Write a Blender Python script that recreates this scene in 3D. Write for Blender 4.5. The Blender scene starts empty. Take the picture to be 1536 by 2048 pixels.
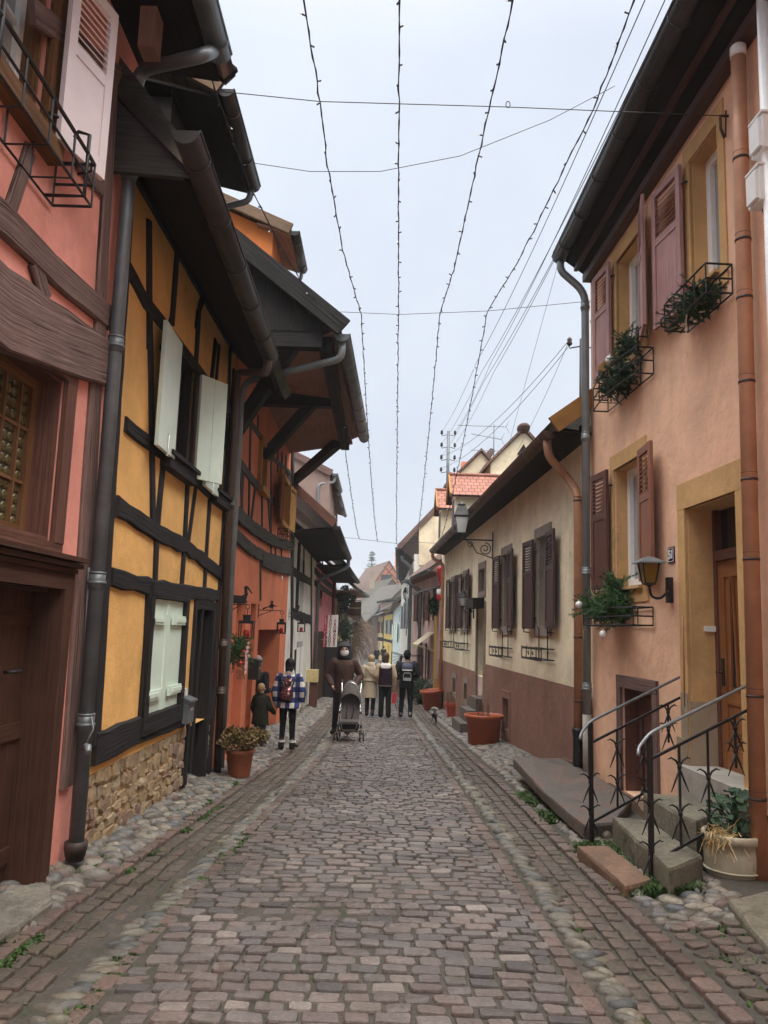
import bpy, math, random
from mathutils import Vector as V, Matrix, noise
random.seed(7)
sc = bpy.context.scene
COL = sc.collection
rad = math.radians
UP = V((0, 0, 1))
def R(a, b): return random.uniform(a, b)

# ------------------------------------------------------------------ camera
F = 1600.0; CAMP = V((0, 0, 1.5)); PIT = math.atan(234 / 1600); ROL = 0.032
_f0 = V((0, math.cos(PIT), math.sin(PIT))); _r0 = V((1, 0, 0)); _u0 = V((0, -math.sin(PIT), math.cos(PIT)))
_rt = _r0 * math.cos(ROL) + _u0 * math.sin(ROL); _up = -_r0 * math.sin(ROL) + _u0 * math.cos(ROL)
cd = bpy.data.cameras.new('camera'); cam = bpy.data.objects.new('camera', cd); COL.objects.link(cam); sc.camera = cam
cam.matrix_world = Matrix(((_rt.x, _up.x, -_f0.x, 0), (_rt.y, _up.y, -_f0.y, 0), (_rt.z, _up.z, -_f0.z, CAMP.z), (0, 0, 0, 1)))
cd.sensor_fit = 'VERTICAL'; cd.sensor_height = 24; cd.lens = 24 * F / 2048; cd.clip_start = 0.05; cd.clip_end = 2000

def ray(px, py): return _f0 * F + _rt * (px - 768) + _up * (1024 - py)
def atY(px, py, Y):
    d = ray(px, py); return CAMP + d * ((Y - CAMP.y) / d.y)
def g(y):                                             # street level: falls away from the viewer
    if y < 0: return -.01 * y
    if y < 22: return -.04 * y
    return -.88 - .02 * (y - 22)
def ground(px, py):
    d = ray(px, py); lo, hi = 0.5, 200.0
    for _ in range(60):
        m = (lo + hi) / 2; p = CAMP + d * (m / d.y)
        if p.z > g(p.y): lo = m
        else: hi = m
    return CAMP + d * (lo / d.y)

class Wall:
    """A vertical facade plane; s runs away from the viewer along it, o out into the street, z up."""
    def __init__(self, p0, p1, side):
        self.p0 = V((p0[0], p0[1], 0)); self.p1 = V((p1[0], p1[1], 0)); self.L = (self.p1 - self.p0).length
        self.t = (self.p1 - self.p0).normalized()
        n = V((self.t.y, -self.t.x, 0)); self.n = n if (n.x > 0) == (side > 0) else -n
    def P(self, s, o, z): return self.p0 + self.t * s + self.n * o + UP * z
    def sz(self, px, py, o=0.0):
        d = ray(px, py); q = self.p0 + self.n * o
        k = (q - CAMP).dot(self.n) / d.dot(self.n); w = CAMP + d * k
        return (w - self.p0).dot(self.t), w.z
    def at(self, px, py, o=0.0):
        s, z = self.sz(px, py, o); return self.P(s, o, z)
    def s(self, px, py, o=0.0): return self.sz(px, py, o)[0]
    def z(self, px, py, o=0.0): return self.sz(px, py, o)[1]
    def rect(self, quad, o=0.0):
        q = [self.sz(x, y, o) for x, y in quad]           # TL TR BR BL -> s0 s1 z0 z1
        ss = sorted(a for a, b in q); zz = sorted(b for a, b in q)
        return (ss[0] + ss[1]) / 2, (ss[2] + ss[3]) / 2, (zz[0] + zz[1]) / 2, (zz[2] + zz[3]) / 2

# ------------------------------------------------------------------ mesh builder
class MB:
    def __init__(self): self.v = []; self.f = []; self.uv = []; self.sm = []; self.mi = []; self.m = 0
    def poly(self, pts, uvs=None, sm=False):
        b = len(self.v); self.v += [tuple(p) for p in pts]; self.face(range(b, b + len(pts)), uvs, sm)
    def face(self, idx, uvs=None, sm=False):
        idx = list(idx); self.f.append(idx)
        self.uv.append(uvs if uvs else [None] * len(idx)); self.sm.append(sm); self.mi.append(self.m)
    def bar(self, p0, p1, w, h, up=UP, uoff=None):
        """box from p0 to p1; w across, h along `up`"""
        p0 = V(p0); p1 = V(p1); d = p1 - p0; L = d.length
        if L < 1e-6: return
        d /= L; side = d.cross(V(up))
        if side.length < 1e-5: side = d.cross(V((1, 0, .01)))
        side.normalize(); u2 = side.cross(d).normalized(); a = side * (w / 2); c = u2 * (h / 2)
        r = [p0 - a - c, p0 + a - c, p0 + a + c, p0 - a + c, p1 - a - c, p1 + a - c, p1 + a + c, p1 - a + c]
        b = len(self.v); self.v += [tuple(p) for p in r]
        o = R(0, 9) if uoff is None else uoff
        q = R(0, 5); ws = [0, w, w + h, 2 * w + h, 2 * w + 2 * h]
        for k in range(4):
            k2 = (k + 1) % 4
            self.face([b + k, b + k2, b + k2 + 4, b + k + 4], [(o, q + ws[k]), (o, q + ws[k + 1]), (o + L, q + ws[k + 1]), (o + L, q + ws[k])])
        e = [(o, q), (o, q + .02), (o + .02, q + .02), (o + .02, q)]
        self.face([b + 3, b + 2, b + 1, b], e); self.face([b + 4, b + 5, b + 6, b + 7], e)
    def box(self, lo, hi):
        lo = V(lo); hi = V(hi); c = (lo + hi) / 2; s = hi - lo
        ax = max(range(3), key=lambda i: s[i]); d = V((0, 0, 0)); d[ax] = s[ax] / 2
        if ax == 2: self.bar(c - d, c + d, s.x, s.y, V((0, 1, 0)))
        elif ax == 0: self.bar(c - d, c + d, s.y, s.z, UP)
        else: self.bar(c - d, c + d, s.x, s.z, UP)
    def wbox(self, W, s0, s1, o0, o1, z0, z1):
        if (s1 - s0) >= (z1 - z0):
            self.bar(W.P(s0, (o0 + o1) / 2, (z0 + z1) / 2), W.P(s1, (o0 + o1) / 2, (z0 + z1) / 2), o1 - o0, z1 - z0)
        else:
            self.bar(W.P((s0 + s1) / 2, (o0 + o1) / 2, z0), W.P((s0 + s1) / 2, (o0 + o1) / 2, z1), s1 - s0, o1 - o0, W.n)
    def beam(self, W, pts, w, o0, o1, jit=.12, seg=.25):
        """timber lying in a facade: pts in (s,z), width w, wavy hand-hewn edges, between offsets o0 and o1"""
        P = [V((a, b, 0)) for a, b in pts]; path = [P[0]]
        for a, b in zip(P, P[1:]):
            n = max(1, int((b - a).length / seg))
            for k in range(1, n + 1): path.append(a.lerp(b, k / n))
        rows = []; ph = R(0, 50); u = R(0, 9); q = R(0, 9)
        for i, p in enumerate(path):
            t = (path[min(i + 1, len(path) - 1)] - path[max(i - 1, 0)]).normalized(); nn = V((-t.y, t.x, 0))
            a = w / 2 * (1 + jit * (noise.noise(V((ph + i * .9, 1, 0))) * 1.6)); c = w / 2 * (1 + jit * (noise.noise(V((ph + i * .9, 7, 3))) * 1.6))
            do = .35 * (o1 - o0) * jit * 2 * noise.noise(V((ph + i * .7, 4, 9)))
            e = min(.25 * w, .012)
            A = p + nn * a; B = p - nn * c; A2 = p + nn * (a - e); B2 = p - nn * (c - e)
            rows.append([W.P(A.x, o0, A.y), W.P(A.x, o1 - e + do, A.y), W.P(A2.x, o1 + do, A2.y), W.P(B2.x, o1 + do, B2.y), W.P(B.x, o1 - e + do, B.y), W.P(B.x, o0, B.y)])
        b = len(self.v)
        for r in rows: self.v += [tuple(x) for x in r]
        vs = [0, .03, .04, .04 + w, .05 + w, .08 + w]
        for i in range(len(rows) - 1):
            L = (path[i + 1] - path[i]).length
            for k in range(5):
                j = b + i * 6 + k
                self.face([j, j + 1, j + 7, j + 6], [(u, q + vs[k]), (u, q + vs[k + 1]), (u + L, q + vs[k + 1]), (u + L, q + vs[k])])
            u += L
        for r0 in (b, b + 6 * (len(rows) - 1)): self.face([r0 + k for k in range(6)], [(u, q)] * 6)
    def beampx(self, W, pts, w, o0=-.01, o1=.025, **k): self.beam(W, [W.sz(x, y) for x, y in pts], w, o0, o1, **k)
    def tube(self, path, r, n=8, cap=True, sm=True, close=False):
        path = [V(p) for p in path]; N = len(path); rr = r if isinstance(r, (list, tuple)) else [r] * N
        b = len(self.v); ref = None; u = 0
        for i, p in enumerate(path):
            if close: t = (path[(i + 1) % N] - path[i - 1]).normalized()
            else: t = (path[min(i + 1, N - 1)] - path[max(i - 1, 0)]).normalized()
            if ref is None:
                ref = t.cross(UP if abs(t.z) < .9 else V((1, 0, 0))).normalized()
            ref = (ref - t * ref.dot(t)).normalized(); bi = t.cross(ref)
            for k in range(n):
                a = 2 * math.pi * k / n; self.v.append(tuple(p + (ref * math.cos(a) + bi * math.sin(a)) * rr[i]))
        M = N if close else N - 1
        for i in range(M):
            i2 = (i + 1) % N; L = (path[i2] - path[i]).length
            for k in range(n):
                k2 = (k + 1) % n; c0 = k / n * .3; c1 = (k + 1) / n * .3
                self.face([b + i * n + k, b + i * n + k2, b + i2 * n + k2, b + i2 * n + k], [(u, c0), (u, c1), (u + L, c1), (u + L, c0)], sm)
            u += L
        if cap and not close:
            self.face([b + k for k in range(n)][::-1]); self.face([b + (N - 1) * n + k for k in range(n)])
    def lathe(self, c, prof, n=20, axis=UP, sm=True, a0=0, caps=True, sq=1.0):
        c = V(c); axis = V(axis).normalized(); e1 = axis.cross(V((0, 1, 0)) if abs(axis.y) < .9 else V((1, 0, 0))).normalized(); e2 = axis.cross(e1)
        b = len(self.v)
        for r, h in prof:
            for k in range(n):
                a = a0 + 2 * math.pi * k / n; self.v.append(tuple(c + axis * h + e1 * (r * math.cos(a)) + e2 * (r * math.sin(a) * sq)))
        for i in range(len(prof) - 1):
            for k in range(n):
                k2 = (k + 1) % n; self.face([b + i * n + k, b + i * n + k2, b + (i + 1) * n + k2, b + (i + 1) * n + k], None, sm)
        if caps:
            if prof[0][0] > 1e-4: self.face([b + k for k in range(n)][::-1])
            if prof[-1][0] > 1e-4: self.face([b + (len(prof) - 1) * n + k for k in range(n)])
    def ell(self, c, r, n=12, m=8, rot=None, sm=True):
        c = V(c); r = (r, r, r) if isinstance(r, (int, float)) else r; b = len(self.v)
        for i in range(m + 1):
            th = math.pi * i / m
            for k in range(n):
                a = 2 * math.pi * k / n; p = V((r[0] * math.sin(th) * math.cos(a), r[1] * math.sin(th) * math.sin(a), r[2] * math.cos(th)))
                self.v.append(tuple(c + (rot @ p if rot else p)))
        for i in range(m):
            for k in range(n):
                k2 = (k + 1) % n; self.face([b + i * n + k, b + (i + 1) * n + k, b + (i + 1) * n + k2, b + i * n + k2], None, sm)
    def loft(self, rings, sm=True, cap=True, close=True):
        n = len(rings[0]); b = len(self.v)
        for r in rings: self.v += [tuple(p) for p in r]
        for i in range(len(rings) - 1):
            for k in range(n if close else n - 1):
                k2 = (k + 1) % n; self.face([b + i * n + k, b + i * n + k2, b + (i + 1) * n + k2, b + (i + 1) * n + k], None, sm)
        if cap and close:
            self.face([b + k for k in range(n)][::-1]); self.face([b + (len(rings) - 1) * n + k for k in range(n)])
    def prism(self, pts, ext):
        ext = V(ext); n = len(pts); b = len(self.v); P = [V(p) for p in pts]
        self.v += [tuple(p) for p in P] + [tuple(p + ext) for p in P]
        e1 = (P[1] - P[0]).normalized(); nn = ext.normalized(); e2 = nn.cross(e1); L = ext.length
        uv = [((p - P[0]).dot(e1), (p - P[0]).dot(e2)) for p in P]
        self.face(list(range(b, b + n))[::-1], uv[::-1]); self.face(range(b + n, b + 2 * n), uv)
        for k in range(n):
            k2 = (k + 1) % n; self.face([b + k, b + k2, b + n + k2, b + n + k], [(uv[k]), (uv[k2]), (uv[k2][0], uv[k2][1] + L), (uv[k][0], uv[k][1] + L)])
    def build(self, name, mats, parent=None, fix=True, base=None):
        me = bpy.data.meshes.new(name); off = V((0, 0, 0))
        if parent is not None:
            q = parent
            while q is not None: off += V(q.location); q = q.parent
        elif base is not None: off = V(base)
        me.from_pydata([(x - off.x, y - off.y, z - off.z) for x, y, z in self.v], [], self.f)
        if any(u[0] is not None for u in self.uv):
            lay = me.uv_layers.new(name='uv'); i = 0; d = lay.data
            for f, u in zip(self.f, self.uv):
                for k in range(len(f)):
                    if u[k] is not None: d[i].uv = u[k]
                    else:
                        p = self.v[f[k]]; d[i].uv = (p[2], p[0] + p[1])
                    i += 1
        me.polygons.foreach_set('use_smooth', self.sm)
        mats = mats if isinstance(mats, (list, tuple)) else [mats]
        for m in mats: me.materials.append(m)
        if len(mats) > 1: me.polygons.foreach_set('material_index', self.mi)
        me.update()
        if fix:
            import bmesh
            bm = bmesh.new(); bm.from_mesh(me); bmesh.ops.recalc_face_normals(bm, faces=bm.faces); bm.to_mesh(me); bm.free()
        o = bpy.data.objects.new(name, me); COL.objects.link(o)
        if parent is not None: o.parent = parent
        else: o.location = off
        return o
def tag(o, label, cat, group=None, kind=None):
    if label: o['label'] = label
    if cat: o['category'] = cat
    if group: o['group'] = group
    if kind: o['kind'] = kind
    return o
def thing(name, loc, label, cat, group=None):
    o = bpy.data.objects.new(name, None); COL.objects.link(o); o.location = loc; o.empty_display_size = .1
    return tag(o, label, cat, group)
def struct(o): o['kind'] = 'structure'; return o
def lab(o, t): o['label'] = t; return o

# ------------------------------------------------------------------ materials
def _mat(name):
    m = bpy.data.materials.new(name); m.use_nodes = True; nt = m.node_tree; return m, nt, nt.nodes['Principled BSDF']
def _n(nt, t, **kw):
    n = nt.nodes.new(t)
    for k, v in kw.items(): setattr(n, k, v)
    return n
def _coords(nt, kind, scale, loc=None):
    tc = _n(nt, 'ShaderNodeTexCoord'); mp = _n(nt, 'ShaderNodeMapping'); mp.inputs['Scale'].default_value = scale
    if kind == 'World':
        ge = _n(nt, 'ShaderNodeNewGeometry'); nt.links.new(ge.outputs['Position'], mp.inputs['Vector'])
    else: nt.links.new(tc.outputs[kind], mp.inputs['Vector'])
    return mp.outputs['Vector']
def _noise(nt, vec, scale, detail=4, rough=.6):
    n = _n(nt, 'ShaderNodeTexNoise'); n.inputs['Scale'].default_value = scale; n.inputs['Detail'].default_value = detail; n.inputs['Roughness'].default_value = rough
    nt.links.new(vec, n.inputs['Vector']); return n.outputs['Fac']
def _ramp(nt, fac, stops):
    r = _n(nt, 'ShaderNodeValToRGB'); e = r.color_ramp.elements
    while len(e) < len(stops): e.new(.5)
    for x, (p, c) in zip(e, stops): x.position = p; x.color = (*c, 1) if len(c) == 3 else c
    nt.links.new(fac, r.inputs['Fac']); return r.outputs['Color']
def _mix(nt, fac, a, b, mode='MIX'):
    m = _n(nt, 'ShaderNodeMix', data_type='RGBA', blend_type=mode)
    for s, x in ((m.inputs[0], fac), (m.inputs[6], a), (m.inputs[7], b)):
        if hasattr(x, 'links') or hasattr(x, 'is_linked'): nt.links.new(x, s)
        elif isinstance(x, (int, float)): s.default_value = x
        else: s.default_value = (*x, 1)
    return m.outputs[2]
def _bump(nt, bs, h, strength, dist=.01, prev=None):
    b = _n(nt, 'ShaderNodeBump'); b.inputs['Strength'].default_value = strength; b.inputs['Distance'].default_value = dist
    nt.links.new(h, b.inputs['Height'])
    if prev is not None: nt.links.new(prev, b.inputs['Normal'])
    nt.links.new(b.outputs['Normal'], bs.inputs['Normal']); return b.outputs['Normal']
def sc3(c, k): return tuple(min(1, x * k) for x in c)
def plaster(name, c, stain=(.2, .16, .12), sf=.5, lo=.76, hi=1.12, bump=.35, grain=90, rough=.9, crack=True):
    m, nt, bs = _mat(name); w = _coords(nt, 'World', (1, 1, 1))
    big = _noise(nt, w, 1.3, 5, .65); col = _ramp(nt, big, [(.3, sc3(c, lo)), (.7, sc3(c, hi))])
    ws = _coords(nt, 'World', (2.6, 2.6, .5)); st = _noise(nt, ws, 1.5, 6, .7)
    fac = _ramp(nt, st, [(.54, (0, 0, 0)), (.82, (sf, sf, sf))])
    col = _mix(nt, fac, col, stain)
    sp = _noise(nt, w, 26, 4, .7); col = _mix(nt, _ramp(nt, sp, [(.62, (0, 0, 0)), (.8, (.25, .25, .25))]), col, sc3(c, .6))
    if crack:
        wd = _n(nt, 'ShaderNodeVectorMath', operation='ADD'); nz = _n(nt, 'ShaderNodeTexNoise'); nz.inputs['Scale'].default_value = 2.5; nz.inputs['Detail'].default_value = 5; nt.links.new(w, nz.inputs['Vector']); nt.links.new(w, wd.inputs[0]); nt.links.new(nz.outputs['Color'], wd.inputs[1])
        vo = _n(nt, 'ShaderNodeTexVoronoi', feature='DISTANCE_TO_EDGE'); vo.inputs['Scale'].default_value = .75; nt.links.new(wd.outputs[0], vo.inputs['Vector'])
        ln = _ramp(nt, vo.outputs['Distance'], [(.0, (1, 1, 1)), (.010, (0, 0, 0))]); mk = _ramp(nt, _noise(nt, w, .9, 3), [(.5, (0, 0, 0)), (.62, (.55, .55, .55))])
        col = _mix(nt, _mix(nt, 1.0, ln, mk, 'MULTIPLY'), col, sc3(stain, .7))
        pt = _ramp(nt, _noise(nt, _coords(nt, 'World', (1, 1, .8)), 2.2, 6, .6), [(.56, (0, 0, 0)), (.585, (.22, .22, .22))]); col = _mix(nt, pt, col, sc3(c, 1.18))
    nt.links.new(col, bs.inputs['Base Color']); bs.inputs['Roughness'].default_value = rough
    f = _noise(nt, w, grain, 3, .7); bs.inputs['Specular IOR Level'].default_value = .2; n1 = _bump(nt, bs, f, bump, .006); n1 = _bump(nt, bs, _noise(nt, w, 8, 5, .6), .5, .02, n1); _bump(nt, bs, big, .4, .04, n1)
    return m
def rock(name, c, c2, dark, rough=.65):
    m, nt, bs = _mat(name); w = _coords(nt, 'World', (1, 1, 1)); a = _noise(nt, w, 4.5, 7, .7); b = _noise(nt, w, 24, 6, .75); k = _noise(nt, w, 70, 4, .7)
    col = _ramp(nt, a, [(.32, dark), (.46, c), (.62, c2)]); col = _mix(nt, .85, col, _ramp(nt, b, [(.3, (.55,) * 3), (.7, (1.35,) * 3)]), 'MULTIPLY'); col = _mix(nt, .5, col, _ramp(nt, k, [(.35, (.6,) * 3), (.65, (1.3,) * 3)]), 'MULTIPLY')
    nt.links.new(col, bs.inputs['Base Color']); nt.links.new(_ramp(nt, a, [(.3, (.4,) * 3), (.6, (rough + .15,) * 3)]), bs.inputs['Roughness']); n1 = _bump(nt, bs, b, .9, .02); _bump(nt, bs, k, .5, .006, n1); return m
def wood(name, c, c2=None, rough=.75, gr=1.0, bump=.5, crack=.5):
    """hewn timber: grain runs along u of the mesh's own unwrapping"""
    m, nt, bs = _mat(name); c2 = c2 or sc3(c, .45)
    v = _coords(nt, 'UV', (1.3 * gr, 44 * gr, 1)); a = _noise(nt, v, 1.6, 6, .65)
    col = _ramp(nt, a, [(.3, c2), (.62, c)])
    v2 = _coords(nt, 'UV', (.55 * gr, 36 * gr, 1)); k = _noise(nt, v2, 1.1, 5, .55)
    cr = _ramp(nt, k, [(.36, (1, 1, 1)), (.42, (0, 0, 0))]); col = _mix(nt, _mix(nt, 1.0, cr, (crack,) * 3, 'MULTIPLY'), col, sc3(c2, .3))
    w = _coords(nt, 'World', (1, 1, 1)); b = _noise(nt, w, 3, 4); col = _mix(nt, .6, col, _ramp(nt, b, [(.3, (.75, .75, .75)), (.7, (1.2, 1.2, 1.2))]), 'MULTIPLY')
    nt.links.new(col, bs.inputs['Base Color']); bs.inputs['Roughness'].default_value = rough; bs.inputs['Specular IOR Level'].default_value = .15 if rough > .6 else .35
    n1 = _bump(nt, bs, a, bump, .006); _bump(nt, bs, k, bump, .012, n1); return m
def paint(name, c, rough=.5, metal=0, var=.15, bump=.08, scale=14, spec=.5, wear=None):
    m, nt, bs = _mat(name); w = _coords(nt, 'Object', (1, 1, 1)); a = _noise(nt, w, scale, 4, .6)
    col = _ramp(nt, a, [(.3, sc3(c, 1 - var)), (.7, sc3(c, 1 + var))])
    if wear:
        b = _noise(nt, w, 7, 6, .75); col = _mix(nt, _ramp(nt, b, [(.56, (0, 0, 0)), (.68, (.8, .8, .8))]), col, wear)
    nt.links.new(col, bs.inputs['Base Color']); bs.inputs['Roughness'].default_value = rough; bs.inputs['Metallic'].default_value = metal
    bs.inputs['Specular IOR Level'].default_value = spec
    if bump: _bump(nt, bs, a, bump, .01)
    return m
def cloth(name, c, rough=.9, var=.2, scale=60):
    m, nt, bs = _mat(name); w = _coords(nt, 'Object', (1, 1, 1)); a = _noise(nt, w, scale, 3, .6); b = _noise(nt, w, 7, 3, .6)
    col = _ramp(nt, a, [(.3, sc3(c, 1 - var)), (.7, sc3(c, 1 + var))]); nt.links.new(col, bs.inputs['Base Color'])
    bs.inputs['Roughness'].default_value = rough; bs.inputs['Specular IOR Level'].default_value = .25
    n1 = _bump(nt, bs, a, .3, .004); _bump(nt, bs, b, .6, .03, n1); return m
def stones(name, cols, rough=.5, moss=0.0, rmin=.32, bscale=45):
    """every loose stone of the mesh takes its own colour"""
    m, nt, bs = _mat(name); ge = _n(nt, 'ShaderNodeNewGeometry')
    st = [((i + .5) / len(cols), c) for i, c in enumerate(cols)]
    col = _ramp(nt, ge.outputs['Random Per Island'], st); w = _coords(nt, 'World', (1, 1, 1))
    a = _noise(nt, w, bscale, 6, .75); col = _mix(nt, .9, col, _ramp(nt, a, [(.30, (.45, .45, .45)), (.70, (1.45, 1.45, 1.45))]), 'MULTIPLY'); pt = _noise(nt, w, 130, 3, .7); col = _mix(nt, .8, col, _ramp(nt, pt, [(.33, (.5, .5, .5)), (.45, (1.05, 1.05, 1.05))]), 'MULTIPLY')
    d = _noise(nt, w, 1.1, 4, .6); col = _mix(nt, .7, col, _ramp(nt, d, [(.35, (.72, .7, .68)), (.65, (1.15, 1.15, 1.15))]), 'MULTIPLY')
    if moss:
        mo = _noise(nt, w, 5, 6, .7); col = _mix(nt, _ramp(nt, mo, [(.62 - moss * .2, (0, 0, 0)), (.78, (.7, .7, .7))]), col, (.045, .06, .02))
    nt.links.new(col, bs.inputs['Base Color'])
    rr = _ramp(nt, d, [(.35, (rmin,) * 3), (.65, (rough,) * 3)]); nt.links.new(rr, bs.inputs['Roughness'])
    n1 = _bump(nt, bs, a, .7, .010); _bump(nt, bs, pt, .5, .004, n1); return m
def glass(name, c=(.02, .022, .025), rough=.06):
    m, nt, bs = _mat(name); bs.inputs['Base Color'].default_value = (*c, 1); bs.inputs['Roughness'].default_value = rough
    w = _coords(nt, 'World', (1, 1, 1)); _bump(nt, bs, _noise(nt, w, 4, 2), .12, .02); return m
def emis(name, c, s):
    m, nt, bs = _mat(name); bs.inputs['Base Color'].default_value = (*c, 1); bs.inputs['Emission Color'].default_value = (*c, 1); bs.inputs['Emission Strength'].default_value = s; return m
def leafm(name, cols, rough=.6):
    m, nt, bs = _mat(name); ge = _n(nt, 'ShaderNodeNewGeometry'); st = [((i + .5) / len(cols), c) for i, c in enumerate(cols)]
    nt.links.new(_ramp(nt, ge.outputs['Random Per Island'], st), bs.inputs['Base Color']); bs.inputs['Roughness'].default_value = rough
    bs.inputs['Specular IOR Level'].default_value = .3; return m
def tiles(name, c, c2, w=.17, h=.16, moss=0.0):
    """roof tiles: u across the slope, v up it"""
    m, nt, bs = _mat(name); tc = _n(nt, 'ShaderNodeTexCoord'); br = _n(nt, 'ShaderNodeTexBrick')
    br.inputs['Color1'].default_value = (*c, 1); br.inputs['Color2'].default_value = (*c2, 1); br.inputs['Mortar'].default_value = (*sc3(c2, .25), 1)
    br.inputs['Scale'].default_value = 1; br.inputs['Brick Width'].default_value = w; br.inputs['Row Height'].default_value = h; br.inputs['Mortar Size'].default_value = .012; br.inputs['Mortar Smooth'].default_value = .4
    nt.links.new(tc.outputs['UV'], br.inputs['Vector']); wv = _coords(nt, 'World', (1, 1, 1)); a = _noise(nt, wv, 2.5, 5, .7)
    col = _mix(nt, .8, br.outputs['Color'], _ramp(nt, a, [(.3, (.6, .6, .6)), (.7, (1.25, 1.25, 1.25))]), 'MULTIPLY')
    if moss: col = _mix(nt, _ramp(nt, _noise(nt, wv, 1.7, 6, .75), [(.6 - moss * .2, (0, 0, 0)), (.7, (.75, .75, .75))]), col, (.075, .095, .035))
    nt.links.new(col, bs.inputs['Base Color']); bs.inputs['Roughness'].default_value = .8
    _bump(nt, bs, br.outputs['Fac'], -.6, .03); return m
M = {}
M['red'] = plaster('salmon plaster', (.78, .33, .265), stain=(.52, .20, .16))
M['yellow'] = plaster('ochre plaster', (.82, .47, .165), stain=(.6, .32, .11), bump=.6, grain=60, sf=.25)
M['terra'] = plaster('terracotta plaster', (.60, .19, .10), stain=(.4, .12, .07))
M['orangew'] = plaster('bright orange plaster', (.75, .24, .07))
M['peach'] = plaster('peach plaster', (.82, .51, .345), stain=(.56, .34, .23), sf=.4)
M['beige'] = plaster('cream plaster', (.82, .72, .52), stain=(.45, .36, .26), sf=.6)
M['brownbase'] = plaster('rough red brown plinth', (.29, .16, .12), stain=(.15, .09, .075), sf=.6, bump=1.0, grain=45)
M['white'] = plaster('limewash', (.74, .72, .66), stain=(.45, .42, .36))
M['pink'] = plaster('pink plaster', (.66, .25, .29))
M['palepink'] = plaster('pale pink plaster', (.72, .52, .47))
M['creamwall'] = plaster('cream yellow plaster', (.72, .58, .30))
M['farorange'] = plaster('distant orange plaster', (.72, .28, .15))
M['greywall'] = plaster('grey brown plaster', (.30, .22, .19))
M['ochre'] = plaster('ochre sandstone', (.58, .36, .16), stain=(.30, .19, .1), sf=.5)
M['sand'] = plaster('grey sandstone', (.34, .27, .19), stain=(.14, .12, .09), sf=.7, bump=.7, grain=40)
M['stonegrey'] = plaster('grey stone trim', (.27, .225, .19), stain=(.14, .12, .1), sf=.6)
M['concrete'] = plaster('concrete', (.36, .34, .30), stain=(.14, .13, .11), sf=.7)
M['slab'] = rock('dark slate slab', (.115, .10, .088), (.165, .105, .083), (.07, .066, .06))
M['rust'] = rock('rusty sandstone', (.19, .108, .064), (.24, .15, .10), (.085, .062, .045))
M['greenstone'] = rock('mossy sandstone', (.16, .145, .105), (.215, .195, .145), (.055, .06, .03))
M['rockgrey'] = rock('worn pale stone', (.185, .165, .135), (.25, .225, .18), (.10, .09, .075))
M['redwood'] = wood('weathered brown timber', (.225, .145, .128), (.095, .06, .053), crack=.9, bump=.8)
M['darkwood'] = wood('dark red brown wood', (.16, .075, .055), (.07, .032, .025), crack=.4, bump=.3)
M['doorbrown'] = wood('brown door wood', (.085, .04, .026), (.04, .018, .012), crack=.4, bump=.3)
M['goldoak'] = wood('warm brown frame', (.20, .10, .045), (.10, .045, .02), crack=.3, bump=.2)
M['blacktim'] = wood('blackened timber', (.034, .031, .032), (.014, .013, .013), crack=.8, bump=.8)
M['greytim'] = wood('grey timber', (.075, .068, .062), (.03, .027, .026), crack=.8, bump=.8)
M['brownshut'] = wood('brown shutter', (.135, .058, .042), (.085, .034, .026), rough=.5, crack=.2, bump=.2)
M['brightshut'] = wood('worn brown shutter', (.30, .125, .07), (.17, .065, .04), rough=.5, crack=.2, bump=.2)
M['faded'] = wood('faded pinkish brown shutter', (.42, .25, .235), (.25, .10, .085), rough=.6, crack=.3, bump=.2)
M['darkshut'] = wood('dark brown shutter', (.085, .045, .04), (.05, .025, .023), rough=.5, crack=.2, bump=.2)
M['orangedoor'] = wood('orange brown door', (.29, .12, .045), (.14, .05, .018), rough=.4, gr=.7, crack=.3, bump=.2)
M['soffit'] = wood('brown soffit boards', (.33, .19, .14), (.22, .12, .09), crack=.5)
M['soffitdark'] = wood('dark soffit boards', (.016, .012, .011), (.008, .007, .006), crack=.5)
M['planks'] = wood('blackened boards', (.032, .030, .029), (.011, .010, .010), crack=.9)
M['ochrewood'] = wood('ochre painted wood', (.42, .22, .07), (.28, .13, .04), crack=.3, bump=.2)
M['raftwood'] = wood('pale rafter wood', (.24, .16, .11), (.1, .06, .04), crack=.9)
M['mint'] = paint('mint painted wood', (.68, .80, .69), .45, var=.05, bump=.05, scale=6)
M['pinkwhite'] = paint('pinkish white paint', (.85, .74, .74), .4, var=.05, scale=5)
M['zinc'] = paint('aged zinc', (.15, .165, .175), .45, .35, var=.25, scale=5)
M['zinclight'] = paint('grey zinc', (.22, .245, .255), .42, .35, var=.15, scale=4)
M['darkgutter'] = paint('dark gutter', (.036, .033, .032), .45, .3, var=.3, scale=5)
M['copper'] = paint('brown copper pipe', (.44, .215, .12), .5, .1, var=.2, scale=4)
M['brownpipe'] = paint('dark brown pipe', (.09, .06, .048), .45, .2, var=.2)
M['browngutter'] = paint('brown copper gutter', (.12, .07, .052), .45, .3, var=.3)
M['iron'] = paint('black iron', (.018, .018, .019), .5, .3, var=.3, scale=30)
M['rustiron'] = paint('dark cast iron', (.045, .028, .024), .6, .1, var=.4, scale=10)
M['steel'] = paint('bare metal', (.5, .5, .5), .3, .9, var=.1)
M['whiteplastic'] = paint('white plastic', (.76, .76, .74), .4, var=.04)
M['pvcwhite'] = paint('white window frame', (.84, .85, .85), .35, var=.04)
M['greyplastic'] = paint('grey plastic', (.33, .34, .34), .5)
M['pot'] = paint('terracotta pot', (.40, .125, .06), .65, var=.2, scale=6)
M['potplastic'] = paint('terracotta plastic', (.42, .105, .045), .45, var=.1, scale=3)
M['potrim'] = paint('pale terracotta rim', (.50, .20, .11), .5, var=.1, scale=3)
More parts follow.
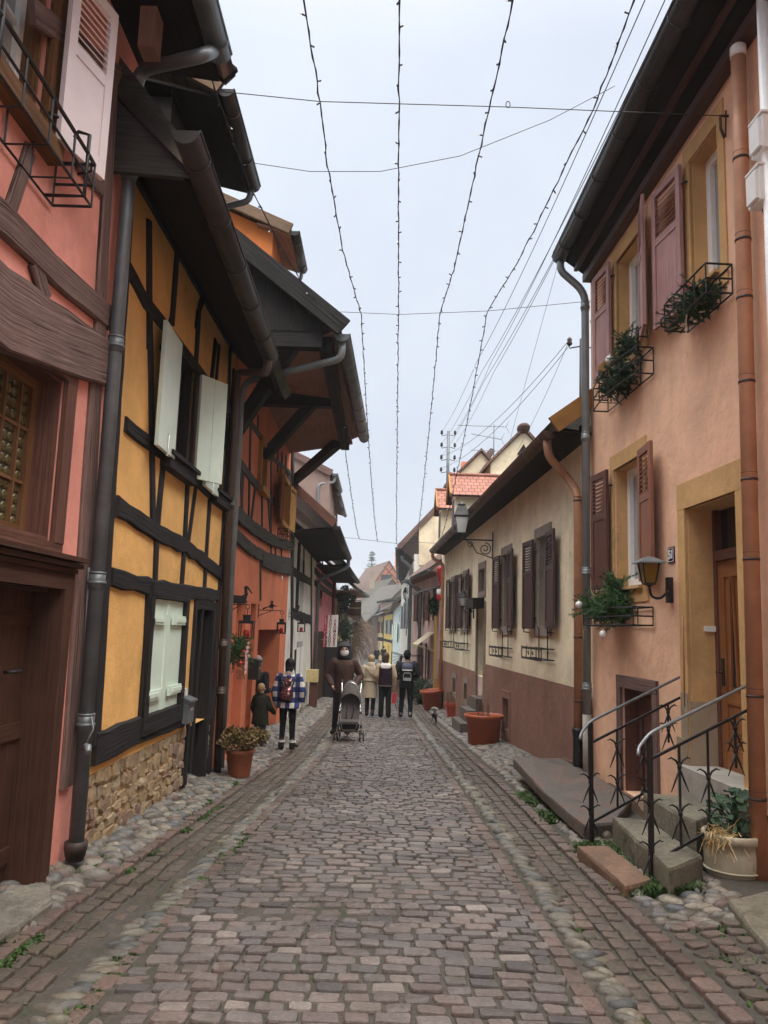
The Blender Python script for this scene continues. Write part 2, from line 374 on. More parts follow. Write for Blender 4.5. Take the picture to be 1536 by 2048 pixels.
M['stonepot'] = paint('cream stoneware', (.46, .42, .30), .35, var=.15, scale=5, wear=(.26, .2, .12))
M['soil'] = plaster('soil', (.05, .035, .025), bump=1, grain=30)
M['glass'] = glass('dark window glass')
M['netcurtain'] = glass('glass over net curtain', (.30, .31, .30), .15)
M['paleglass'] = glass('milky lamp glass', (.55, .56, .54), .2)
M['amber'] = glass('amber lamp glass', (.22, .13, .025), .15)
M['curtain'] = cloth('curtain', (.10, .075, .06))
M['interior'] = paint('dim interior', (.012, .010, .009), .9, bump=0)
M['black'] = paint('black', (.012, .012, .013), .5, bump=0)
M['tileorange'] = tiles('new orange tiles', (.38, .15, .10), (.27, .105, .075))
M['tilered'] = tiles('red brown tiles', (.22, .11, .085), (.15, .085, .07), moss=.35)
M['tilemoss'] = tiles('mossy brown tiles', (.12, .095, .075), (.075, .062, .05), moss=.8)
M['tilegrey'] = tiles('grey brown tiles', (.13, .11, .098), (.09, .076, .068), moss=.45)
M['fir'] = leafm('fir needles', [(.022, .05, .022), (.034, .07, .03), (.05, .09, .04), (.03, .06, .032)])
M['firbright'] = leafm('green fir', [(.035, .085, .025), (.055, .125, .035), (.075, .16, .05), (.045, .10, .04)])
M['leafdark'] = leafm('dark leaves', [(.025, .055, .028), (.04, .08, .042), (.055, .105, .055)])
M['grass'] = leafm('grass', [(.035, .08, .015), (.06, .12, .025), (.045, .085, .03), (.08, .12, .04)])
M['hydra'] = leafm('dry hydrangea', [(.10, .085, .022), (.20, .14, .045), (.19, .10, .045), (.09, .05, .025), (.28, .20, .075), (.07, .065, .02), (.13, .07, .04)])
M['straw'] = leafm('straw', [(.5, .36, .16), (.42, .28, .12), (.6, .46, .24)])
M['twig'] = leafm('bare twigs', [(.16, .10, .06), (.22, .14, .08), (.1, .07, .045)])
M['redglass'] = paint('red candle', (.45, .02, .02), .4, var=.1)
M['redpaint'] = paint('red', (.48, .025, .03), .4, var=.1)
M['gold'] = paint('gold foil', (.75, .5, .15), .3, .6)
M['bauble'] = paint('white bauble', (.8, .79, .76), .35, var=.03)
M['ribbon'] = cloth('beige ribbon', (.6, .45, .33))
M['signwhite'] = paint('sign white', (.78, .77, .74), .5, var=.03)
M['signred'] = paint('sign red', (.42, .02, .04), .5)
M['signdark'] = wood('sign brown', (.08, .045, .03))
M['maroon'] = plaster('maroon paint', (.14, .025, .04))
M['letterred'] = paint('red brown letters', (.25, .03, .04), .6, bump=0)
M['enamel'] = paint('navy enamel', (.015, .015, .05), .25, bump=0)
M['cable'] = paint('black cable', (.02, .02, .022), .6, bump=0)
M['wirepurple'] = paint('string light cable', (.028, .024, .034), .6, bump=0)
M['led'] = emis('warm led', (.8, .78, .7), .25)
M['setts'] = stones('red grey setts', [(0.138, 0.116, 0.108), (0.170, 0.140, 0.127), (0.131, 0.115, 0.109), (0.189, 0.150, 0.133), (0.106, 0.094, 0.089), (0.156, 0.122, 0.108), (0.239, 0.207, 0.184), (0.120, 0.103, 0.098), (0.166, 0.127, 0.111), (0.147, 0.132, 0.126), (0.087, 0.079, 0.077)], rough=.5, moss=.18, rmin=.26)
M['brickrow'] = stones('red brown border setts', [(.13, .092, .076), (.155, .105, .086), (.115, .085, .072), (.142, .11, .095)], rough=.6, moss=.3)
M['gutterset'] = stones('brown channel setts', [(.095, .075, .06), (.12, .092, .074), (.085, .07, .058), (.135, .10, .08)], rough=.65, moss=.55)
M['pebble'] = stones('river cobbles', [(0.144, 0.129, 0.097), (0.104, 0.095, 0.078), (0.189, 0.169, 0.126), (0.077, 0.078, 0.074), (0.126, 0.113, 0.088), (0.063, 0.069, 0.071), (0.162, 0.137, 0.102), (0.113, 0.105, 0.084)], rough=.5, moss=.35, bscale=30)
M['vergestone'] = stones('wall foot cobbles', [(.20, .18, .145), (.125, .117, .10), (.27, .24, .185), (.09, .092, .097), (.17, .15, .122), (.07, .078, .09), (.225, .19, .145), (.14, .13, .11), (.155, .107, .09)], rough=.5, moss=.15, bscale=30)
M['skin'] = paint('skin', (.55, .33, .25), .5, var=.06)
# ------------------------------------------------------------------ light, sky
w = bpy.data.worlds.new('World'); sc.world = w; w.use_nodes = True; nt = w.node_tree; bg = nt.nodes['Background']
sky = _n(nt, 'ShaderNodeTexSky', sky_type='NISHITA'); sky.sun_disc = False; sky.sun_elevation = rad(58); sky.sun_rotation = rad(148); sky.dust_density = 3
tc = _n(nt, 'ShaderNodeTexCoord'); sx = _n(nt, 'ShaderNodeSeparateXYZ'); nt.links.new(tc.outputs['Generated'], sx.inputs[0])
ov = _ramp(nt, sx.outputs['Z'], [(0, (5.7, 6.1, 6.85)), (.12, (5.85, 6.3, 7.05)), (.62, (6.15, 6.65, 7.55)), (.68, (7.0, 7.4, 8.2)), (.80, (38, 38, 38)), (1, (60, 59, 57))])
cl = _noise(nt, tc.outputs['Generated'], 2.2, 5, .55)
ov2 = _mix(nt, .5, ov, _ramp(nt, cl, [(.34, (.80, .82, .86)), (.66, (1.14, 1.13, 1.10))]), 'MULTIPLY')
mx = _mix(nt, .93, sky.outputs['Color'], ov2)          # a closed overcast layer under the clear sky
nt.links.new(mx, bg.inputs['Color']); bg.inputs['Strength'].default_value = .10
sd = bpy.data.lights.new('sun', 'SUN'); sd.energy = 1.5; sd.angle = rad(40); sd.color = (1, .93, .82)
so = bpy.data.objects.new('sun', sd); COL.objects.link(so); so.rotation_euler = (rad(36), 0, rad(32))
sc.view_settings.view_transform = 'Standard'; sc.view_settings.look = 'None'; sc.view_settings.exposure = .45; sc.view_settings.gamma = 1; sc.view_settings.use_curve_mapping = False
sc.cycles.max_bounces = 8; sc.cycles.diffuse_bounces = 5; sc.cycles.use_denoising = True

# ------------------------------------------------------------------ ground
def shiftL(y): return .04 * (min(max(y, 0), 13) - 4.8)
def bend(y): return 0 if y < 32 else -.0004 * (min(y, 120) - 32) ** 2     # the lane turns gently beyond
def bx(k, y):
    L = [-1.85, -1.73, -1.42, -1.14]
    if k < 4: return L[k] + shiftL(y) + bend(y)
    return [.95, 1.22, 1.56][k - 4] + bend(y) - (.012 * (y - 10) if y > 10 else 0)
def gz(x, y):
    a = abs(x - bend(y) - .05); z = g(y)
    if a < 1.15: return z + .035 * (1 - (a / 1.15) ** 2)
    if a < 1.55: return z - .015
    return z + min(.10, (a - 1.55) * .12)
def ground_sheet():
    mb = MB(); ys = [-12, -6, -2] + [0 + .5 * i for i in range(60)] + [30 + 2 * i for i in range(31)] + [110, 150, 230, 330]
    xs = [-200, -80, -20, -6] + [-3 + .25 * i for i in range(25)] + [6, 20, 80, 200]
    for y in ys:
        for x in xs: mb.v.append((x, y, gz(x, y) - .012 + (.010 * noise.noise(V((x * 1.3, y * 1.3, 0))))))
    n = len(xs)
    for i in range(len(ys) - 1):
        for k in range(n - 1): mb.face([i * n + k, i * n + k + 1, (i + 1) * n + k + 1, (i + 1) * n + k], None, True)
    m, nt, bs = _mat('earth joints'); wv = _coords(nt, 'World', (1, 1, 1)); a = _noise(nt, wv, 3.2, 6, .7); b = _noise(nt, wv, 40, 4)
    col = _ramp(nt, a, [(.40, (.075, .064, .053)), (.58, (.05, .047, .034)), (.70, (.035, .052, .018))]); col = _mix(nt, .7, col, _ramp(nt, b, [(.3, (.6,) * 3), (.7, (1.3,) * 3)]), 'MULTIPLY')
    nt.links.new(col, bs.inputs['Base Color']); bs.inputs['Roughness'].default_value = .85; _bump(nt, bs, b, .8, .02)
    struct(mb.build('ground', m))
ground_sheet()
def sett(mb, x, y, lx, ly, rot=0, h=.0, dome=.008, rnd=.35, tilt=.02):
    z = gz(x, y) + h; c, s = math.cos(rot), math.sin(rot); tx, ty = R(-tilt, tilt), R(-tilt, tilt)
    def pt(a, b, zz): return (x + a * c - b * s, y + a * s + b * c, zz + a * tx + b * ty + (g(y + b) - g(y)))
    ax, ay = lx / 2, ly / 2; r = min(ax, ay) * rnd
    o = []
    for sx_, sy_ in ((1, 1), (-1, 1), (-1, -1), (1, -1)):
        jx, jy = R(.86, 1.0), R(.86, 1.0)
        A, B = sx_ * ax * jx, sy_ * ay * jy
        p, q = (A, B - sy_ * r), (A - sx_ * r, B)
        o += [p, q] if sx_ * sy_ > 0 else [q, p]
    b = len(mb.v); n = len(o)
    for k, zz in ((1.0, -.045), (.99, -.008), (.935, .0)):
        for a, e in o: mb.v.append(pt(a * k, e * k, z + zz + (R(-.0025, .0025) if zz == 0 else 0)))
    mb.v.append(pt(R(-.01, .01), R(-.01, .01), z + dome))
    for i in range(2):
        for k in range(n): mb.face([b + i * n + k, b + i * n + (k + 1) % n, b + (i + 1) * n + (k + 1) % n, b + (i + 1) * n + k], None, False)
    for k in range(n): mb.face([b + 2 * n + k, b + 2 * n + (k + 1) % n, b + 3 * n], None, False)
def cobble(mb, x, y, lx, ly, lz, rot, sink=.35):
    c, s = math.cos(rot), math.sin(rot); z = gz(x, y) - sink * lz; b = len(mb.v); n, m = 9, 4; ph = R(0, 6)
    mb.v.append((x, y, z + lz * R(.92, 1.05)))
    for i in range(1, m + 1):
        th = math.pi / 2 * i / m * 1.08
        for k in range(n):
            a = 2 * math.pi * k / n; q = 1 + .13 * math.sin(2 * a + ph) + .08 * math.sin(3 * a + ph * 2)
            px, py = lx * math.sin(th) * math.cos(a) * q, ly * math.sin(th) * math.sin(a) * q
            mb.v.append((x + px * c - py * s, y + px * s + py * c, z + lz * math.cos(th)))
    for k in range(n): mb.face([b, b + 1 + k, b + 1 + (k + 1) % n], None, True)
    for i in range(m - 1):
        for k in range(n): mb.face([b + 1 + i * n + k, b + 1 + (i + 1) * n + k, b + 1 + (i + 1) * n + (k + 1) % n, b + 1 + i * n + (k + 1) % n], None, True)
# carriageway of setts, laid in courses across the street
mb = MB(); y = 1.6
while y < 70:
    p = R(.098, .128); x0, x1 = bx(3, y) + .015, bx(4, y) - .015; x = x0 + R(-.06, .04)
    wav = lambda xx: .035 * noise.noise(V((xx * .9, y * .45, 2)))
    while x < x1:
        l = R(.112, .19)
        if x + l > x1 + .05: l = max(.09, x1 - x)
        sunk = .009 * noise.noise(V((x * 1.1, y * .8, 5)))
        dip = -.012 * math.exp(-((y - 4.95 - .05 * x) / .16) ** 2) * (1 if -.9 < x < .5 else 0)
        sett(mb, x + l / 2, y + p / 2 + wav(x), l - .009, p - .009 - R(0, .010), R(-.05, .05), R(-.006, .006) + sunk + dip, R(.0, .005), R(.14, .34), .05)
        x += l
    y += p
struct(mb.build('road', M['setts'], fix=False))
# border rows and drain channels either side
mb = MB(); mb2 = MB()
for (k0, k1, cols, tgt) in ((0, 1, 1, mb), (1, 2, 3, mb2), (5, 6, 3, mb2)):
    for c in range(cols):
        y = 1.6 + R(0, .1)
        while y < 48:
            l = R(.11, .19) if cols == 1 else R(.12, .2); a, b = bx(k0, y), bx(k1, y); wd = (b - a) / cols
            sett(tgt, a + wd * (c + .5) + R(-.006, .006), y + l / 2, wd - .012, l - .014, R(-.04, .04), R(-.006, .006) + (.012 if cols == 1 else .001), .006, .22, .03)
            y += l
for x_off, y0, y1 in ((3, 1.6, 40), (4, 1.6, 40)):                # edging course of the carriageway
    y = y0
    while y < y1:
        l = R(.13, .2); x = bx(x_off, y) + (-.055 if x_off == 3 else .055)
        sett(mb, x, y + l / 2, .10, l - .014, R(-.03, .03), R(-.004, .006), .006, .25, .03); y += l
y = 1.6
while y < 40:
    l = R(.13, .2); x = bx(6, y) + .07; sett(mb, x, y + l / 2, .12, l - .014, R(-.03, .03), R(-.004, .008) + .01, .006, .25, .03); y += l
struct(mb.build('border_course', M['brickrow'], fix=False)); struct(mb2.build('drain_channel', M['gutterset'], fix=False))
# river cobbles: two strips beside the carriageway and the verges under the walls
mb = MB()
def strip(fa, fb, y0, y1, lx=.075, ly=.04, rot=0.35, sgn=1, dense=1.0, hz=(.026, .044), sink=.5):
    y = y0
    while y < y1:
        a, b = fa(y), fb(y); x = a + R(.0, .06); k = 1.0 if y < 14 else 1.25
        while x < b - .03:
            L = lx * R(.75, 1.3) * k; D = ly * R(.75, 1.25) * k
            L *= R(.8, 1.1); cobble(mb, min(x + L, b - .02) + R(-.015, .015), y + R(-.03, .03), L, D, R(*hz), sgn * rot + R(-.5, .5), sink + R(-.1, .12)); x += 2 * L * R(.9, 1.0)
        y += ly * 1.75 * k / dense
strip(lambda y: bx(2, y), lambda y: bx(3, y) - .10, 1.6, 34, .080, .040, .25, 1)
strip(lambda y: bx(4, y) + .11, lambda y: bx(5, y), 1.6, 34, .078, .040, .3, -1)
struct(mb.build('cobble_strip', M['pebble'], fix=False))
mb = MB()
strip(lambda y: -2.35, lambda y: bx(0, y) - .02, 1.6, 30, .092, .052, .3, 1, 1.0, (.045, .07), .38)
def rverge(y): return 2.6 + .039 * (11.5 - y) + .05
strip(lambda y: bx(6, y) + .15, lambda y: min(rverge(y), 2.05 + .3 * max(0, min(1, 1))), 5.0, 6.2, .075, .045, .2, -1)
strip(lambda y: bx(6, y) + .15, rverge, 9.2, 30, .075, .042, .3, -1)
strip(lambda y: bx(6, y) + .15, lambda y: bx(6, y) + .42, 6.2, 9.2, .06, .036, .3, -1)
struct(mb.build('cobble_verge', M['vergestone'], fix=False))
# sett pavement near the viewer, right
mb = MB(); y = 1.6
while y < 5.05:
    x = bx(6, y) + .17
    while x < 2.9:
        l = R(.13, .17); sett(mb, x + l / 2, y + R(-.015, .015), l - .02, R(.1, .125), R(-.15, .15) + .12, R(-.008, .008), .008, .4, .06); x += l
    y += .135
struct(mb.build('pavement', M['gutterset'], fix=False))
# grass in the joints
def tufts(mb, n, fx, y0, y1, h=.05, sp=.05):
    for _ in range(n):
        y = R(y0, y1); a = fx(y)
        if noise.noise(V((a * 2, y * 1.6, 8))) < -.08: continue
        x = a + random.gauss(0, sp); z = gz(x, y) - .02
        for q in range(R(3, 6).__int__()):
            an = R(0, 6.28); hh = h * R(.4, 1.1); le = R(.3, 1.1) * hh; dx, dy = math.cos(an), math.sin(an); wv = R(.004, .009)
            b = V((x + R(-.015, .015), y + R(-.015, .015), z)); t = b + V((dx * le, dy * le, hh)); sd_ = V((-dy, dx, 0)) * wv
            mb.poly([b - sd_, b + sd_, (b + t) / 2 + sd_ * 1.3 + UP * .006, t, (b + t) / 2 - sd_ * 1.3 + UP * .006])
mb = MB()
tufts(mb, 3200, lambda y: bx(0, y) - .06, 3.8, 10.0, .04, .045); tufts(mb, 1600, lambda y: bx(1, y) + .0, 3.8, 8.5, .03, .03)
tufts(mb, 900, lambda y: bx(3, y) - .08, 3.0, 7.5, .025, .03); tufts(mb, 400, lambda y: bx(5, y), 3.0, 9, .025, .03)
tufts(mb, 2600, lambda y: bx(6, y) + .26, 6.3, 10.0, .055, .08); tufts(mb, 1100, lambda y: 1.97, 5.45, 6.0, .07, .10); tufts(mb, 600, lambda y: 2.2 + R(-.4, .4), 3.0, 5.0, .03, .05)
tufts(mb, 500, lambda y: 2.0, 6.75, 7.2, .06, .10)
tag(mb.build('grass', M['grass'], fix=False), 'short grass and moss growing in the paving joints along the walls', 'grass', kind='stuff')

# ------------------------------------------------------------------ damp winter air
mb = MB(); mb.box((-205, -14, -9), (205, 335, 26)); hz = mb.build('haze', M['interior']); hz.data.materials.clear(); hm = bpy.data.materials.new('damp air'); hm.use_nodes = True; nh = hm.node_tree; nh.nodes.remove(nh.nodes['Principled BSDF']); pv = nh.nodes.new('ShaderNodeVolumePrincipled'); pv.inputs['Color'].default_value = (.9, .93, .97, 1); pv.inputs['Density'].default_value = .0009; nh.links.new(pv.outputs[0], nh.nodes['Material Output'].inputs['Volume']); hz.data.materials.append(hm); hz['kind'] = 'stuff'; hz['label'] = 'thin damp air greying the far roofs and the conifer'; hz['category'] = 'haze'
sc.cycles.volume_bounces = 0
# ------------------------------------------------------------------ facade planes
def atZ(px, py, z):
    d = ray(px, py); return CAMP + d * ((z - CAMP.z) / d.z)
def facade(parent, W, s0, s1, z0, z1, holes, mat, depth=.22, back=5.0, name='wall', o=0.0, slope=None):
    """front skin with real openings and reveals, and the two end walls"""
    mb = MB(); S = sorted({s0, s1, *[h[0] for h in holes], *[h[1] for h in holes]}); Z = sorted({z0, z1, *[h[2] for h in holes], *[h[3] for h in holes]})
    S = [x for x in S if s0 <= x <= s1]; Z = [x for x in Z if z0 <= x <= z1]
    for a, b in zip(S, S[1:]):
        for c, d in zip(Z, Z[1:]):
            if any(h[0] - 1e-6 <= a and b <= h[1] + 1e-6 and h[2] - 1e-6 <= c and d <= h[3] + 1e-6 for h in holes): continue
            mb.poly([W.P(a, o, c), W.P(b, o, c), W.P(b, o, d), W.P(a, o, d)])
    for h in holes:
        dp = h[4] if len(h) > 4 else depth; a, b, c, d = h[:4]; i = o - dp
        for q in ([(a, o, c), (a, i, c), (a, i, d), (a, o, d)], [(b, o, c), (b, o, d), (b, i, d), (b, i, c)], [(a, o, d), (a, i, d), (b, i, d), (b, o, d)], [(a, o, c), (b, o, c), (b, i, c), (a, i, c)]):
            mb.poly([W.P(*x) for x in q])
    if back:
        for s in (s0, s1): mb.poly([W.P(s, o, z0), W.P(s, o - back, z0), W.P(s, o - back, z1), W.P(s, o, z1)])
        mb.poly([W.P(s0, o - back, z0), W.P(s1, o - back, z0), W.P(s1, o - back, z1), W.P(s0, o - back, z1)])
    return mb.build(name, mat, parent, fix=False)
def window(parent, W, h, o, fm, gm, fw=.06, nx=2, nz=1, bar=.03, name='window', curtain=None, th=.05):
    a, b, c, d = h[:4]; mb = MB()
    for x in (a, b - fw): mb.wbox(W, x, x + fw, o, o + th, c, d)
    for z in (c, d - fw): mb.wbox(W, a + fw, b - fw, o, o + th, z, z + fw)
    for i in range(1, nx):
        x = a + (b - a) * i / nx; w2 = bar * (1.6 if nx == 2 else 1); mb.wbox(W, x - w2 / 2, x + w2 / 2, o + .004, o + th - .006, c + fw, d - fw)
    for i in range(1, nz):
        z = c + (d - c) * i / nz; mb.wbox(W, a + fw, b - fw, o + .006, o + th - .010, z - bar / 2, z + bar / 2)
    f = mb.build(name, fm, parent); p = MB(); y = o + .015
    p.poly([W.P(a + fw * .5, y, c + fw * .5), W.P(b - fw * .5, y, c + fw * .5), W.P(b - fw * .5, y, d - fw * .5), W.P(a + fw * .5, y, d - fw * .5)])
    p.build('pane', gm, f); return f
def frame_ring(mb, W, h, w, o0, o1, wt=None, wb=None):
    """surround round an opening, mitred into the wall"""
    a, b, c, d = h[:4]; wt = w if wt is None else wt; wb = w if wb is None else wb
    mb.wbox(W, a - w, a, o0, o1, c, d); mb.wbox(W, b, b + w, o0, o1, c, d)
    if wt: mb.wbox(W, a - w, b + w, o0, o1 + .002, d, d + wt)
    if wb: mb.wbox(W, a - w, b + w, o0, o1 + .002, c - wb, c)
def shutter(parent, W, s, z0, wd, ht, sgn, ang, mat, style='louvre', o=.05, th=.035, hook=True, label=None, lf=.36):
    """leaf hinged at s, lying toward sgn along the wall and swung out by ang"""
    ux = W.t * sgn * math.cos(ang) + W.n * math.sin(ang); nz = (W.n * math.cos(ang) - W.t * sgn * math.sin(ang)); H = W.P(s, o, z0)
    B = lambda a, c, b: H + ux * a + nz * c + UP * b
    mb = MB(); st = .075 if wd > .3 else .05
    def bx_(a0, a1, b0, b1, c0=0, c1=th):
        if a1 - a0 > b1 - b0: mb.bar(B(a0, (c0 + c1) / 2, (b0 + b1) / 2), B(a1, (c0 + c1) / 2, (b0 + b1) / 2), b1 - b0, c1 - c0, nz)
        else: mb.bar(B((a0 + a1) / 2, (c0 + c1) / 2, b0), B((a0 + a1) / 2, (c0 + c1) / 2, b1), a1 - a0, c1 - c0, nz)
    if style == 'plain':
        n = max(2, round(wd / .3))
        for i in range(n): bx_(wd * i / n + .002, wd * (i + 1) / n - .002, 0, ht)
    else:
        bx_(0, st, 0, ht); bx_(wd - st, wd, 0, ht); bx_(st, wd - st, 0, st * 1.6, .002, th - .002); bx_(st, wd - st, ht - st, ht, .002, th - .002)
        zm = ht * (1 - lf)
        if style == 'louvre':
            bx_(st, wd - st, zm - st, zm, .002, th - .002); bx_(st, wd - st, st * 1.6, zm - st, .010, th - .010)
            n = max(5, int((ht - st - zm) / .045))
            for i in range(n):
                z = zm + (ht - st - zm) * (i + .5) / n; mb.bar(B(st, th * .5, z), B(wd - st, th * .5, z), .008, .046, (nz * .75 - UP * .66).normalized() if False else (UP * .75 - nz * .66).normalized())
        else:                                          # framed panels
            for k, (q0, q1) in enumerate(((.0, .48), (.52, .96))):
                bx_(st, wd - st, st * 1.6 + (ht - 2.6 * st) * q0, st * 1.6 + (ht - 2.6 * st) * q1 - .02, .010, th - .010)
            bx_(st, wd - st, ht * .5 - st / 2, ht * .5 + st / 2, .002, th - .002)
    ob = mb.build('shutter', mat, parent)
    if label: ob['label'] = label
    if hook:
        km = M['iron'] if style != 'plain' else M['steel']; k = MB(); e = B(wd * .5, th, .16)
        if style == 'plain': k.tube([e + nz * .002, e + nz * .012, e + nz * .012 - UP * .19 + ux * .0, e - UP * .19 + ux * .03], .006, 6)
        else: k.tube([B(wd * .6, th, .05), B(wd * .6, th + .03, .02), B(wd * .6, th + .03, -.05), B(wd * .6, -.03, -.06)], .010, 6)
        k.build('shutter_catch', km, ob)
        for zz in (.12, .86): k = MB(); k.tube([B(-.05, -.02, ht * zz), B(.02, .012, ht * zz)], .012, 6); k.build('hinge', M['iron'], ob)
    return ob
def gutter(parent, p0, p1, r, mat, drop=0, name='gutter', every=.75, cap=True):
    p0, p1 = V(p0), V(p1); t = (p1 - p0).normalized(); sd_ = t.cross(UP).normalized(); mb = MB(); n = 10
    rings = []
    for p in (p0, p1):
        out = [p + sd_ * (r * math.cos(math.pi + math.pi * k / n)) + UP * (r * math.sin(math.pi + math.pi * k / n)) for k in range(n + 1)]
        inn = [p + sd_ * (.86 * r * math.cos(math.pi + math.pi * k / n)) + UP * (.86 * r * math.sin(math.pi + math.pi * k / n)) for k in range(n, -1, -1)]
        rings.append(out + inn)
    mb.loft(rings)
    L = (p1 - p0).length; k = .3
    while k < L:
        c = p0 + t * k
        mb.loft([[c + t * q + sd_ * (r * 1.07 * math.cos(math.pi + math.pi * i / n)) + UP * (r * 1.07 * math.sin(math.pi + math.pi * i / n)) for i in range(n + 1)] + [c + t * q + UP * .0] for q in (-.012, .012)])
        k += every
    for sgn in (1, -1): mb.tube([p0 + sd_ * r * sgn, p1 + sd_ * r * sgn], .011, 6)
    if cap:
        for p in (p0, p1): mb.loft([[p + t * q + sd_ * (r * math.cos(math.pi + math.pi * k / n)) + UP * (r * math.sin(math.pi + math.pi * k / n)) for k in range(n + 1)] for q in (-.006, .006)])
    return mb.build(name, mat, parent)
def smooth(path, n=6):
    """rounds the corners of a path"""
    P = [V(p) for p in path]; out = [P[0]]
    for a, b, c in zip(P, P[1:], P[2:]):
        r = min((a - b).length, (c - b).length) * .45; r = min(r, .16); s = b + (a - b).normalized() * r; e = b + (c - b).normalized() * r
        for k in range(n + 1):
            t = k / n; out.append(s * (1 - t) ** 2 + b * 2 * t * (1 - t) + e * t ** 2)
    return out + [P[-1]]
def downpipe(parent, path, r, mat, collars=(), name='downpipe', cmat=None, boot=None, thin=False):
    mb = MB(); mb.tube(smooth(path), r, 14)
    q = mb.build(name, mat, parent); P = [V(p) for p in path]; a, b = P[-2], P[-1]
    for z in collars:
        c = MB(); t = (z - a.z) / (b.z - a.z); p = a.lerp(b, t)
        if thin:
            c.tube([p - UP * .010, p + UP * .010], r * 1.07, 14); c.tube([p + UP * .05, p + UP * .053], r * 1.035, 14); c.build('pipe_collar', M['rustiron'], q); continue
        c.tube([p - UP * .05, p + UP * .075], r * 1.12, 14); c.tube([p - UP * .012, p + UP * .012], r * 1.25, 14); c.tube([p + UP * .06, p + UP * .077], r * 1.15, 14)
        c.build('pipe_collar', cmat or mat, q)
    if boot: 
        c = MB(); z = boot[0]; t = (z - a.z) / (b.z - a.z); p = a.lerp(b, t)
        c.lathe(b, [(r * 1.15, -.1), (r * 1.25, 0), (r * 1.25, p.z - b.z - .08), (r * 1.5, p.z - b.z - .02), (r * 1.5, p.z - b.z + .02), (r, p.z - b.z + .02)], 14); c.build('pipe_boot', boot[1], q)
    return q
def slab(parent, name, P, th, mat, uvs=None):
    """four corners in order (eave near, eave far, ridge far, ridge near): a sheet of thickness th below them"""
    mb = MB(); P = [V(p) for p in P]; n = (P[1] - P[0]).cross(P[3] - P[0]).normalized(); n = n if n.z > 0 else -n
    L = (P[1] - P[0]).length; H = (P[3] - P[0]).length; uv = [(0, 0), (L, 0), (L, H), (0, H)]
    mb.poly(P, uv); mb.poly([p - n * th for p in P][::-1], uv[::-1])
    for k in range(4): mb.poly([P[k], P[k] - n * th, P[(k + 1) % 4] - n * th, P[(k + 1) % 4]], [(0, 0), (0, .02), (.1, .02), (.1, 0)])
    return mb.build(name, mat, parent)
def roof(parent, W, s0, s1, oe, ze, orr, zr, mat, th=.12, soff=None, name='roof', ze2=None, oe2=None):
    ze2 = ze if ze2 is None else ze2; oe2 = oe if oe2 is None else oe2
    r = slab(parent, name, [W.P(s0, oe, ze), W.P(s1, oe2, ze2), W.P(s1, orr, zr), W.P(s0, orr, zr)], th, mat)
    return r
W1 = Wall((-2.15, -2.0), (-2.12, 5.95), 1)
W2 = Wall((-2.12, 5.95), (-2.08, 10.45), 1)
W3 = Wall((-2.08, 10.45), (-2.2, 18.9), 1)
W4 = Wall((-2.2, 18.9), (-2.15, 26.0), 1)
W5 = Wall((-2.15, 26.0), (-1.95, 33.0), 1)
def gv(W, s): p = W.P(s, 0, 0); return g(p.y)

# ================================================================== salmon half-timbered house, nearest on the left
W = W1
H = thing('half_timbered_house', W.P(6, 0, g(4)), 'salmon half-timbered house with weathered brown beams, nearest on the left side of the lane', 'house', 'houses along the lane')
wl = (5.6, 7.07, 1.98, 3.04, .26); dr = (6.0, 7.22, -.25, 1.69, .32); wu = (5.3, 6.42, 4.36, 5.6, .2)
facade(H, W, 0, W.L, -.5, 6.2, [wl, dr, wu], M['red'], back=5)
t = MB(); B = lambda pts, w, **k: t.beampx(W, pts, w, **k)
B([(222, 150), (150, 1480)], .17, o0=-.01, o1=.03)                     # corner post
B([(175, 140), (216, 215)], .13); B([(150, 320), (206, 385)], .13); B([(-60, 20), (0, 130)], .12)
B([(14, 430), (58, 300)], .12, o1=.022)
B([(-120, 335), (0, 437), (100, 540), (214, 636)], .19, o1=.045)
B([(-150, 520), (0, 640), (110, 690), (212, 728)], .34, o1=.07, jit=.09); B([(-150, 420), (0, 560), (120, 640), (208, 700)], .14, o1=.055, jit=.2)
B([(62, 522), (86, 600)], .14, o1=.035); B([(200, 640), (198, 690)], .13, o1=.03)
B([(189, 740), (160, 1150), (128, 1575)], .19, o1=.028)
B([(60, 20), (245, 160)], .15, o1=.03)
t.build('timber_frame', M['redwood'], H)
# lower window with bullseye glass
f = MB(); frame_ring(f, W, wl, .15, -.02, .035, wt=.10, wb=.0); f.wbox(W, 5.5, 7.22, -.02, .03, 1.80, 1.98); fr = f.build('window_surround', M['darkwood'], H)
rv = MB(); a, b, c, d = wl[:4]
rv.wbox(W, b - .02, b - .001, -.25, -.01, c, d); rv.wbox(W, a, b - .02, -.25, -.01, d - .02, d - .001); rv.wbox(W, a, b - .02, -.25, -.01, c + .001, c + .03); rv.build('window_reveal', M['darkwood'], H)
wn = window(H, W, (5.62, 7.05, 2.0, 3.02), -.20, M['goldoak'], M['interior'], fw=.07, nx=7, nz=3, bar=.022)
bull = MB(); gm, ntg, bsg = _mat('bullseye glass'); bsg.inputs['Base Color'].default_value = (.10, .085, .035, 1); bsg.inputs['Roughness'].default_value = .12; M['bull'] = gm
x = 5.72
while x < 6.98:
    z = 2.09
    while z < 2.98:
        c0 = W.P(x, -.185, z); prof = [(.036, 0), (.034, .006), (.024, .010), (.012, .004), (.006, .012), (0, .014)]
        bull.lathe(c0, prof, 9, axis=W.n, caps=False); z += .072
    x += .072
bull.build('bullseye_glass', M['bull'], wn, fix=True)
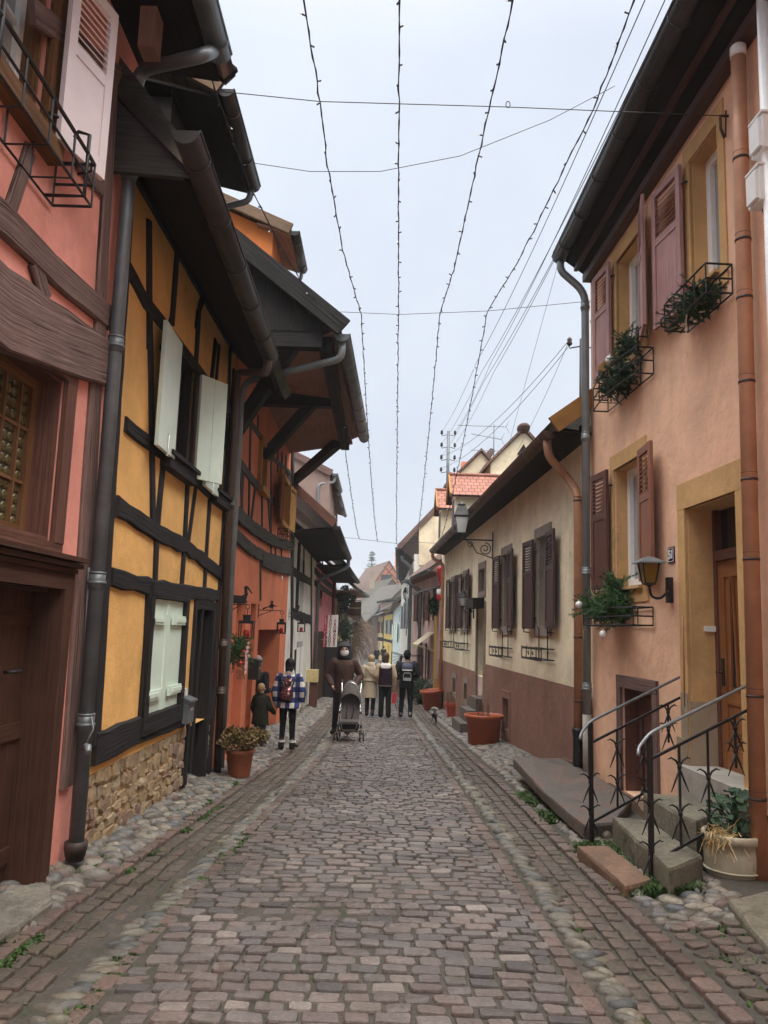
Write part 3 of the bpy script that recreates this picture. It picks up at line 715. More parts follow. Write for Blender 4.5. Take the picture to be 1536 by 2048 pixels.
# door
f = MB(); frame_ring(f, W, dr, .20, -.03, .05, wt=.12, wb=0); frame_ring(f, W, dr, .10, .05, .075, wt=.07, wb=0)
for k, zz in enumerate((1.80, 1.835, 1.875)): f.wbox(W, 5.7, 7.42 + .02 * k, -.02, .07 + .03 * k, zz, zz + .03)
f.wbox(W, 7.20, 7.218, -.31, .048, -.25, 1.69); f.wbox(W, 6.0, 7.2, -.31, -.031, 1.67, 1.689); f.build('door_frame', M['doorbrown'], H)
d = MB()
for k in range(6): d.wbox(W, 6.0 + k * .2 + .002, 6.0 + (k + 1) * .2 - .002, -.19, -.14, -.25, 1.67)
for zz in (.0, .75, 1.45): d.wbox(W, 6.0, 7.2, -.14, -.12, zz, zz + .10)
D = d.build('door', M['doorbrown'], H); k = MB(); p = W.at(8, 1344, -.12); k.tube([p, p + W.n * .05, p + W.n * .05 + W.t * .12], .012, 6); k.build('door_handle', M['iron'], D)
# upper window
f = MB(); frame_ring(f, W, wu, .13, -.02, .03, wb=0); f.wbox(W, 5.2, 6.55, -.05, .09, 4.24, 4.36); f.build('window_surround', M['goldoak'], H)
rv = MB()
for k in range(4): rv.wbox(W, wu[1] - .02 - .012 * k, wu[1] - .001 - .012 * k, -.19 + .04 * k, -.15 + .04 * k, wu[2], wu[3])
rv.build('window_reveal', M['goldoak'], H)
window(H, W, (5.32, 6.35, 4.38, 5.6), -.18, M['whiteplastic'], M['netcurtain'], nx=2, nz=2)
shutter(H, W, 6.46, 4.36, .46, 1.2, 1, .25, M['pinkwhite'], 'louvre', o=.07, lf=.42, label='pinkish white louvred shutter folded open')
# eave
ga, gb = W.at(435, 108, .7), W.at(398, 25, .7); gz0 = ga.z
gutter(H, W.P(2.0, .72, gz0), W.P(W.s(435, 108, .7), .72, gz0), .09, M['zinc'])
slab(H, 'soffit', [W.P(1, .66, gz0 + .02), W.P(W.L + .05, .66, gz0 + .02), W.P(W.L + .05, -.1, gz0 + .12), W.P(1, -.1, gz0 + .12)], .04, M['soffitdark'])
roof(H, W, 1, W.L + .08, .78, gz0 + .06, -3, gz0 + 3.4, M['tilered'])
vb = MB(); vb.bar(W.P(W.L + .03, .75, gz0 + .02), W.P(W.L + .03, -3, gz0 + 3.3), .05, .16); vb.build('verge_board', M['soffitdark'], H)
bx_ = MB(); c = W.at(293, 75, .25); bx_.box(c - V((.02, .12, .16)), c + V((.1, .05, .16))); bx_.build('vent_box', M['soffit'], H)
e = W.at(276, 140, .1)
downpipe(H, [W.at(430, 100, .7), W.at(402, 112, .68), e, W.at(262, 300, .1), W.at(152, 1690, .1)], .052, M['zinc'], [W.z(248, 330, .1), W.z(228, 690, .1), W.z(190, 1165, .1), W.z(168, 1450, .1)], boot=(W.z(150, 1690, .1), M['rustiron']))
ck = MB(); p = W.at(172, 1495, .15); ck.tube([p, p + V((.03, -.05, .01)), p + V((.05, -.09, -.02))], [.03, .025, .02], 8); ck.tube([p + V((.0, 0, .03)), p + V((.03, .03, .12)), p + V((0, .05, .2))], .006, 6); ck.build('water_tap', M['zinclight'], H)
cd_ = MB(); cd_.bar(W.at(176, 1135, .02), W.at(160, 1440, .02), .05, .03, W.n); cd_.build('cable_duct', M['whiteplastic'], H)

# ================================================================== ochre yellow half-timbered house
W = W2
H = thing('half_timbered_house', W.P(2, 0, g(8)), 'ochre yellow half-timbered house with black beams, mint shutters and a rubble stone plinth', 'house', 'houses along the lane')
wa = (1.42, 2.40, 3.10, 4.20, .2); wb = (3.48, 4.22, 3.10, 4.16, .2); wg = (1.38, 2.55, .66, 1.72, .15); dr = (3.14, 4.02, -.5, 1.72, .40)
zt = 5.35
facade(H, W, 0, W.L, .36, zt, [wa, wb, wg, (3.14, 4.02, .36, 1.72, .4)], M['yellow'], back=5)
t = MB(); B = lambda pts, w, **k: t.beampx(W, pts, w, **k)
B([(255, 400), (186, 1490)], .17, o1=.03); B([(467, 740), (448, 1010), (437, 1190)], .15)
B([(262, 335), (360, 510), (467, 700)], .13, o1=.03); B([(248, 527), (287, 600), (387, 730), (461, 828)], .13, o1=.03)
B([(248, 848), (320, 905), (378, 950), (452, 1018)], .13, o1=.03); B([(230, 1010), (310, 1065), (368, 1092), (444, 1152)], .16, o1=.035, jit=.25)
B([(218, 1153), (290, 1173), (437, 1192)], .15, o1=.035, jit=.25); B([(183, 1500), (270, 1461), (364, 1430)], .24, o1=.04, jit=.1)
for p in ([(296, 440), (297, 700)], [(297, 590), (302, 880), (304, 1045)], [(352, 510), (342, 648)], [(365, 425), (365, 500)], [(410, 582), (397, 616), (390, 727)], [(416, 520), (416, 610)], [(395, 625), (391, 660)], [(430, 681), (421, 763)], [(325, 925), (312, 1060), (308, 1166)], [(374, 962), (367, 1095), (361, 1180)], [(418, 1000), (410, 1127), (407, 1183)], [(459, 690), (452, 900)]):
    B(p, .125, o1=.022, jit=.14)
B([(437, 690), (429, 775)], .08); B([(390, 970), (373, 1098)], .08); B([(320, 700), (340, 640)], .07)
B([(296, 1180), (283, 1440)], .15, o1=.045); B([(372, 1200), (361, 1400)], .10, o1=.03); B([(405, 1195), (378, 1545)], .06); B([(434, 1200), (424, 1400), (414, 1550)], .14, o1=.04)
t.build('timber_frame', M['blacktim'], H)
# stone plinth
mb = MB(); pl = facade(H, W, 0, W.L, -.9, .40, [dr], M['sand'], back=5, name='plinth', o=-.02)
ps = MB()
mm, nt2, bs2 = _mat('rubble stone'); ge = _n(nt2, 'ShaderNodeNewGeometry'); wv = _coords(nt2, 'World', (1, 1, 1))
col = _ramp(nt2, ge.outputs['Random Per Island'], [(.1, (.42, .30, .17)), (.3, (.50, .38, .24)), (.5, (.34, .24, .16)), (.65, (.26, .17, .15)), (.8, (.54, .44, .30)), (.95, (.40, .29, .18))])
aa = _noise(nt2, wv, 22, 6, .75); col = _mix(nt2, .8, col, _ramp(nt2, aa, [(.3, (.6, .58, .55)), (.7, (1.25, 1.2, 1.15))]), 'MULTIPLY'); nt2.links.new(col, bs2.inputs['Base Color']); bs2.inputs['Roughness'].default_value = .9; _bump(nt2, bs2, aa, 1.0, .03); M['rubble'] = mm
M['mortar'] = plaster('sandy mortar', (.44, .31, .17), bump=1, grain=40, stain=(.25, .17, .1), sf=.7); pl.data.materials[0] = M['mortar']
for (a, b) in ((0, 3.1), (4.05, W.L)):
    z = -.75
    while z < .36:
        hh = R(.05, .14); s = a + R(-.05, .05)
        while s < b:
            l = R(.06, .30); sa, sb = max(a, s) + .008, min(b, s + l) - .008
            if sb - sa > .04:
                zt2 = min(.38, z + hh - .004 + R(-.03, .03)); za = z + R(-.02, .02); n = 11; pts = []; cx, cz = (sa + sb) / 2, (za + zt2) / 2
                for k in range(n):
                    an = 2 * math.pi * k / n + R(-.15, .15); e = .55; cc, ss = math.cos(an), math.sin(an)
                    q = (abs(cc) ** 7 + abs(ss) ** 7) ** (-1 / 7) * R(.76, 1.08); pts.append((cx + (sb - sa) / 2 * cc * q, cz + (zt2 - za) / 2 * ss * q))
                pr_ = R(-.010, .012); ps.loft([[W.P(u, -.03, v) for u, v in pts], [W.P(u, pr_ - .004, v) for u, v in pts], [W.P(cx + (u - cx) * .86, pr_ + R(-.004, .008), cz + (v - cz) * .86) for u, v in pts]], sm=False)
            s += l
        z += hh
    ps.build('plinth_stones', M['rubble'], H); ps = MB()
# windows
def dark_sill(s0, s1, z):
    k = MB(); k.wbox(W, s0, s1, -.02, .10, z - .14, z - .02); k.wbox(W, s0 - .03, s1 + .03, -.02, .13, z - .02, z + .02); k.build('window_sill', M['blacktim'], H)
for h in (wa, wb):
    k = MB(); k.wbox(W, h[0] - .001, h[0] + .014, -.19, -.021, h[2], h[3]); k.wbox(W, h[1] - .014, h[1] + .001, -.19, -.021, h[2], h[3]); k.wbox(W, h[0] + .014, h[1] - .014, -.19, -.021, h[3] - .014, h[3] - .001); k.build('window_reveal', M['blacktim'], H)
    window(H, W, h, -.18, M['darkwood'], M['glass'], nx=2, nz=2); dark_sill(h[0] - .03, h[1] + .05, h[2] - .02)
    k = MB(); frame_ring(k, W, h, .06, -.02, .035, wb=0); k.build('window_surround', M['blacktim'], H)
shutter(H, W, 1.50, 3.03, .62, 1.14, -1, .03, M['mint'], 'plain', o=.07)
shutter(H, W, 2.42, 3.02, .40, 1.14, 1, .55, M['mint'], 'plain', o=.06, hook=False)
shutter(H, W, 3.50, 3.0, .80, 1.16, -1, .03, M['mint'], 'plain', o=.07)
kk = MB(); kk.wbox(W, 2.42, 2.56, -.02, .06, 3.06, 4.12); kk.build('window_post', M['darkwood'], H)
# closed ground floor shutters with strap hinges
k = MB(); frame_ring(k, W, wg, .10, -.05, .06, wt=.13, wb=.16); k.build('window_surround', M['blacktim'], H)
for i in range(2):
    m_ = (wg[0] + wg[1]) / 2; s0, s1 = (wg[0] + .01, m_ - .004) if i == 0 else (m_ + .004, wg[1] - .01); d = MB()
    d.wbox(W, s0, s1, -.02, .015, wg[2] + .01, wg[3] - .01); s = s0 if i == 0 else s1
    d.wbox(W, *sorted((m_ + (-.004 if i == 0 else .004), m_ + (-.06 if i == 0 else .06))), .015, .028, wg[2] + .01, wg[3] - .01)
    sh = d.build('shutter', M['mint'], H)
    for zz in (wg[2] + .17, wg[3] - .20):
        q = MB()
        q.wbox(W, *((s0 - .03, s0 + .46) if i == 0 else (s1 - .46, s1 + .05)), .028, .05, zz - .045, zz + .045)
        q.wbox(W, *((s0 - .03, s0 + .34) if i == 0 else (s1 - .34, s1 + .06)), .05, .058, zz - .02, zz + .02)
        q.build('strap_hinge', M['mint'], sh); q = MB()
        q.wbox(W, *((s0 - .06, s0 - .0) if i == 0 else (s1 - .0, s1 + .08)), .03, .065, zz - .05, zz + .01); q.build('hinge_pin', M['iron'], sh)
# door
k = MB(); k.wbox(W, 3.06, 3.15, -.3, .03, -.55, 1.76); k.wbox(W, 3.98, 4.10, -.38, .035, -.5, 1.76); k.wbox(W, 3.15, 3.98, -.3, .03, 1.66, 1.80); k.build('door_frame', M['blacktim'], H)
d = MB()
for i in range(5): d.wbox(W, 3.15 + i * .166 + .002, 3.15 + (i + 1) * .166 - .002, -.40, -.36, -.36, 1.66)
D = d.build('door', M['darkwood'], H); k = MB(); k.ell(W.P(3.25, -.33, .6), .03); k.build('door_knob', M['steel'], D)
k = MB(); k.prism([W.P(2.95, -.3, -.50), W.P(2.98, .17, -.50), W.P(4.1, .19, -.52), W.P(4.15, -.3, -.52)], UP * .15); k.build('doorstep', M['concrete'], H)
# eave
q0, q1 = W.at(372, 262, .72), W.at(540, 712, .72); zg = (q0.z + q1.z) / 2; sa, sb = W.s(372, 262, .72), W.s(540, 712, .72)
gutter(H, W.P(sa, .72, q0.z), W.P(sb, .72, q1.z), .095, M['darkgutter'])
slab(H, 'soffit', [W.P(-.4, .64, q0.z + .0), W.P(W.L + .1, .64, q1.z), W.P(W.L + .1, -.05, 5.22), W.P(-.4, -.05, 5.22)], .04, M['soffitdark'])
roof(H, W, -.45, W.L + .15, .76, q0.z + .06, -3.2, q0.z + 4.0, M['tilemoss'], ze2=q1.z + .06)
k = MB(); k.prism([W.P(-.42, .70, q0.z), W.P(-.42, .0, q0.z + .05), W.P(-.42, .0, 5.75), W.P(-.42, .66, q0.z + .16)], W.t * .05); k.build('verge_board', M['greytim'], H)
downpipe(H, [W.P(sb - .08, .72, q1.z - .03), W.P(sb - .06, .70, q1.z - .22), W.at(476, 745, .09), W.at(470, 800, .09), W.at(434, 1545, .09)], .05, M['brownpipe'], [W.z(459, 1010, .09), W.z(452, 1290, .09), W.z(444, 1385, .09)])
# shed dormer above
D = 6.25; q0, q1 = atZ(441, 178, D), atZ(497, 372, D); oe = (q0.x + q1.x) / 2
dm = MB(); dm.box((oe - .75, q0.y + .1, 5.6), (oe - .45, q1.y - .05, D - .02)); dm.build('dormer', M['planks'], H)
slab(H, 'dormer_roof', [V((oe, q0.y, D + .05)), V((oe, q1.y, D + .05)), V((oe - 3, q1.y, D + 1.7)), V((oe - 3, q0.y, D + 1.7))], .10, M['tilemoss'])
k = MB(); k.bar(V((oe + .02, q0.y - .02, D + .02)), V((oe - 2.6, q0.y - .02, D + 1.44)), .05, .17); k.build('verge_board', M['raftwood'], H)
slab(H, 'soffit', [V((oe, q0.y, D - .06)), V((oe, q1.y, D - .06)), V((oe - .7, q1.y, D + .1)), V((oe - .7, q0.y, D + .1))], .03, M['soffitdark'])
gutter(H, (oe + .05, q0.y, D), (oe + .05, q1.y, D), .075, M['darkgutter'])
downpipe(H, [V((oe + .04, q1.y - .05, D - .05)), V((oe + .02, q1.y - .04, D - .2)), V((oe - .5, q1.y - .0, D - .32))], .035, M['zinc'])
# ================================================================== terracotta house with the deep braced roof
W = W3
H = thing('half_timbered_house', W.P(3, 0, g(14)), 'terracotta half-timbered house whose deep roof overhang stands on black diagonal braces', 'house', 'houses along the lane')
ws = (2.68, 3.30, 3.80, 4.56, .18); wo = (5.62, 7.05, 3.64, 4.58, .2); nd = (3.75, 7.25, -1.0, 1.42, .55); n2 = (1.3, 2.2, -.9, 1.9, .35); n3 = (2.7, 3.3, -.9, 1.85, .30)
facade(H, W, 0, W.L, -1.2, 5.7, [ws, wo, nd, n2, n3], M['terra'], back=5)
t = MB(); B = lambda pts, w, **k: t.beampx(W, pts, w, **k)
B([(466, 905), (479, 927), (508, 966), (537, 997)], .15, o1=.03); B([(537, 997), (548, 1003)], .15); B([(574, 950), (586, 975)], .15)
B([(490, 830), (516, 868), (534, 905), (560, 930), (586, 950)], .10)
B([(464, 1022), (503, 1056), (537, 1078), (560, 1087), (581, 1091)], .22, o1=.06, jit=.2)
B([(464, 1066), (500, 1099), (530, 1116), (555, 1121), (581, 1125)], .20, o1=.05, jit=.2); B([(520, 1120), (545, 1134), (580, 1142)], .20, o1=.055, jit=.2)
for p in ([(500, 850), (496, 1045)], [(478, 900), (484, 1040)], [(511, 960), (500, 1050)], [(515, 830), (514, 870)], [(523, 985), (523, 1072)], [(541, 920), (541, 1075)], [(534, 985), (541, 1075)], [(555, 900), (554, 945)], [(563, 905), (563, 945)], [(571, 910), (571, 955)], [(486, 930), (481, 1040)], [(541, 1078), (541, 1120)], [(520, 1112), (520, 1200)], [(550, 1095), (550, 1130)], [(562, 1100), (562, 1130)]):
    B(p, .11, o1=.022, jit=.18)
B([(583, 900), (581, 1260), (575, 1440)], .30, o1=.06)
t.build('timber_frame', M['greytim'], H)
# windows
k = MB(); frame_ring(k, W, ws, .09, -.02, .06, wb=.0); k.wbox(W, ws[0] - .12, ws[1] + .12, -.02, .12, ws[2] - .10, ws[2]); k.build('window_surround', M['ochrewood'], H)
window(H, W, ws, -.15, M['darkwood'], M['glass'], nx=1)
k = MB(); frame_ring(k, W, wo, .10, -.02, .06, wb=0); k.wbox(W, wo[0] - .1, wo[1] + .1, -.02, .12, wo[2] - .10, wo[2]); k.build('window_surround', M['ochrewood'], H)
window(H, W, wo, -.17, M['ochrewood'], M['glass'], nx=2, nz=2)
shutter(H, W, 5.60, 3.55, .95, .96, -1, .12, M['ochrewood'], 'panel', o=.08, hook=False); shutter(H, W, 7.07, 3.62, .72, .98, 1, .08, M['ochrewood'], 'panel', o=.07, hook=False)
# doors in the recesses
for h, dp in ((nd, -.52), (n2, -.32), (n3, -.27)):
    d = MB(); n = max(3, round((h[1] - h[0]) / .2)); wd = (h[1] - h[0]) / n
    for i in range(n): d.wbox(W, h[0] + i * wd + .002, h[0] + (i + 1) * wd - .002, dp - .03, dp, h[2], h[3] - .002)
    d.build('door', M['terra'] if h is not nd else M['darkwood'], H)
d = MB(); 
k = MB(); k.prism([W.P(3.6, -.5, -.86), W.P(3.6, .12, -.86), W.P(7.4, .12, -.88), W.P(7.4, -.5, -.88)], UP * .16); k.build('doorstep', M['concrete'], H)
k = MB(); c = W.at(563, 1156, .0); k.lathe(c, [(.05, 0), (.055, .01), (.04, .02)], 14, W.n, sq=1.5); k.build('door_plaque', M['signwhite'], H)
# deep roof: purlin, ties, braces, soffit
ez = 5.25
g0, g1 = atZ(684, 668, ez), atZ(728, 876, ez); pu0, pu1 = atZ(637, 690, 5.15), atZ(690, 888, 5.15)
dirg = (g1 - g0).normalized()
gutter(H, g0, g1, .10, M['zinc'])
wA, wB = W.P(-.15, 0, 5.2), W.P(7.4, 0, 5.45)
s = slab(H, 'soffit', [pu0 + V((.15, 0, .05)), pu1 + V((.15, .1, .05)), V((wB.x, wB.y, 5.42)), V((wA.x, wA.y, 5.36))], .03, M['soffit'])
slab(H, 'eave_board', [g0 + V((-.08, 0, .06)), g1 + V((-.08, 0, .06)), pu1 + V((.0, .1, .10)), pu0 + V((.0, 0, .10))], .03, M['soffit'])
rz = 5.34; slab(H, 'roof', [V((g0.x - .02, g0.y - .08, rz)), V((g1.x - .02, g1.y, rz)), V((g1.x - 4.2, g1.y, rz + 3.3)), V((g0.x - 4.2, g0.y - .08, rz + 3.3))], .10, M['tilemoss'])
k = MB(); k.bar(V((g0.x + .03, g0.y - .12, rz - .05)), V((g0.x - 4.0, g0.y - .12, rz + 3.12)), .05, .24); k.build('barge_board', M['blacktim'], H)
k = MB()                                                              # boarded gable triangle under the verge
yg = g0.y + .02; x1 = pu0.x + .05; x0 = x1 - 1.5; n = 8
for i in range(n):
    a, b = x0 + (x1 - x0) * i / n, x0 + (x1 - x0) * (i + 1) / n; top = lambda x: rz - .06 + (g0.x - x) * .786 - .08
    k.prism([V((a + .003, yg, top(a))), V((a + .003, yg, 5.28)), V((b - .003, yg, 5.28)), V((b - .003, yg, top(b)))], V((0, .025, 0)))
k.build('gable_boards', M['planks'], H)
k = MB(); k.bar(pu0 + V((.1, -.05, 0)), pu1 + V((0, .12, 0)), .17, .2); k.build('purlin', M['blacktim'], H)
def tie(pu, y): k = MB(); k.bar(V((pu.x + .05, y, 5.17)), V((-2.15, y, 5.17)), .17, .2); return k.build('tie_beam', M['blacktim'], H)
tie(pu0, g0.y + .1)
for t_, wpx, tpx in ((0, (476, 868), (573, 696)), (.48, (531, 918), (634, 815)), (1, (587, 966), (664, 892))):
    p = pu0.lerp(pu1, t_); a = W.at(*wpx); y = a.y
    tp = p.lerp(V((W.P(0, 0, 0).x, p.y, p.z)), .28 if t_ < 1 else .12); 
    k = MB(); k.bar(a + V((-.05, 0, 0)), V((tp.x, tp.y, 5.16)), .17, .19, W.t); k.build('brace', M['blacktim'], H)
    if 0 < t_ < 1: tie(p, p.y)
pa = W.at(484, 765, .10)
downpipe(H, [g0 + V((.0, .1, -.06)), g0 + V((.0, .1, -.30)), pa + V((.05, 0, .02)), W.at(482, 800, .08), W.at(441, 1535, .08)], .048, M['zinclight'], [])
# orange dormer
D = 7.2; q0, q1 = atZ(582, 462, D), atZ(606, 540, D)
k = MB(); k.prism([V((q0.x - .28, q0.y + .12, 5.6)), V((q0.x - .28, q0.y + .12, D + .06)), V((q0.x - 2.8, q0.y + .12, D + 1.14)), V((q0.x - 2.8, q0.y + .12, 5.6))], V((0, q1.y - q0.y - .2, 0))); k.build('dormer', M['orangew'], H)
dr_ = slab(H, 'dormer_roof', [V((q0.x, q0.y, D + .06)), V((q0.x, q1.y, D + .06)), V((q0.x - 3, q1.y, D + 1.35)), V((q0.x - 3, q0.y, D + 1.35))], .08, M['tilemoss'])
k = MB(); k.bar(V((q0.x, q0.y - .02, D + .02)), V((q0.x - 2.8, q0.y - .02, D + 1.22)), .05, .16); k.build('verge_board', M['raftwood'], H)
slab(H, 'soffit', [V((q0.x, q0.y, D - .03)), V((q0.x, q1.y, D - .03)), V((q0.x - .5, q1.y, D + .12)), V((q0.x - .5, q0.y, D + .12))], .03, M['soffit'])
gutter(H, (q0.x + .05, q0.y, D), (q0.x + .05, q1.y, D), .07, M['darkgutter']); downpipe(H, [V((q0.x + .04, q1.y - .05, D - .05)), V((q0.x + .03, q1.y - .05, D - .2)), V((q0.x - .4, q1.y - .05, D - .3))], .03, M['zinc'])

# ================================================================== white house with black timbers
W = W4
H = thing('half_timbered_house', W.P(3, 0, g(22)), 'limewashed house with dark timbers and a low dark eave, beyond the terracotta house', 'house', 'houses along the lane')
facade(H, W, 0, W.L, -1.5, 3.9, [(2.2, 3.6, 1.9, 3.3), (2.0, 3.6, -1.0, .9, .3)], M['white'], back=5)
t = MB(); B = lambda pts, w, **k: t.beampx(W, pts, w, **k)
B([(584, 1030), (582, 1300), (578, 1450)], .28); B([(583, 1140), (600, 1152), (622, 1165)], .22); B([(583, 1226), (600, 1232), (622, 1240)], .26, jit=.25)
B([(598, 1085), (592, 1225)], .5); B([(622, 1060), (622, 1400)], .3); B([(607, 1080), (607, 1150)], .12); B([(583, 1045), (600, 1062), (622, 1085)], .2)
t.build('timber_frame', M['blacktim'], H)
window(H, W, (2.2, 3.6, 1.9, 3.3), -.15, M['pvcwhite'], M['glass'], nx=2, nz=2); k = MB(); k.wbox(W, 2.0, 3.6, -.3, -.26, -1.0, .9); k.build('door', M['signdark'], H)
sh = MB(); sh.wbox(W, 2.4, 3.4, .01, .05, -.2, 1.1); sh.build('notice_board', M['greyplastic'], H); 
for a in (2.0, 3.0): sh = MB(); sh.wbox(W, a, a + .7, .052, .07, .1, .95); sh.build('notice', M['signwhite'], H)
ez = 3.75; g0, g1 = atZ(664, 1054, ez), atZ(703, 1105, ez); o_ = 1.05
g0 = W.P(.1, o_, 3.9); g1 = W.P(W.L, o_, 3.75)
gutter(H, g0, g1, .10, M['darkgutter'])
slab(H, 'soffit', [g0 + V((-.08, 0, -.02)), g1 + V((-.08, 0, -.02)), W.P(W.L, -.1, 3.62), W.P(0, -.1, 3.75)], .04, M['soffitdark'])
slab(H, 'roof', [g0 + V((.02, -.3, .05)), g1 + V((.02, .1, .05)), W.P(W.L + .1, -2.2, 6.6), W.P(-.2, -2.2, 6.75)], .10, M['tilered'])
k = MB(); k.bar(g0 + V((0, -.32, .02)), W.P(-.22, -2.2, 6.7), .04, .2); k.build('barge_board', M['darkwood'], H)
downpipe(H, [g1 + V((0, -.1, -.05)), g1 + V((0, -.1, -.3)), W.P(W.L - .2, .12, 3.0), W.P(W.L - .2, .12, 2.7), W.P(W.L - .2, .12, -1.0)], .06, M['zinc'])
# grey brown house behind with dormers
H = thing('house', V((-3.6, 28, g(28))), 'grey brown rendered gable with a red verge and dormers, behind the limewashed house', 'house', 'houses along the lane')
Y = 24.0; A = lambda x, y: atY(x, y, Y)
k = MB(); k.prism([A(560, 900), A(660, 945), A(655, 1085), A(560, 1010)], V((-.2, 6, 0))); k.build('wall', M['greywall'], H)
a, b = A(552, 892), A(664, 948); k = MB(); k.prism([a, b, b + V((0, 6, 0)), a + V((0, 6, 0))], UP * .12); k.build('roof', M['tilered'], H)
k = MB(); k.bar(a + V((0, -.06, .02)), b + V((0, -.06, .02)), .06, .2); k.build('verge_board', M['redwood'], H)
gutter(H, b + V((.08, 0, .02)), b + V((.08, 3.2, .02)), .09, M['zinc'])
downpipe(H, [b + V((.08, .1, -.05)), b + V((.06, .1, -.25)), A(636, 968), A(636, 1000), A(633, 1020)], .05, M['zinclight'])
for i, (px, py, Yd) in enumerate(((668, 985, 27.5), (676, 1010, 31))):
    c = atY(px, py, Yd)
    k = MB(); k.box(c + V((-1.5, .4, -1.6)), c + V((-.15, 2.6, -.05))); q = k.build('dormer', M['greywall'], H)
    k = MB(); k.prism([c + V((.1, 0, -.02)), c + V((.1, 3, -.02)), c + V((-2, 3, .5)), c + V((-2, 0, .5))], UP * .1); k.build('dormer_roof', M['tilered'], q)
    gutter(q, c + V((.15, 0, 0)), c + V((.15, 3, 0)), .07, M['zinc'])
    for j in range(3): k = MB(); k.box(c + V((-.15, .55 + j * .7, -1.3)), c + V((-.12, 1.0 + j * .7, -.35))); k.build('window', M['signwhite'] if j % 2 == 0 else M['darkwood'], q)

# ================================================================== pink house with the shop
W = W5
H = thing('half_timbered_house', W.P(3, 0, g(29)), 'pink half-timbered shop house with a maroon corner post and a dark shop door', 'house', 'houses along the lane')
facade(H, W, 0, W.L, -1.6, 3.7, [(1.2, 2.2, 2.2, 3.0), (3.0, 5.8, -1.3, 1.0, .4)], M['pink'], back=5)
t = MB(); B = lambda pts, w, **k: t.beampx(W, pts, w, **k)
B([(628, 1140), (650, 1163), (664, 1175)], .22); B([(628, 1165), (650, 1180), (664, 1190)], .2); B([(645, 1175), (642, 1195)], .12); B([(645, 1110), (645, 1160)], .12)
t.build('timber_frame', M['greytim'], H); window(H, W, (1.2, 2.2, 2.2, 3.0), -.15, M['darkwood'], M['glass'])
k = MB(); k.wbox(W, 6.2, 7.0, -.05, .08, -1.5, 3.6); k.build('corner_post', M['maroon'], H)
k = MB(); k.wbox(W, .3, 3.0, -.02, .10, -1.3, 1.35); k.wbox(W, 5.8, 6.1, -.02, .08, -1.3, 1.3); k.wbox(W, 3.0, 5.8, -.02, .08, 1.0, 1.3); k.build('shop_front', M['signdark'], H)
k = MB(); k.prism([W.P(3.0, .1, -1.2), W.P(3.0, .15, -1.2), W.P(3.5, .55, -1.2), W.P(3.45, .55, -1.2)], UP * 2.3); k.build('door', M['planks'], H)
g0, g1 = W.P(-.1, .95, 3.55), W.P(W.L + .3, .95, 3.4); gutter(H, g0, g1, .09, M['darkgutter'])
slab(H, 'soffit', [g0 + V((-.06, 0, -.02)), g1 + V((-.06, 0, -.02)), W.P(W.L, -.1, 3.35), W.P(0, -.1, 3.5)], .04, M['soffitdark'])
slab(H, 'roof', [g0 + V((.02, -.1, .05)), g1 + V((.02, .1, .05)), W.P(W.L + .1, -2.6, 6.3), W.P(-.2, -2.6, 6.4)], .10, M['tilemoss'])
WR1 = Wall((2.6 + .039 * 6.9, 4.6), (2.6 + .039 * 1.4, 10.1), -1)
WR2 = Wall((2.6 + .039 * 1.4, 10.1), (2.0, 27.0), -1)
WR0 = Wall((2.98, -2.0), (2.6 + .039 * 6.9, 4.6), -1)
# ================================================================== peach house, number 51
W = WR1
H = thing('rendered_house', W.P(3, 0, g(7)), 'peach rendered two-storey house numbered 51 with louvred brown shutters and an orange wooden door', 'house', 'houses along the lane')
wA = (1.80, 2.38, 4.62, 5.95, .30); wB = (3.57, 4.46, 4.72, 5.94, .30); wC = (3.70, 4.62, 2.04, 3.43, .28); dr = (1.68, 2.66, .36, 2.68, .34); hc = (3.50, 4.42, -.15, .95, .22)
facade(H, W, 0, W.L, -.6, 6.45, [wA, wB, wC, dr, hc], M['peach'], back=6)
# ochre stone surrounds with reveals
for h, wd, wt in ((wA, .12, .16), (wB, .12, .16), (wC, .12, .17)):
    k = MB(); frame_ring(k, W, h, wd, -.02, .014, wt=wt, wb=.17)
    a, b, c, d = h[:4]
    for q in ((a - .001, a + .012), (b - .012, b + .001)): k.wbox(W, q[0], q[1], -.24, -.021, c, d)
    k.wbox(W, a + .012, b - .012, -.24, -.021, d - .012, d - .001); k.wbox(W, a + .012, b - .012, -.27, -.021, c + .001, c + .014)
    k.build('window_surround', M['ochre'], H)
    window(H, W, (a + .014, b - .014, c + .016, d - .014), -.205, M['pvcwhite'], M['netcurtain'], fw=.085, nx=2, th=.06)
    k = MB(); k.wbox(W, a + .015, b - .015, -.20, .06, c - .03, c + .0); k.build('window_sill', M['ochre'], H)
k = MB(); frame_ring(k, W, dr, .15, -.02, .014, wt=.24, wb=0)
a, b, c, d = dr[:4]; k.wbox(W, a - .001, a + .012, -.33, -.021, c, d); k.wbox(W, b - .012, b + .001, -.33, -.021, .95, d); k.wbox(W, a + .012, b - .012, -.33, -.021, d - .012, d - .001); k.build('door_surround', M['ochre'], H)
k = MB(); k.wbox(W, b - .014, b + .003, -.33, .002, c, .95); k.wbox(W, b, b + .152, .0, .018, .30, 1.02); k.wbox(W, b + .02, b + .23, .0, .03, -.45, .62); k.build('worn_stone', M['sand'], H)
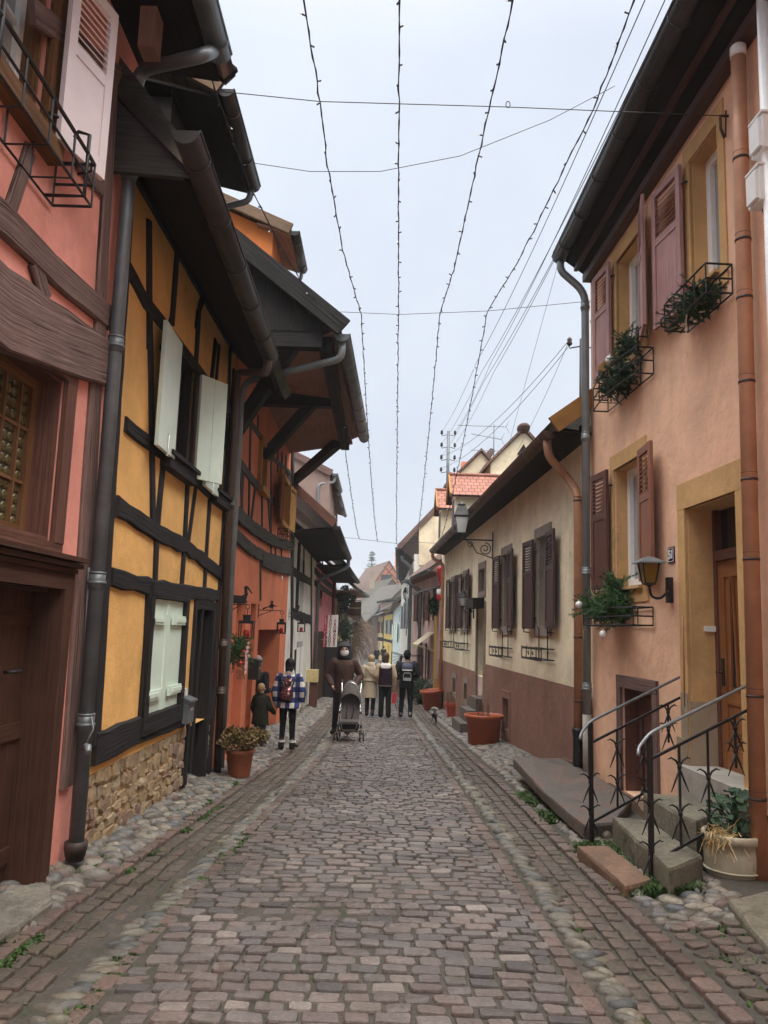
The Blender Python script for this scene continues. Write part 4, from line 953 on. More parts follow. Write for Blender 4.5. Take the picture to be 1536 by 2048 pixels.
# front door
ds = W.s
k = MB(); k.wbox(W, a + .012, a + .07, -.33, -.24, c, d - .012); k.wbox(W, b - .07, b - .012, -.33, -.24, c, d - .012); k.wbox(W, a + .07, b - .07, -.33, -.22, 2.20, 2.29); k.build('door_frame', M['brownshut'], H)
k = MB(); k.wbox(W, a + .07, b - .07, -.31, -.30, 2.29, d - .012); k.build('transom_pane', M['glass'], H)
x0, x1 = a + .07, b - .07; k = MB(); k.wbox(W, x0, x1, -.31, -.27, c + .04, 2.195)
for q in ((x0, x0 + .11), (x1 - .11, x1)): k.wbox(W, q[0], q[1], -.27, -.255, c + .04, 2.195)
k.wbox(W, x0 + .11, x1 - .11, -.27, -.255, 2.05, 2.195); k.wbox(W, x0 + .11, x1 - .11, -.27, -.255, c + .04, c + .22); k.wbox(W, x0 + .11, x1 - .11, -.27, -.258, .95, 1.05)
for i in range(3): k.wbox(W, x0 + .14, x1 - .14, -.27, -.262, c + .30 + i * .03, c + .312 + i * .03)
for i in range(5):                                                     # slanting bars over the glass
    s = x0 + .16 + i * .12; k.bar(W.P(s, -.258, 1.06), W.P(s + (.05 if i % 2 else -.03), -.258, 2.05), .022, .02, W.n)
D = k.build('door', M['orangedoor'], H)
k = MB()
for i in range(3): s = x0 + .17 + i * .19; k.prism([W.P(s, -.268, 1.1), W.P(s + .09, -.268, 1.1), W.P(s + (.06 if i == 1 else .10), -.268, 2.0), W.P(s + .03, -.268, 2.0)], W.n * .003)
k.build('door_pane', M['glass'], D)
k = MB(); p = W.P(x1 - .06, -.25, 1.22); k.tube([p, p + W.n * .06, p + W.n * .06 - W.t * .11], .011, 6); k.wbox(W, x1 - .085, x1 - .035, -.255, -.245, 1.10, 1.34); k.build('door_handle', M['iron'], D)
k = MB(); p = W.P(x1 - .45, -.25, .88); k.lathe(p, [(.02, 0), (.06, .02), (.03, .04)], 12, W.n); k.build('door_knob', M['steel'], D)
k = MB(); k.wbox(W, b - .035, b - .013, -.30, -.14, 1.57, 1.62); k.build('name_plate', M['whiteplastic'], H)
k = MB(); k.prism([W.P(a - .1, -.30, c - .36), W.P(a - .1, .10, c - .36), W.P(b + .06, .10, c - .36), W.P(b + .06, -.30, c - .36)], UP * .40); k.build('threshold', M['concrete'], H)
# cellar hatch
k = MB(); frame_ring(k, W, hc, .13, -.02, .03, wt=.13, wb=0); k.build('hatch_surround', M['redwood'], H)
k = MB(); a_, b_, c_, d_ = hc[:4]; k.wbox(W, b_ - .012, b_ + .001, -.19, -.021, c_, d_); k.wbox(W, a_ - .001, a_ + .012, -.19, -.021, c_, d_); k.wbox(W, a_ + .012, b_ - .012, -.19, -.021, d_ - .012, d_ - .001); k.build('hatch_reveal', M['brownshut'], H)
k = MB(); k.wbox(W, hc[0], hc[1], -.22, -.18, -.15, .95); k.wbox(W, hc[0] + .05, hc[0] + .42, -.18, -.16, 0, .85); k.wbox(W, hc[0] + .47, hc[1] - .05, -.18, -.16, 0, .85); k.build('cellar_hatch', M['brownshut'], H)
# shutters
shutter(H, W, 2.44, 4.52, .56, 1.44, 1, .10, M['faded'], 'louvre', o=.05); shutter(H, W, 3.52, 4.60, .50, 1.40, -1, .28, M['faded'], 'louvre', o=.05)
shutter(H, W, 4.52, 4.60, .50, 1.38, 1, .08, M['faded'], 'louvre', o=.05)
shutter(H, W, 3.64, 2.07, .48, 1.37, -1, .10, M['brightshut'], 'louvre', o=.05); shutter(H, W, 4.68, 2.05, .48, 1.40, 1, .08, M['brownshut'], 'louvre', o=.05)
# eave
e0, e1 = W.at(1373, 0, .52), W.at(1119, 514, .42); s0_, s1_ = W.s(1373, 0, .52), W.s(1119, 514, .42); z0_, z1_ = e0.z, e1.z; sl = (z1_ - z0_) / (s1_ - s0_); zA = z0_ + sl * (.3 - s0_); zB = z0_ + sl * (W.L - s0_)
gutter(H, W.P(.3, .53, zA), W.P(s1_, .42, z1_), .10, M['darkgutter'])
slab(H, 'soffit', [W.P(.3, .46, zA + .02), W.P(W.L, .36, zB + .02), W.P(W.L, -.05, 6.22), W.P(.3, -.05, 6.34)], .05, M['soffitdark'])
k = MB(); k.bar(W.P(.3, .26, (zA + 6.34) / 2 - .03), W.P(W.L, .20, (zB + 6.22) / 2 - .03), .05, .05); k.bar(W.P(.3, .06, 6.30), W.P(W.L, .05, 6.20), .12, .10); k.build('eave_moulding', M['darkshut'], H)
slab(H, 'roof', [W.P(.2, .62, zA + .08), W.P(W.L + .05, .50, zB + .08), W.P(W.L + .05, -3.5, zB + 3.4), W.P(.2, -3.5, zA + 3.4)], .10, M['tilegrey'])
k = MB(); k.prism([W.P(.28, .40, zA - .1), W.P(.28, -.4, 6.2), W.P(.28, -.4, 6.7), W.P(.28, .40, zA + .1)], W.t * -.04); k.build('verge_board', M['redwood'], H)
pz = lambda y: W.z(1184, y, .09)
downpipe(H, [W.P(s1_ - .05, .42, z1_ - .05), W.P(s1_ - .05, .42, z1_ - .22), W.P(5.42, .10, 5.98), W.P(5.42, .10, 5.6), W.P(5.42, .10, -.15)], .05, M['zinclight'], [pz(598), pz(868), pz(1145), pz(1380)])
k = MB(); k.tube([W.P(5.42, .10, -.18), W.P(5.42, .10, pz(1432))], .054, 14); k.build('pipe_sleeve', M['concrete'], H)
cp = [W.P(1.21, .10, 6.18), W.P(1.23, .10, 5.0), W.P(1.32, .10, -.2)]
cz = lambda y: W.z(1497, y, .10)
downpipe(H, cp, .058, M['copper'], [cz(300), cz(470), cz(590), cz(762), cz(960), cz(1120), cz(1390), cz(1590)], thin=True); k = MB(); k.lathe(cp[0], [(.062, -.06), (.062, .03), (.04, .05), (0, .055)], 14); k.build('pipe_cap', M['whiteplastic'], H)
k = MB(); k.tube([W.P(2.72, .005, 1.70), W.P(2.72, .02, 1.70), W.P(2.72, .02, .9)], .006, 5); k.build('wall_wire', M['copper'], H)
hk = WR1.at(1452, 232, .02); k = MB(); k.tube([hk - WR1.n * .03, hk + WR1.n * .05, hk + WR1.n * .05 - UP * .12, hk + WR1.n * .02 - UP * .2], .012, 6); k.tube([hk + UP * .05, hk - UP * .18 + WR1.t * .02], .008, 5); k.build('wall_hook', M['rustiron'], H)
# small boxes and the white pipe on the next house
W = WR0
N = thing('rendered_house', W.P(5, 0, g(3)), 'peach house end with a white downpipe and meter boxes, before number 51', 'house', 'houses along the lane')
facade(N, W, 0, W.L - .02, -.6, 6.6, [], M['peach'], back=6)
slab(N, 'roof', [W.P(0, .6, 6.5), W.P(W.L, .6, 6.5), W.P(W.L, -3.5, 9.6), W.P(0, -3.5, 9.6)], .12, M['tilegrey'])
k = MB(); k.tube([WR1.P(.80, .10, 7.2), WR1.P(.86, .10, -.3)], .05, 14); k.build('downpipe', M['pvcwhite'], N)
for px, py in ((1530, 275), (1524, 378)):
    c = WR1.at(px, py, .12); k = MB(); k.bar(c - UP * .13, c + UP * .13, .18, .12, WR1.n); k.bar(c - UP * .11 + WR1.n * .07, c + UP * .11 + WR1.n * .07, .14, .03, WR1.n); k.bar(c + UP * .14, c + UP * .155, .2, .15, WR1.n); k.build('meter_box', M['whiteplastic'], N)
    k = MB(); k.tube([c - UP * .16, c - UP * .30 - WR1.t * .05, c - UP * .32 - WR1.t * .4], .008, 5); k.build('cable', M['cable'], N)
# ================================================================== cream house with the brown plinth
W = WR2
H = thing('rendered_house', W.P(6, 0, g(16)), 'long low cream house with dark brown louvred shutters above a rough red brown plinth', 'house', 'houses along the lane')
b1 = (2.18, 2.96, 1.64, 3.05, .22); b2 = (5.17, 5.92, 1.63, 3.03, .22); dd = (8.0, 9.0, .02, 2.05, .30); dt = (8.05, 8.85, 2.42, 2.95, .22)
i3 = lambda px: W.s(px, 1200); b3 = (i3(936.5), i3(928), 1.63, 2.95, .2); b4 = (i3(911.5), i3(904), 1.63, 2.95, .2); nc = (.02, .75, -.8, .62, .35)
cw = [(W.s(1021, 1420), W.s(1009, 1420), -.30, .28, .2), (W.s(937, 1380), W.s(931, 1380), -.2, .2, .2), (W.s(914, 1370), W.s(908, 1370), -.2, .2, .2)]
zb1, zb2 = .815, .575
facade(H, W, 0, W.L, .5, 4.2, [b1, b2, (dd[0], dd[1], .5, 2.05, .3), dt, b3, b4, (.02, .75, .5, .62, .35)], M['beige'], back=6)
for s0, s1, zt_, hs in ((0, 8.0, zb1, [nc, cw[0]]), (9.0, W.L, zb2, cw[1:])): facade(H, W, s0, s1, -1.6, zt_, hs, M['brownbase'], back=0, o=.03, name='plinth', depth=.25)
k = MB(); k.wbox(W, 0, .76, -.33, -.31, -.8, .62); k.build('niche_back', M['brownbase'], H)
for h in cw:
    k = MB(); frame_ring(k, W, h, .14, .02, .045); k.build('window_surround', M['stonegrey'] if h is not cw[0] else M['brownbase'], H); k = MB(); k.wbox(W, h[0], h[1], -.2, -.17, h[2], h[3]); k.build('cellar_window', M['interior'], H)
for h in (b1, b2, dt, b3, b4):
    k = MB(); wd = .15 if h is not dt else .12; frame_ring(k, W, h, wd, -.02, .022, wt=.16, wb=.17 if h is not dt else .12); a, b, c, d = h[:4]
    for q in ((a - .001, a + .012), (b - .012, b + .001)): k.wbox(W, q[0], q[1], -.21, -.021, c, d)
    k.wbox(W, a + .012, b - .012, -.21, -.021, d - .012, d - .001); k.build('window_surround', M['stonegrey'], H)
    window(H, W, (a + .014, b - .014, c, d - .014), -.18, M['pvcwhite'] if h is b1 else M['darkwood'], M['glass'], fw=.07, nx=2)
k = MB(); frame_ring(k, W, (8.0, 9.0, -.1, 2.05), .12, -.02, .04, wt=.14, wb=0); k.build('door_surround', M['stonegrey'], H)
k = MB(); k.wbox(W, 8.0, 9.0, -.3, -.26, -.1, 2.05)
for i in range(2):
    for j in range(3): k.wbox(W, 8.1 + i * .45, 8.45 + i * .45, -.26, -.245, .1 + j * .64, .62 + j * .64)
D = k.build('door', M['interior'], H); k = MB(); k.ell(W.P(8.15, -.22, 1.0), .035); k.build('door_knob', M['steel'], D)
k = MB(); k.wbox(W, 7.9, 9.05, .04, .30, 2.04, 2.26); k.build('door_canopy', M['interior'], H)
for i, (u0, u1, o0) in enumerate(((7.8, 9.2, .55), (7.95, 9.1, .38), (8.0, 9.0, .18))):
    k = MB(); zz = -.72 + i * .26; k.prism([W.P(u0, -.2, zz - .4), W.P(u0, o0, zz - .4), W.P(u1, o0, zz - .4), W.P(u1, -.2, zz - .4)], UP * (.4 + .24)); k.build('doorstep', M['slab'], H)
for h, wd in ((b1, .62), (b2, .60), (b3, .62), (b4, .60)):
    shutter(H, W, h[0] - .04, 1.58, wd, 1.46, -1, .05, M['darkshut'], 'louvre', o=.05); shutter(H, W, h[1] + .04, 1.58, wd, 1.46, 1, .05, M['darkshut'], 'louvre', o=.05)
# iron window box holders
for cs, z, L in ((2.45, 1.28, 1.35), (5.5, 1.22, 1.35), (i3(935), 1.2, 1.4), (i3(908), 1.2, 1.4)):
    k = MB(); zb = z - .16; a, b = cs - L / 2, cs + L / 2
    for zz in (z, zb):
        k.bar(W.P(a, .22, zz), W.P(b, .22, zz), .008, .035 if True else 0); k.bar(W.P(a, .03, zz), W.P(b, .03, zz), .008, .02)
        for e in (a, b, (a + b) / 2): k.bar(W.P(e, .03, zz), W.P(e, .22, zz), .012, .012)
    for e in (a + .01, b - .01, (a + b) / 2, a + L * .25, a + L * .75): k.bar(W.P(e, .22, zb), W.P(e, .22, z + .03), .012, .012, W.n)
    for e in (cs - .28, cs + .28): k.tube([W.P(e, .03, zb), W.P(e, .03, z + .30), W.P(e, .06, z + .33)], .010, 6)
    for e in (a + L * .4, a + L * .62):
        k.tube([W.P(e + .05 * math.cos(q * .6) * (1 - q / 14), .225, zb + .08 + .05 * math.sin(q * .6) * (1 - q / 14)) for q in range(13)], .005, 5)
    k.build('window_box_holder', M['iron'], H)
g0, g1 = W.P(.25, .47, 4.17), W.P(15.6, .45, 4.05)
gutter(H, g0, g1, .10, M['browngutter'], every=1.0)
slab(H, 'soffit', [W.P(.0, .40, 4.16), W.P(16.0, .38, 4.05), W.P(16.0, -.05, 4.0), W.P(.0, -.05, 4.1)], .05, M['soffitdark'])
slab(H, 'roof', [W.P(.0, .52, 4.24), W.P(16.1, .50, 4.12), W.P(16.1, -3.2, 6.9), W.P(.0, -3.2, 7.0)], .12, M['tilemoss'])
k = MB(); k.bar(W.P(-.02, .50, 4.18), W.P(-.02, -3.2, 6.95), .05, .22); k.build('verge_board', M['ochrewood'], H)
downpipe(H, [W.P(.45, .47, 4.12), W.P(.42, .46, 3.86), W.P(.62, .14, 3.62), W.P(.28, .10, 3.35), W.P(.30, .10, -.1)], .055, M['copper'], [W.z(1159, 1000, .1), W.z(1160, 1275, .1), W.z(1162, 1405, .1)], boot=(W.z(1163, 1462, .1), M['black']), thin=True)
downpipe(H, [g1 + V((0, -.1, -.05)), g1 + V((0, -.1, -.25)), W.P(15.4, .12, 3.6), W.P(15.4, .12, 3.3), W.P(15.4, .12, -1.0)], .055, M['copper'], [1.2])
# dormers with new orange tiles on its roof, far end
for i, (q, py, Yd) in enumerate((((932, 988), 0, 22.5), ((902, 1014), 0, 25.5))):
    c = atY(q[0], q[1], Yd)
    k = MB(); k.box(c + V((-.35, -.55, -1.3)), c + V((2.2, .55, -.1))); dm = k.build('dormer', M['beige'], H)
    x0, x1, y0, y1 = c.x - .5, c.x + 2.4, c.y - .75, c.y + .75
    k = MB(); zt_ = c.z + .55
    for sg in (-1, 1):
        P = [V((x0, c.y + sg * .75, c.z - .15)), V((x1, c.y + sg * .75, c.z - .15)), V((x1, c.y, zt_)), V((x0, c.y, zt_))]
        k.poly(P, [(0, 0), (2.9, 0), (2.9, 1), (0, 1)]); k.poly([p - UP * .07 for p in P], [(0, 0)] * 4)
    k.tube([V((x0 - .02, c.y, zt_)), V((x1, c.y, zt_))], .06, 8); k.build('dormer_roof', M['tileorange'], dm)
    k = MB(); k.prism([V((c.x - .38, c.y - .62, c.z - .1)), V((c.x - .38, c.y + .62, c.z - .1)), V((c.x - .38, c.y, zt_ - .12))], V((.05, 0, 0)))
    for sg in (-1, 1): k.bar(V((x0, c.y + sg * .76, c.z - .17)), V((x0, c.y, zt_ - .05)), .04, .14)
    k.build('dormer_gable', M['ochrewood'], dm)
    k = MB(); k.box(c + V((-.37, -.3, -1.0)), c + V((-.34, .3, -.2))); k.build('window', M['darkshut'], dm)
# ------------------------------------------------------------------ foliage helpers
def leaves(mb, c, r, n, size, flat=.0, shell=.35, asp=1.6):
    c = V(c); r = V((r, r, r)) if isinstance(r, (int, float)) else V(r)
    for _ in range(n):
        while True:
            d = V((R(-1, 1), R(-1, 1), R(-1, 1)))
            if shell < d.length <= 1: break
        if noise.noise(d * 2.3 + c) < -.25: continue
        p = c + V((d.x * r.x, d.y * r.y, d.z * r.z)); a = V((R(-1, 1), R(-1, 1), R(-1, 1) * (1 - flat))).normalized(); b = a.cross(V((R(-1, 1), R(-1, 1), R(-1, 1)))).normalized()
        s = size * R(.6, 1.3); mb.poly([p - a * s * asp * .5, p + b * s * .45, p + a * s * asp * .5 + (a.cross(b)) * s * .2, p - b * s * .45])
def fir_sprig(mb, p0, d, L, n, nl=.03):
    p0 = V(p0); d = V(d).normalized(); mb.tube([p0, p0 + d * L], [.005, .002], 4, sm=False)
    for i in range(n):
        t = R(.05, 1); p = p0 + d * L * t; o = V((R(-1, 1), R(-1, 1), R(-1, 1))); o = (o - d * o.dot(d)).normalized(); e = (o + d * .9).normalized() * nl * R(.7, 1.2); s = o.cross(d) * .0055
        mb.poly([p - s, p + s, p + e])
def fir_bunch(mb, c, r, n, nl=.03, droop=-.1, per=26, sub=True):
    c = V(c)
    for _ in range(n):
        p = c + V((R(-1, 1) * r[0], R(-1, 1) * r[1], R(-1, 1) * r[2])) * .75; d = V((R(-1, 1), R(-1, 1), R(-.5, .9) + droop)); fir_sprig(mb, p, d, R(.10, .22), per, nl)

def row_house(name, label, W, zt, mat, rmat, oe=.5, orr=-3.5, rise=3.2, wins=(), mats=None, beams=(), gut='zinc', zb=None, doors=(), hw='glass', tim='blacktim', s1x=0):
    p = W.P(W.L / 2, 0, 0); zb = g(p.y) - .6 if zb is None else zb; H = thing(name, W.P(W.L / 2, 0, g(p.y)), label, 'house', 'houses along the lane')
    hs = [tuple(h[:4]) for h in wins] + list(doors); facade(H, W, 0, W.L, zb, zt, hs, mat, back=5)
    for h in wins:
        window(H, W, h[:4], -.14, M['pvcwhite'], M[hw], fw=.07, nx=2)
        if len(h) > 4 and h[4]:
            wd = (h[1] - h[0]) * .55
            for sg, s in ((-1, h[0] - .03), (1, h[1] + .03)): shutter(H, W, s, h[2] - .05, wd, h[3] - h[2] + .1, sg, .1, M[h[4]], 'plain', o=.05, hook=False)
    for d in doors: k = MB(); k.wbox(W, d[0], d[1], -.2, -.16, d[2], d[3]); k.build('door', M['signdark'], H)
    if beams:
        t = MB()
        for b in beams: t.beam(W, b[0], b[1], -.01, .03)
        t.build('timber_frame', M[tim], H)
    if oe is not None:
        slab(H, 'roof', [W.P(-.15, oe, zt + .06), W.P(W.L + .15 + s1x, oe, zt + .06), W.P(W.L + .15 + s1x, orr, zt + rise), W.P(-.15, orr, zt + rise)], .12, M[rmat])
        slab(H, 'soffit', [W.P(-.1, oe - .05, zt - .06), W.P(W.L, oe - .05, zt - .06), W.P(W.L, -.05, zt - .1), W.P(-.1, -.05, zt - .1)], .03, M['soffit'])
        if gut: gutter(H, W.P(-.1, oe + .02, zt), W.P(W.L, oe + .02, zt), .08, M[gut], every=2)
    return H
# left, beyond the shop
W6 = Wall((-1.95, 33), (-1.62, 40), 1)
row_house('half_timbered_house', 'cream house with dark timbers hung with fir garlands, next to the pink shop house', W6, 3.1, M['creamwall'], 'tilemoss', .95, -3, 3.4, [(1.0, 2.0, 1.2, 2.4, 'darkshut'), (4.2, 5.2, 1.2, 2.4, 'darkshut'), (1.0, 2.6, -1.0, .2)],
          beams=[([(.1, -1.7), (.1, 3.1)], .25), ([(0, .8), (7, .8)], .22), ([(0, 2.8), (7, 2.8)], .22), ([(3.1, .8), (3.1, 3)], .2), ([(6.9, -1.7), (6.9, 3.1)], .25)], doors=[(3.6, 4.6, -1.8, .4)])
W7 = Wall((-1.62, 40), (-1.75, 52), 1)
row_house('rendered_house', 'low whitewashed house end with a dark sloping roof beside the bare shrub', W7, 2.2, M['white'], 'tilegrey', .5, -4, 3.6, [(2, 3.2, -.2, 1.0, 'darkshut')], doors=[(5, 6, -1.8, .3)])
# right, beyond the cream house
W8 = Wall((2.0, 27.05), (1.36, 34.5), -1)
H = row_house('rendered_house', 'pale pink house with a railed landing and brown shutters, beyond the cream house', W8, 3.55, M['palepink'], 'tilered', .4, -3.2, 3.0, [(1.3, 2.3, 1.9, 2.9, 'brownshut'), (4.3, 5.4, 1.9, 2.9, 'brownshut'), (2.8, 3.8, -.2, 1.0, 'brownshut')], doors=[(5.0, 6.0, -.7, 1.1)])
k = MB(); k.prism([W8.P(3.6, .02, -2.2), W8.P(3.6, .85, -2.2), W8.P(7.3, .85, -2.2), W8.P(7.3, .02, -2.2)], UP * 1.70); k.prism([W8.P(3.55, .02, -.5), W8.P(3.55, .9, -.5), W8.P(7.35, .9, -.5), W8.P(7.35, .02, -.5)], UP * .06); k.build('landing', M['sand'], H)
k = MB(); zl = -.44
for a, b in (((3.6, .86), (7.3, .86)), ((3.6, .05), (3.6, .86))):
    for z in (zl + .08, zl + 1.0): k.bar(W8.P(a[0], a[1], z), W8.P(b[0], b[1], z), .03, .03)
    k.bar(W8.P(a[0], a[1], zl), W8.P(a[0], a[1], zl + 1.0), .035, .035, W8.n); k.bar(W8.P(b[0], b[1], zl), W8.P(b[0], b[1], zl + 1.0), .035, .035, W8.n)
for i in range(9): an = math.pi * i / 8 * .5; k.bar(W8.P(3.65, .86, zl + .95), W8.P(3.65 + 3.6 * math.cos(an * 1) if i < 8 else 3.65, .86, zl + .95 - .85 * math.sin(an)), .016, .016)
for i in range(5): an = math.pi / 2 * i / 4; k.bar(W8.P(3.6, .84, zl + .95), W8.P(3.6, .84 - .75 * math.cos(an), zl + .95 - .85 * math.sin(an)), .016, .016, W8.t)
k.build('landing_railing', M['iron'], H)
downpipe(H, [W8.P(4.2, .62, 3.5), W8.P(4.2, .6, 3.3), W8.P(4.2, .12, 3.0), W8.P(4.2, .12, -1.5)], .07, M['zinc'])
k = MB(); k.bar(W8.P(.35, .1, -1.6), W8.P(.35, .1, 2.0), .09, .08, W8.n); k.build('door_post', paint('yellow wood', (.5, .33, .08)), H)
k = MB(); k.poly([W8.P(.9, .05, 1.45), W8.P(2.4, .05, 1.45), W8.P(2.4, .62, 1.0), W8.P(.9, .62, 1.0)]); k.poly([W8.P(.9, .62, 1.0), W8.P(2.4, .62, 1.0), W8.P(2.4, .62, .86), W8.P(.9, .62, .86)])
for s in (.9, 2.4): k.bar(W8.P(s, .05, .8), W8.P(s, .62, 1.0), .03, .03)
k.build('awning', cloth('yellow white awning', (.58, .53, .36)), H)
k = MB(); k.prism([W8.P(.1, -.1, 3.0), W8.P(.1, .75, 2.75), W8.P(1.9, .75, 2.75), W8.P(1.9, -.1, 3.0)], UP * .06); k.build('porch_roof', M['zinc'], H)
W9 = Wall((1.36, 34.5), (1.40, 56), -1)
Hk = thing('rendered_house', V((3, 44, g(44))), 'tall white house with a boarded eave and a steep verge, beyond the railed landing', 'house', 'houses along the lane')
facade(Hk, W9, 0, W9.L, g(45) - 1, 4.75, [(3, 4.2, 1.6, 2.9), (9, 10.2, 1.6, 2.9), (15, 16.2, 1.6, 2.9), (3, 4.2, -.9, .4)], M['white'], back=6)
for h in ((3, 4.2, 1.6, 2.9), (9, 10.2, 1.6, 2.9), (15, 16.2, 1.6, 2.9), (3, 4.2, -.9, .4)):
    window(Hk, W9, h, -.14, M['pvcwhite'], M['glass'], fw=.07)
    for sg, q in ((-1, h[0] - .03), (1, h[1] + .03)): shutter(Hk, W9, q, h[2] - .05, .6, 1.4, sg, .1, M['zinclight'], 'plain', o=.05, hook=False)
Yg = 34.45; A = lambda x, y: atY(x, y, Yg); e0 = A(797, 1092); r0 = A(985, 897)
mb = MB(); mb.prism([A(838, 1130), A(838, 1060), A(985, 912), A(1130, 1060), A(1130, 1130)], V((0, .2, 0))); mb.build('gable', M['beige'], Hk)
e1 = W9.P(W9.L, .25, e0.z); slab(Hk, 'roof', [e0, e1, r0 + V((0, 21, 0)), r0], .16, M['tilered'])
mb = MB(); mb.bar(e0 + V((0, -.04, -.06)), r0 + V((0, -.04, -.06)), .06, .22); mb.build('verge_board', M['redwood'], Hk)
mb = MB(); mb.prism([e0 + V((.06, .02, -.1)), e1 + V((.02, 0, -.1)), W9.P(W9.L, -.05, 4.45), W9.P(0, -.05, 4.45)], UP * .03); mb.build('soffit', M['greytim'], Hk)
gutter(Hk, e0 + V((-.04, 0, -.05)), e1 + V((-.04, 0, -.05)), .09, M['zinc'], every=3)
downpipe(Hk, [W9.P(.3, .5, 4.7), W9.P(.3, .48, 4.5), W9.P(.3, .1, 4.2), W9.P(.3, .1, -1.6)], .08, M['zinclight'])
for i, (q, Yd, l) in enumerate((((962, 905), 27.0, 'narrow cream gable with a chimney behind the orange dormers'), ((1047, 862), 24.0, 'cream gable with a triangular attic vent above the long brown gutter'))):
    hh = thing('house', V((q[0] / 200, Yd + 2, g(Yd))), l, 'house', 'gables rising behind the cream house'); c = atY(q[0], q[1], Yd); a = 1.0
    mb = MB(); mb.prism([c + V((-a, 0, -a * 1.05)), c, c + V((a, 0, -a * 1.05)), c + V((a, 0, -3.2)), c + V((-a, 0, -3.2))], V((0, 4, 0))); mb.build('wall', M['beige'], hh)
    for sg in (-1, 1): mb = MB(); mb.prism([c + V((sg * a * 1.25, -.12, -a * 1.3)), c + V((0, -.12, .03)), c + V((0, -.12, .14)), c + V((sg * a * 1.25, -.12, -a * 1.18))], V((0, 4.2, 0))); mb.build('roof', M['tilered'], hh)
    mb = MB()
    if i: mb.prism([c + V((-.2, -.03, -.75)), c + V((.2, -.03, -.75)), c + V((0, -.03, -.42))], V((0, .06, 0))); mb.build('attic_vent', M['interior'], hh); mb = MB(); mb.ell(c + V((0, 0, .08)), (.2, .4, .16)); mb.build('ridge_tile', M['tileorange'], hh)
    else: mb.box(c + V((-.62, .4, -1.4)), c + V((-.32, .75, -.25))); mb.build('chimney', M['farorange'], hh); mb = MB(); mb.tube([c + V((-.35, -.05, -.9)), c + V((-.35, -.15, -1.2)), c + V((-.15, -.15, -1.3)), c + V((-.1, -.12, -.9))], .03, 6); mb.build('cable_bracket', M['iron'], hh)
# far end of the lane, houses closing the bend
W10 = Wall((1.42, 58), (1.33, 85), -1)
row_house('rendered_house', 'mint white house with shutters towards the far bend, right of the yellow house', W10, 3.5, plaster('mint white', (.62, .70, .66)), 'tilemoss', .4, -5, 3.0, [(3, 5, .6, 1.9, 'mint'), (10, 12, .6, 1.9, 'mint'), (18, 20, .6, 1.9, 'mint')], doors=[(14, 15.2, -2.5, -.4)])
W11 = Wall((1.33, 85), (.45, 102), -1)
row_house('half_timbered_house', 'yellow house with pale blue shutters at the far bend of the lane', W11, 3.7, plaster('bright yellow', (.72, .52, .16)), 'tilemoss', .7, -5, 3.0, [(2, 4, 1.0, 2.5, 'zinclight'), (9, 11, 1.0, 2.5, 'zinclight')], beams=[([(0, .2), (17, .2)], .3), ([(0, 3.3), (17, 3.3)], .3), ([(.2, -2.6), (.2, 3.6)], .4)], doors=[(6, 7.4, -2.7, -.3)])
W12 = Wall((.45, 102), (-1.5, 118), -1)
row_house('half_timbered_house', 'pale cream house with a maroon corner at the far bend of the lane', W12, 3.2, M['creamwall'], 'tilegrey', .8, -5, 2.4, [(2, 4, 1.0, 2.4, 'maroon'), (9, 11, 1.0, 2.4, 'maroon'), (4, 5.5, -2.0, -.3)], beams=[([(.4, -2.9), (.4, 3.2)], .8), ([(0, .2), (16, .2)], .5)], doors=[(9, 10.5, -2.9, -.2)])
Dm = thing('roof_dormer', V((1.9, 108, 4.6)), 'small dark dormer set in the mossy roof above the pale cream house', 'dormer'); k = MB(); k.box((-.1, 106, 3.4), (3.0, 109.5, 5.0)); k.build('cheeks', M['greywall'], Dm); k = MB(); k.prism([V((-.6, 105.6, 4.9)), V((-.6, 109.9, 4.9)), V((3.6, 109.9, 5.9)), V((3.6, 105.6, 5.9))], UP * .2); k.build('roof', M['tilegrey'], Dm); k = MB(); k.box((-.16, 106.4, 3.8), (-.1, 109, 4.7)); k.build('window', M['glass'], Dm)
W13 = Wall((-1.5, 118), (-5.5, 132), -1)
row_house('rendered_house', 'dim white house closing the lane behind the bare shrub', W13, 2.6, M['white'], 'tilegrey', .6, -5, 2.4, [(3, 5, .2, 1.4, 'darkshut')], doors=[(8, 9.5, -3.1, -.6)])
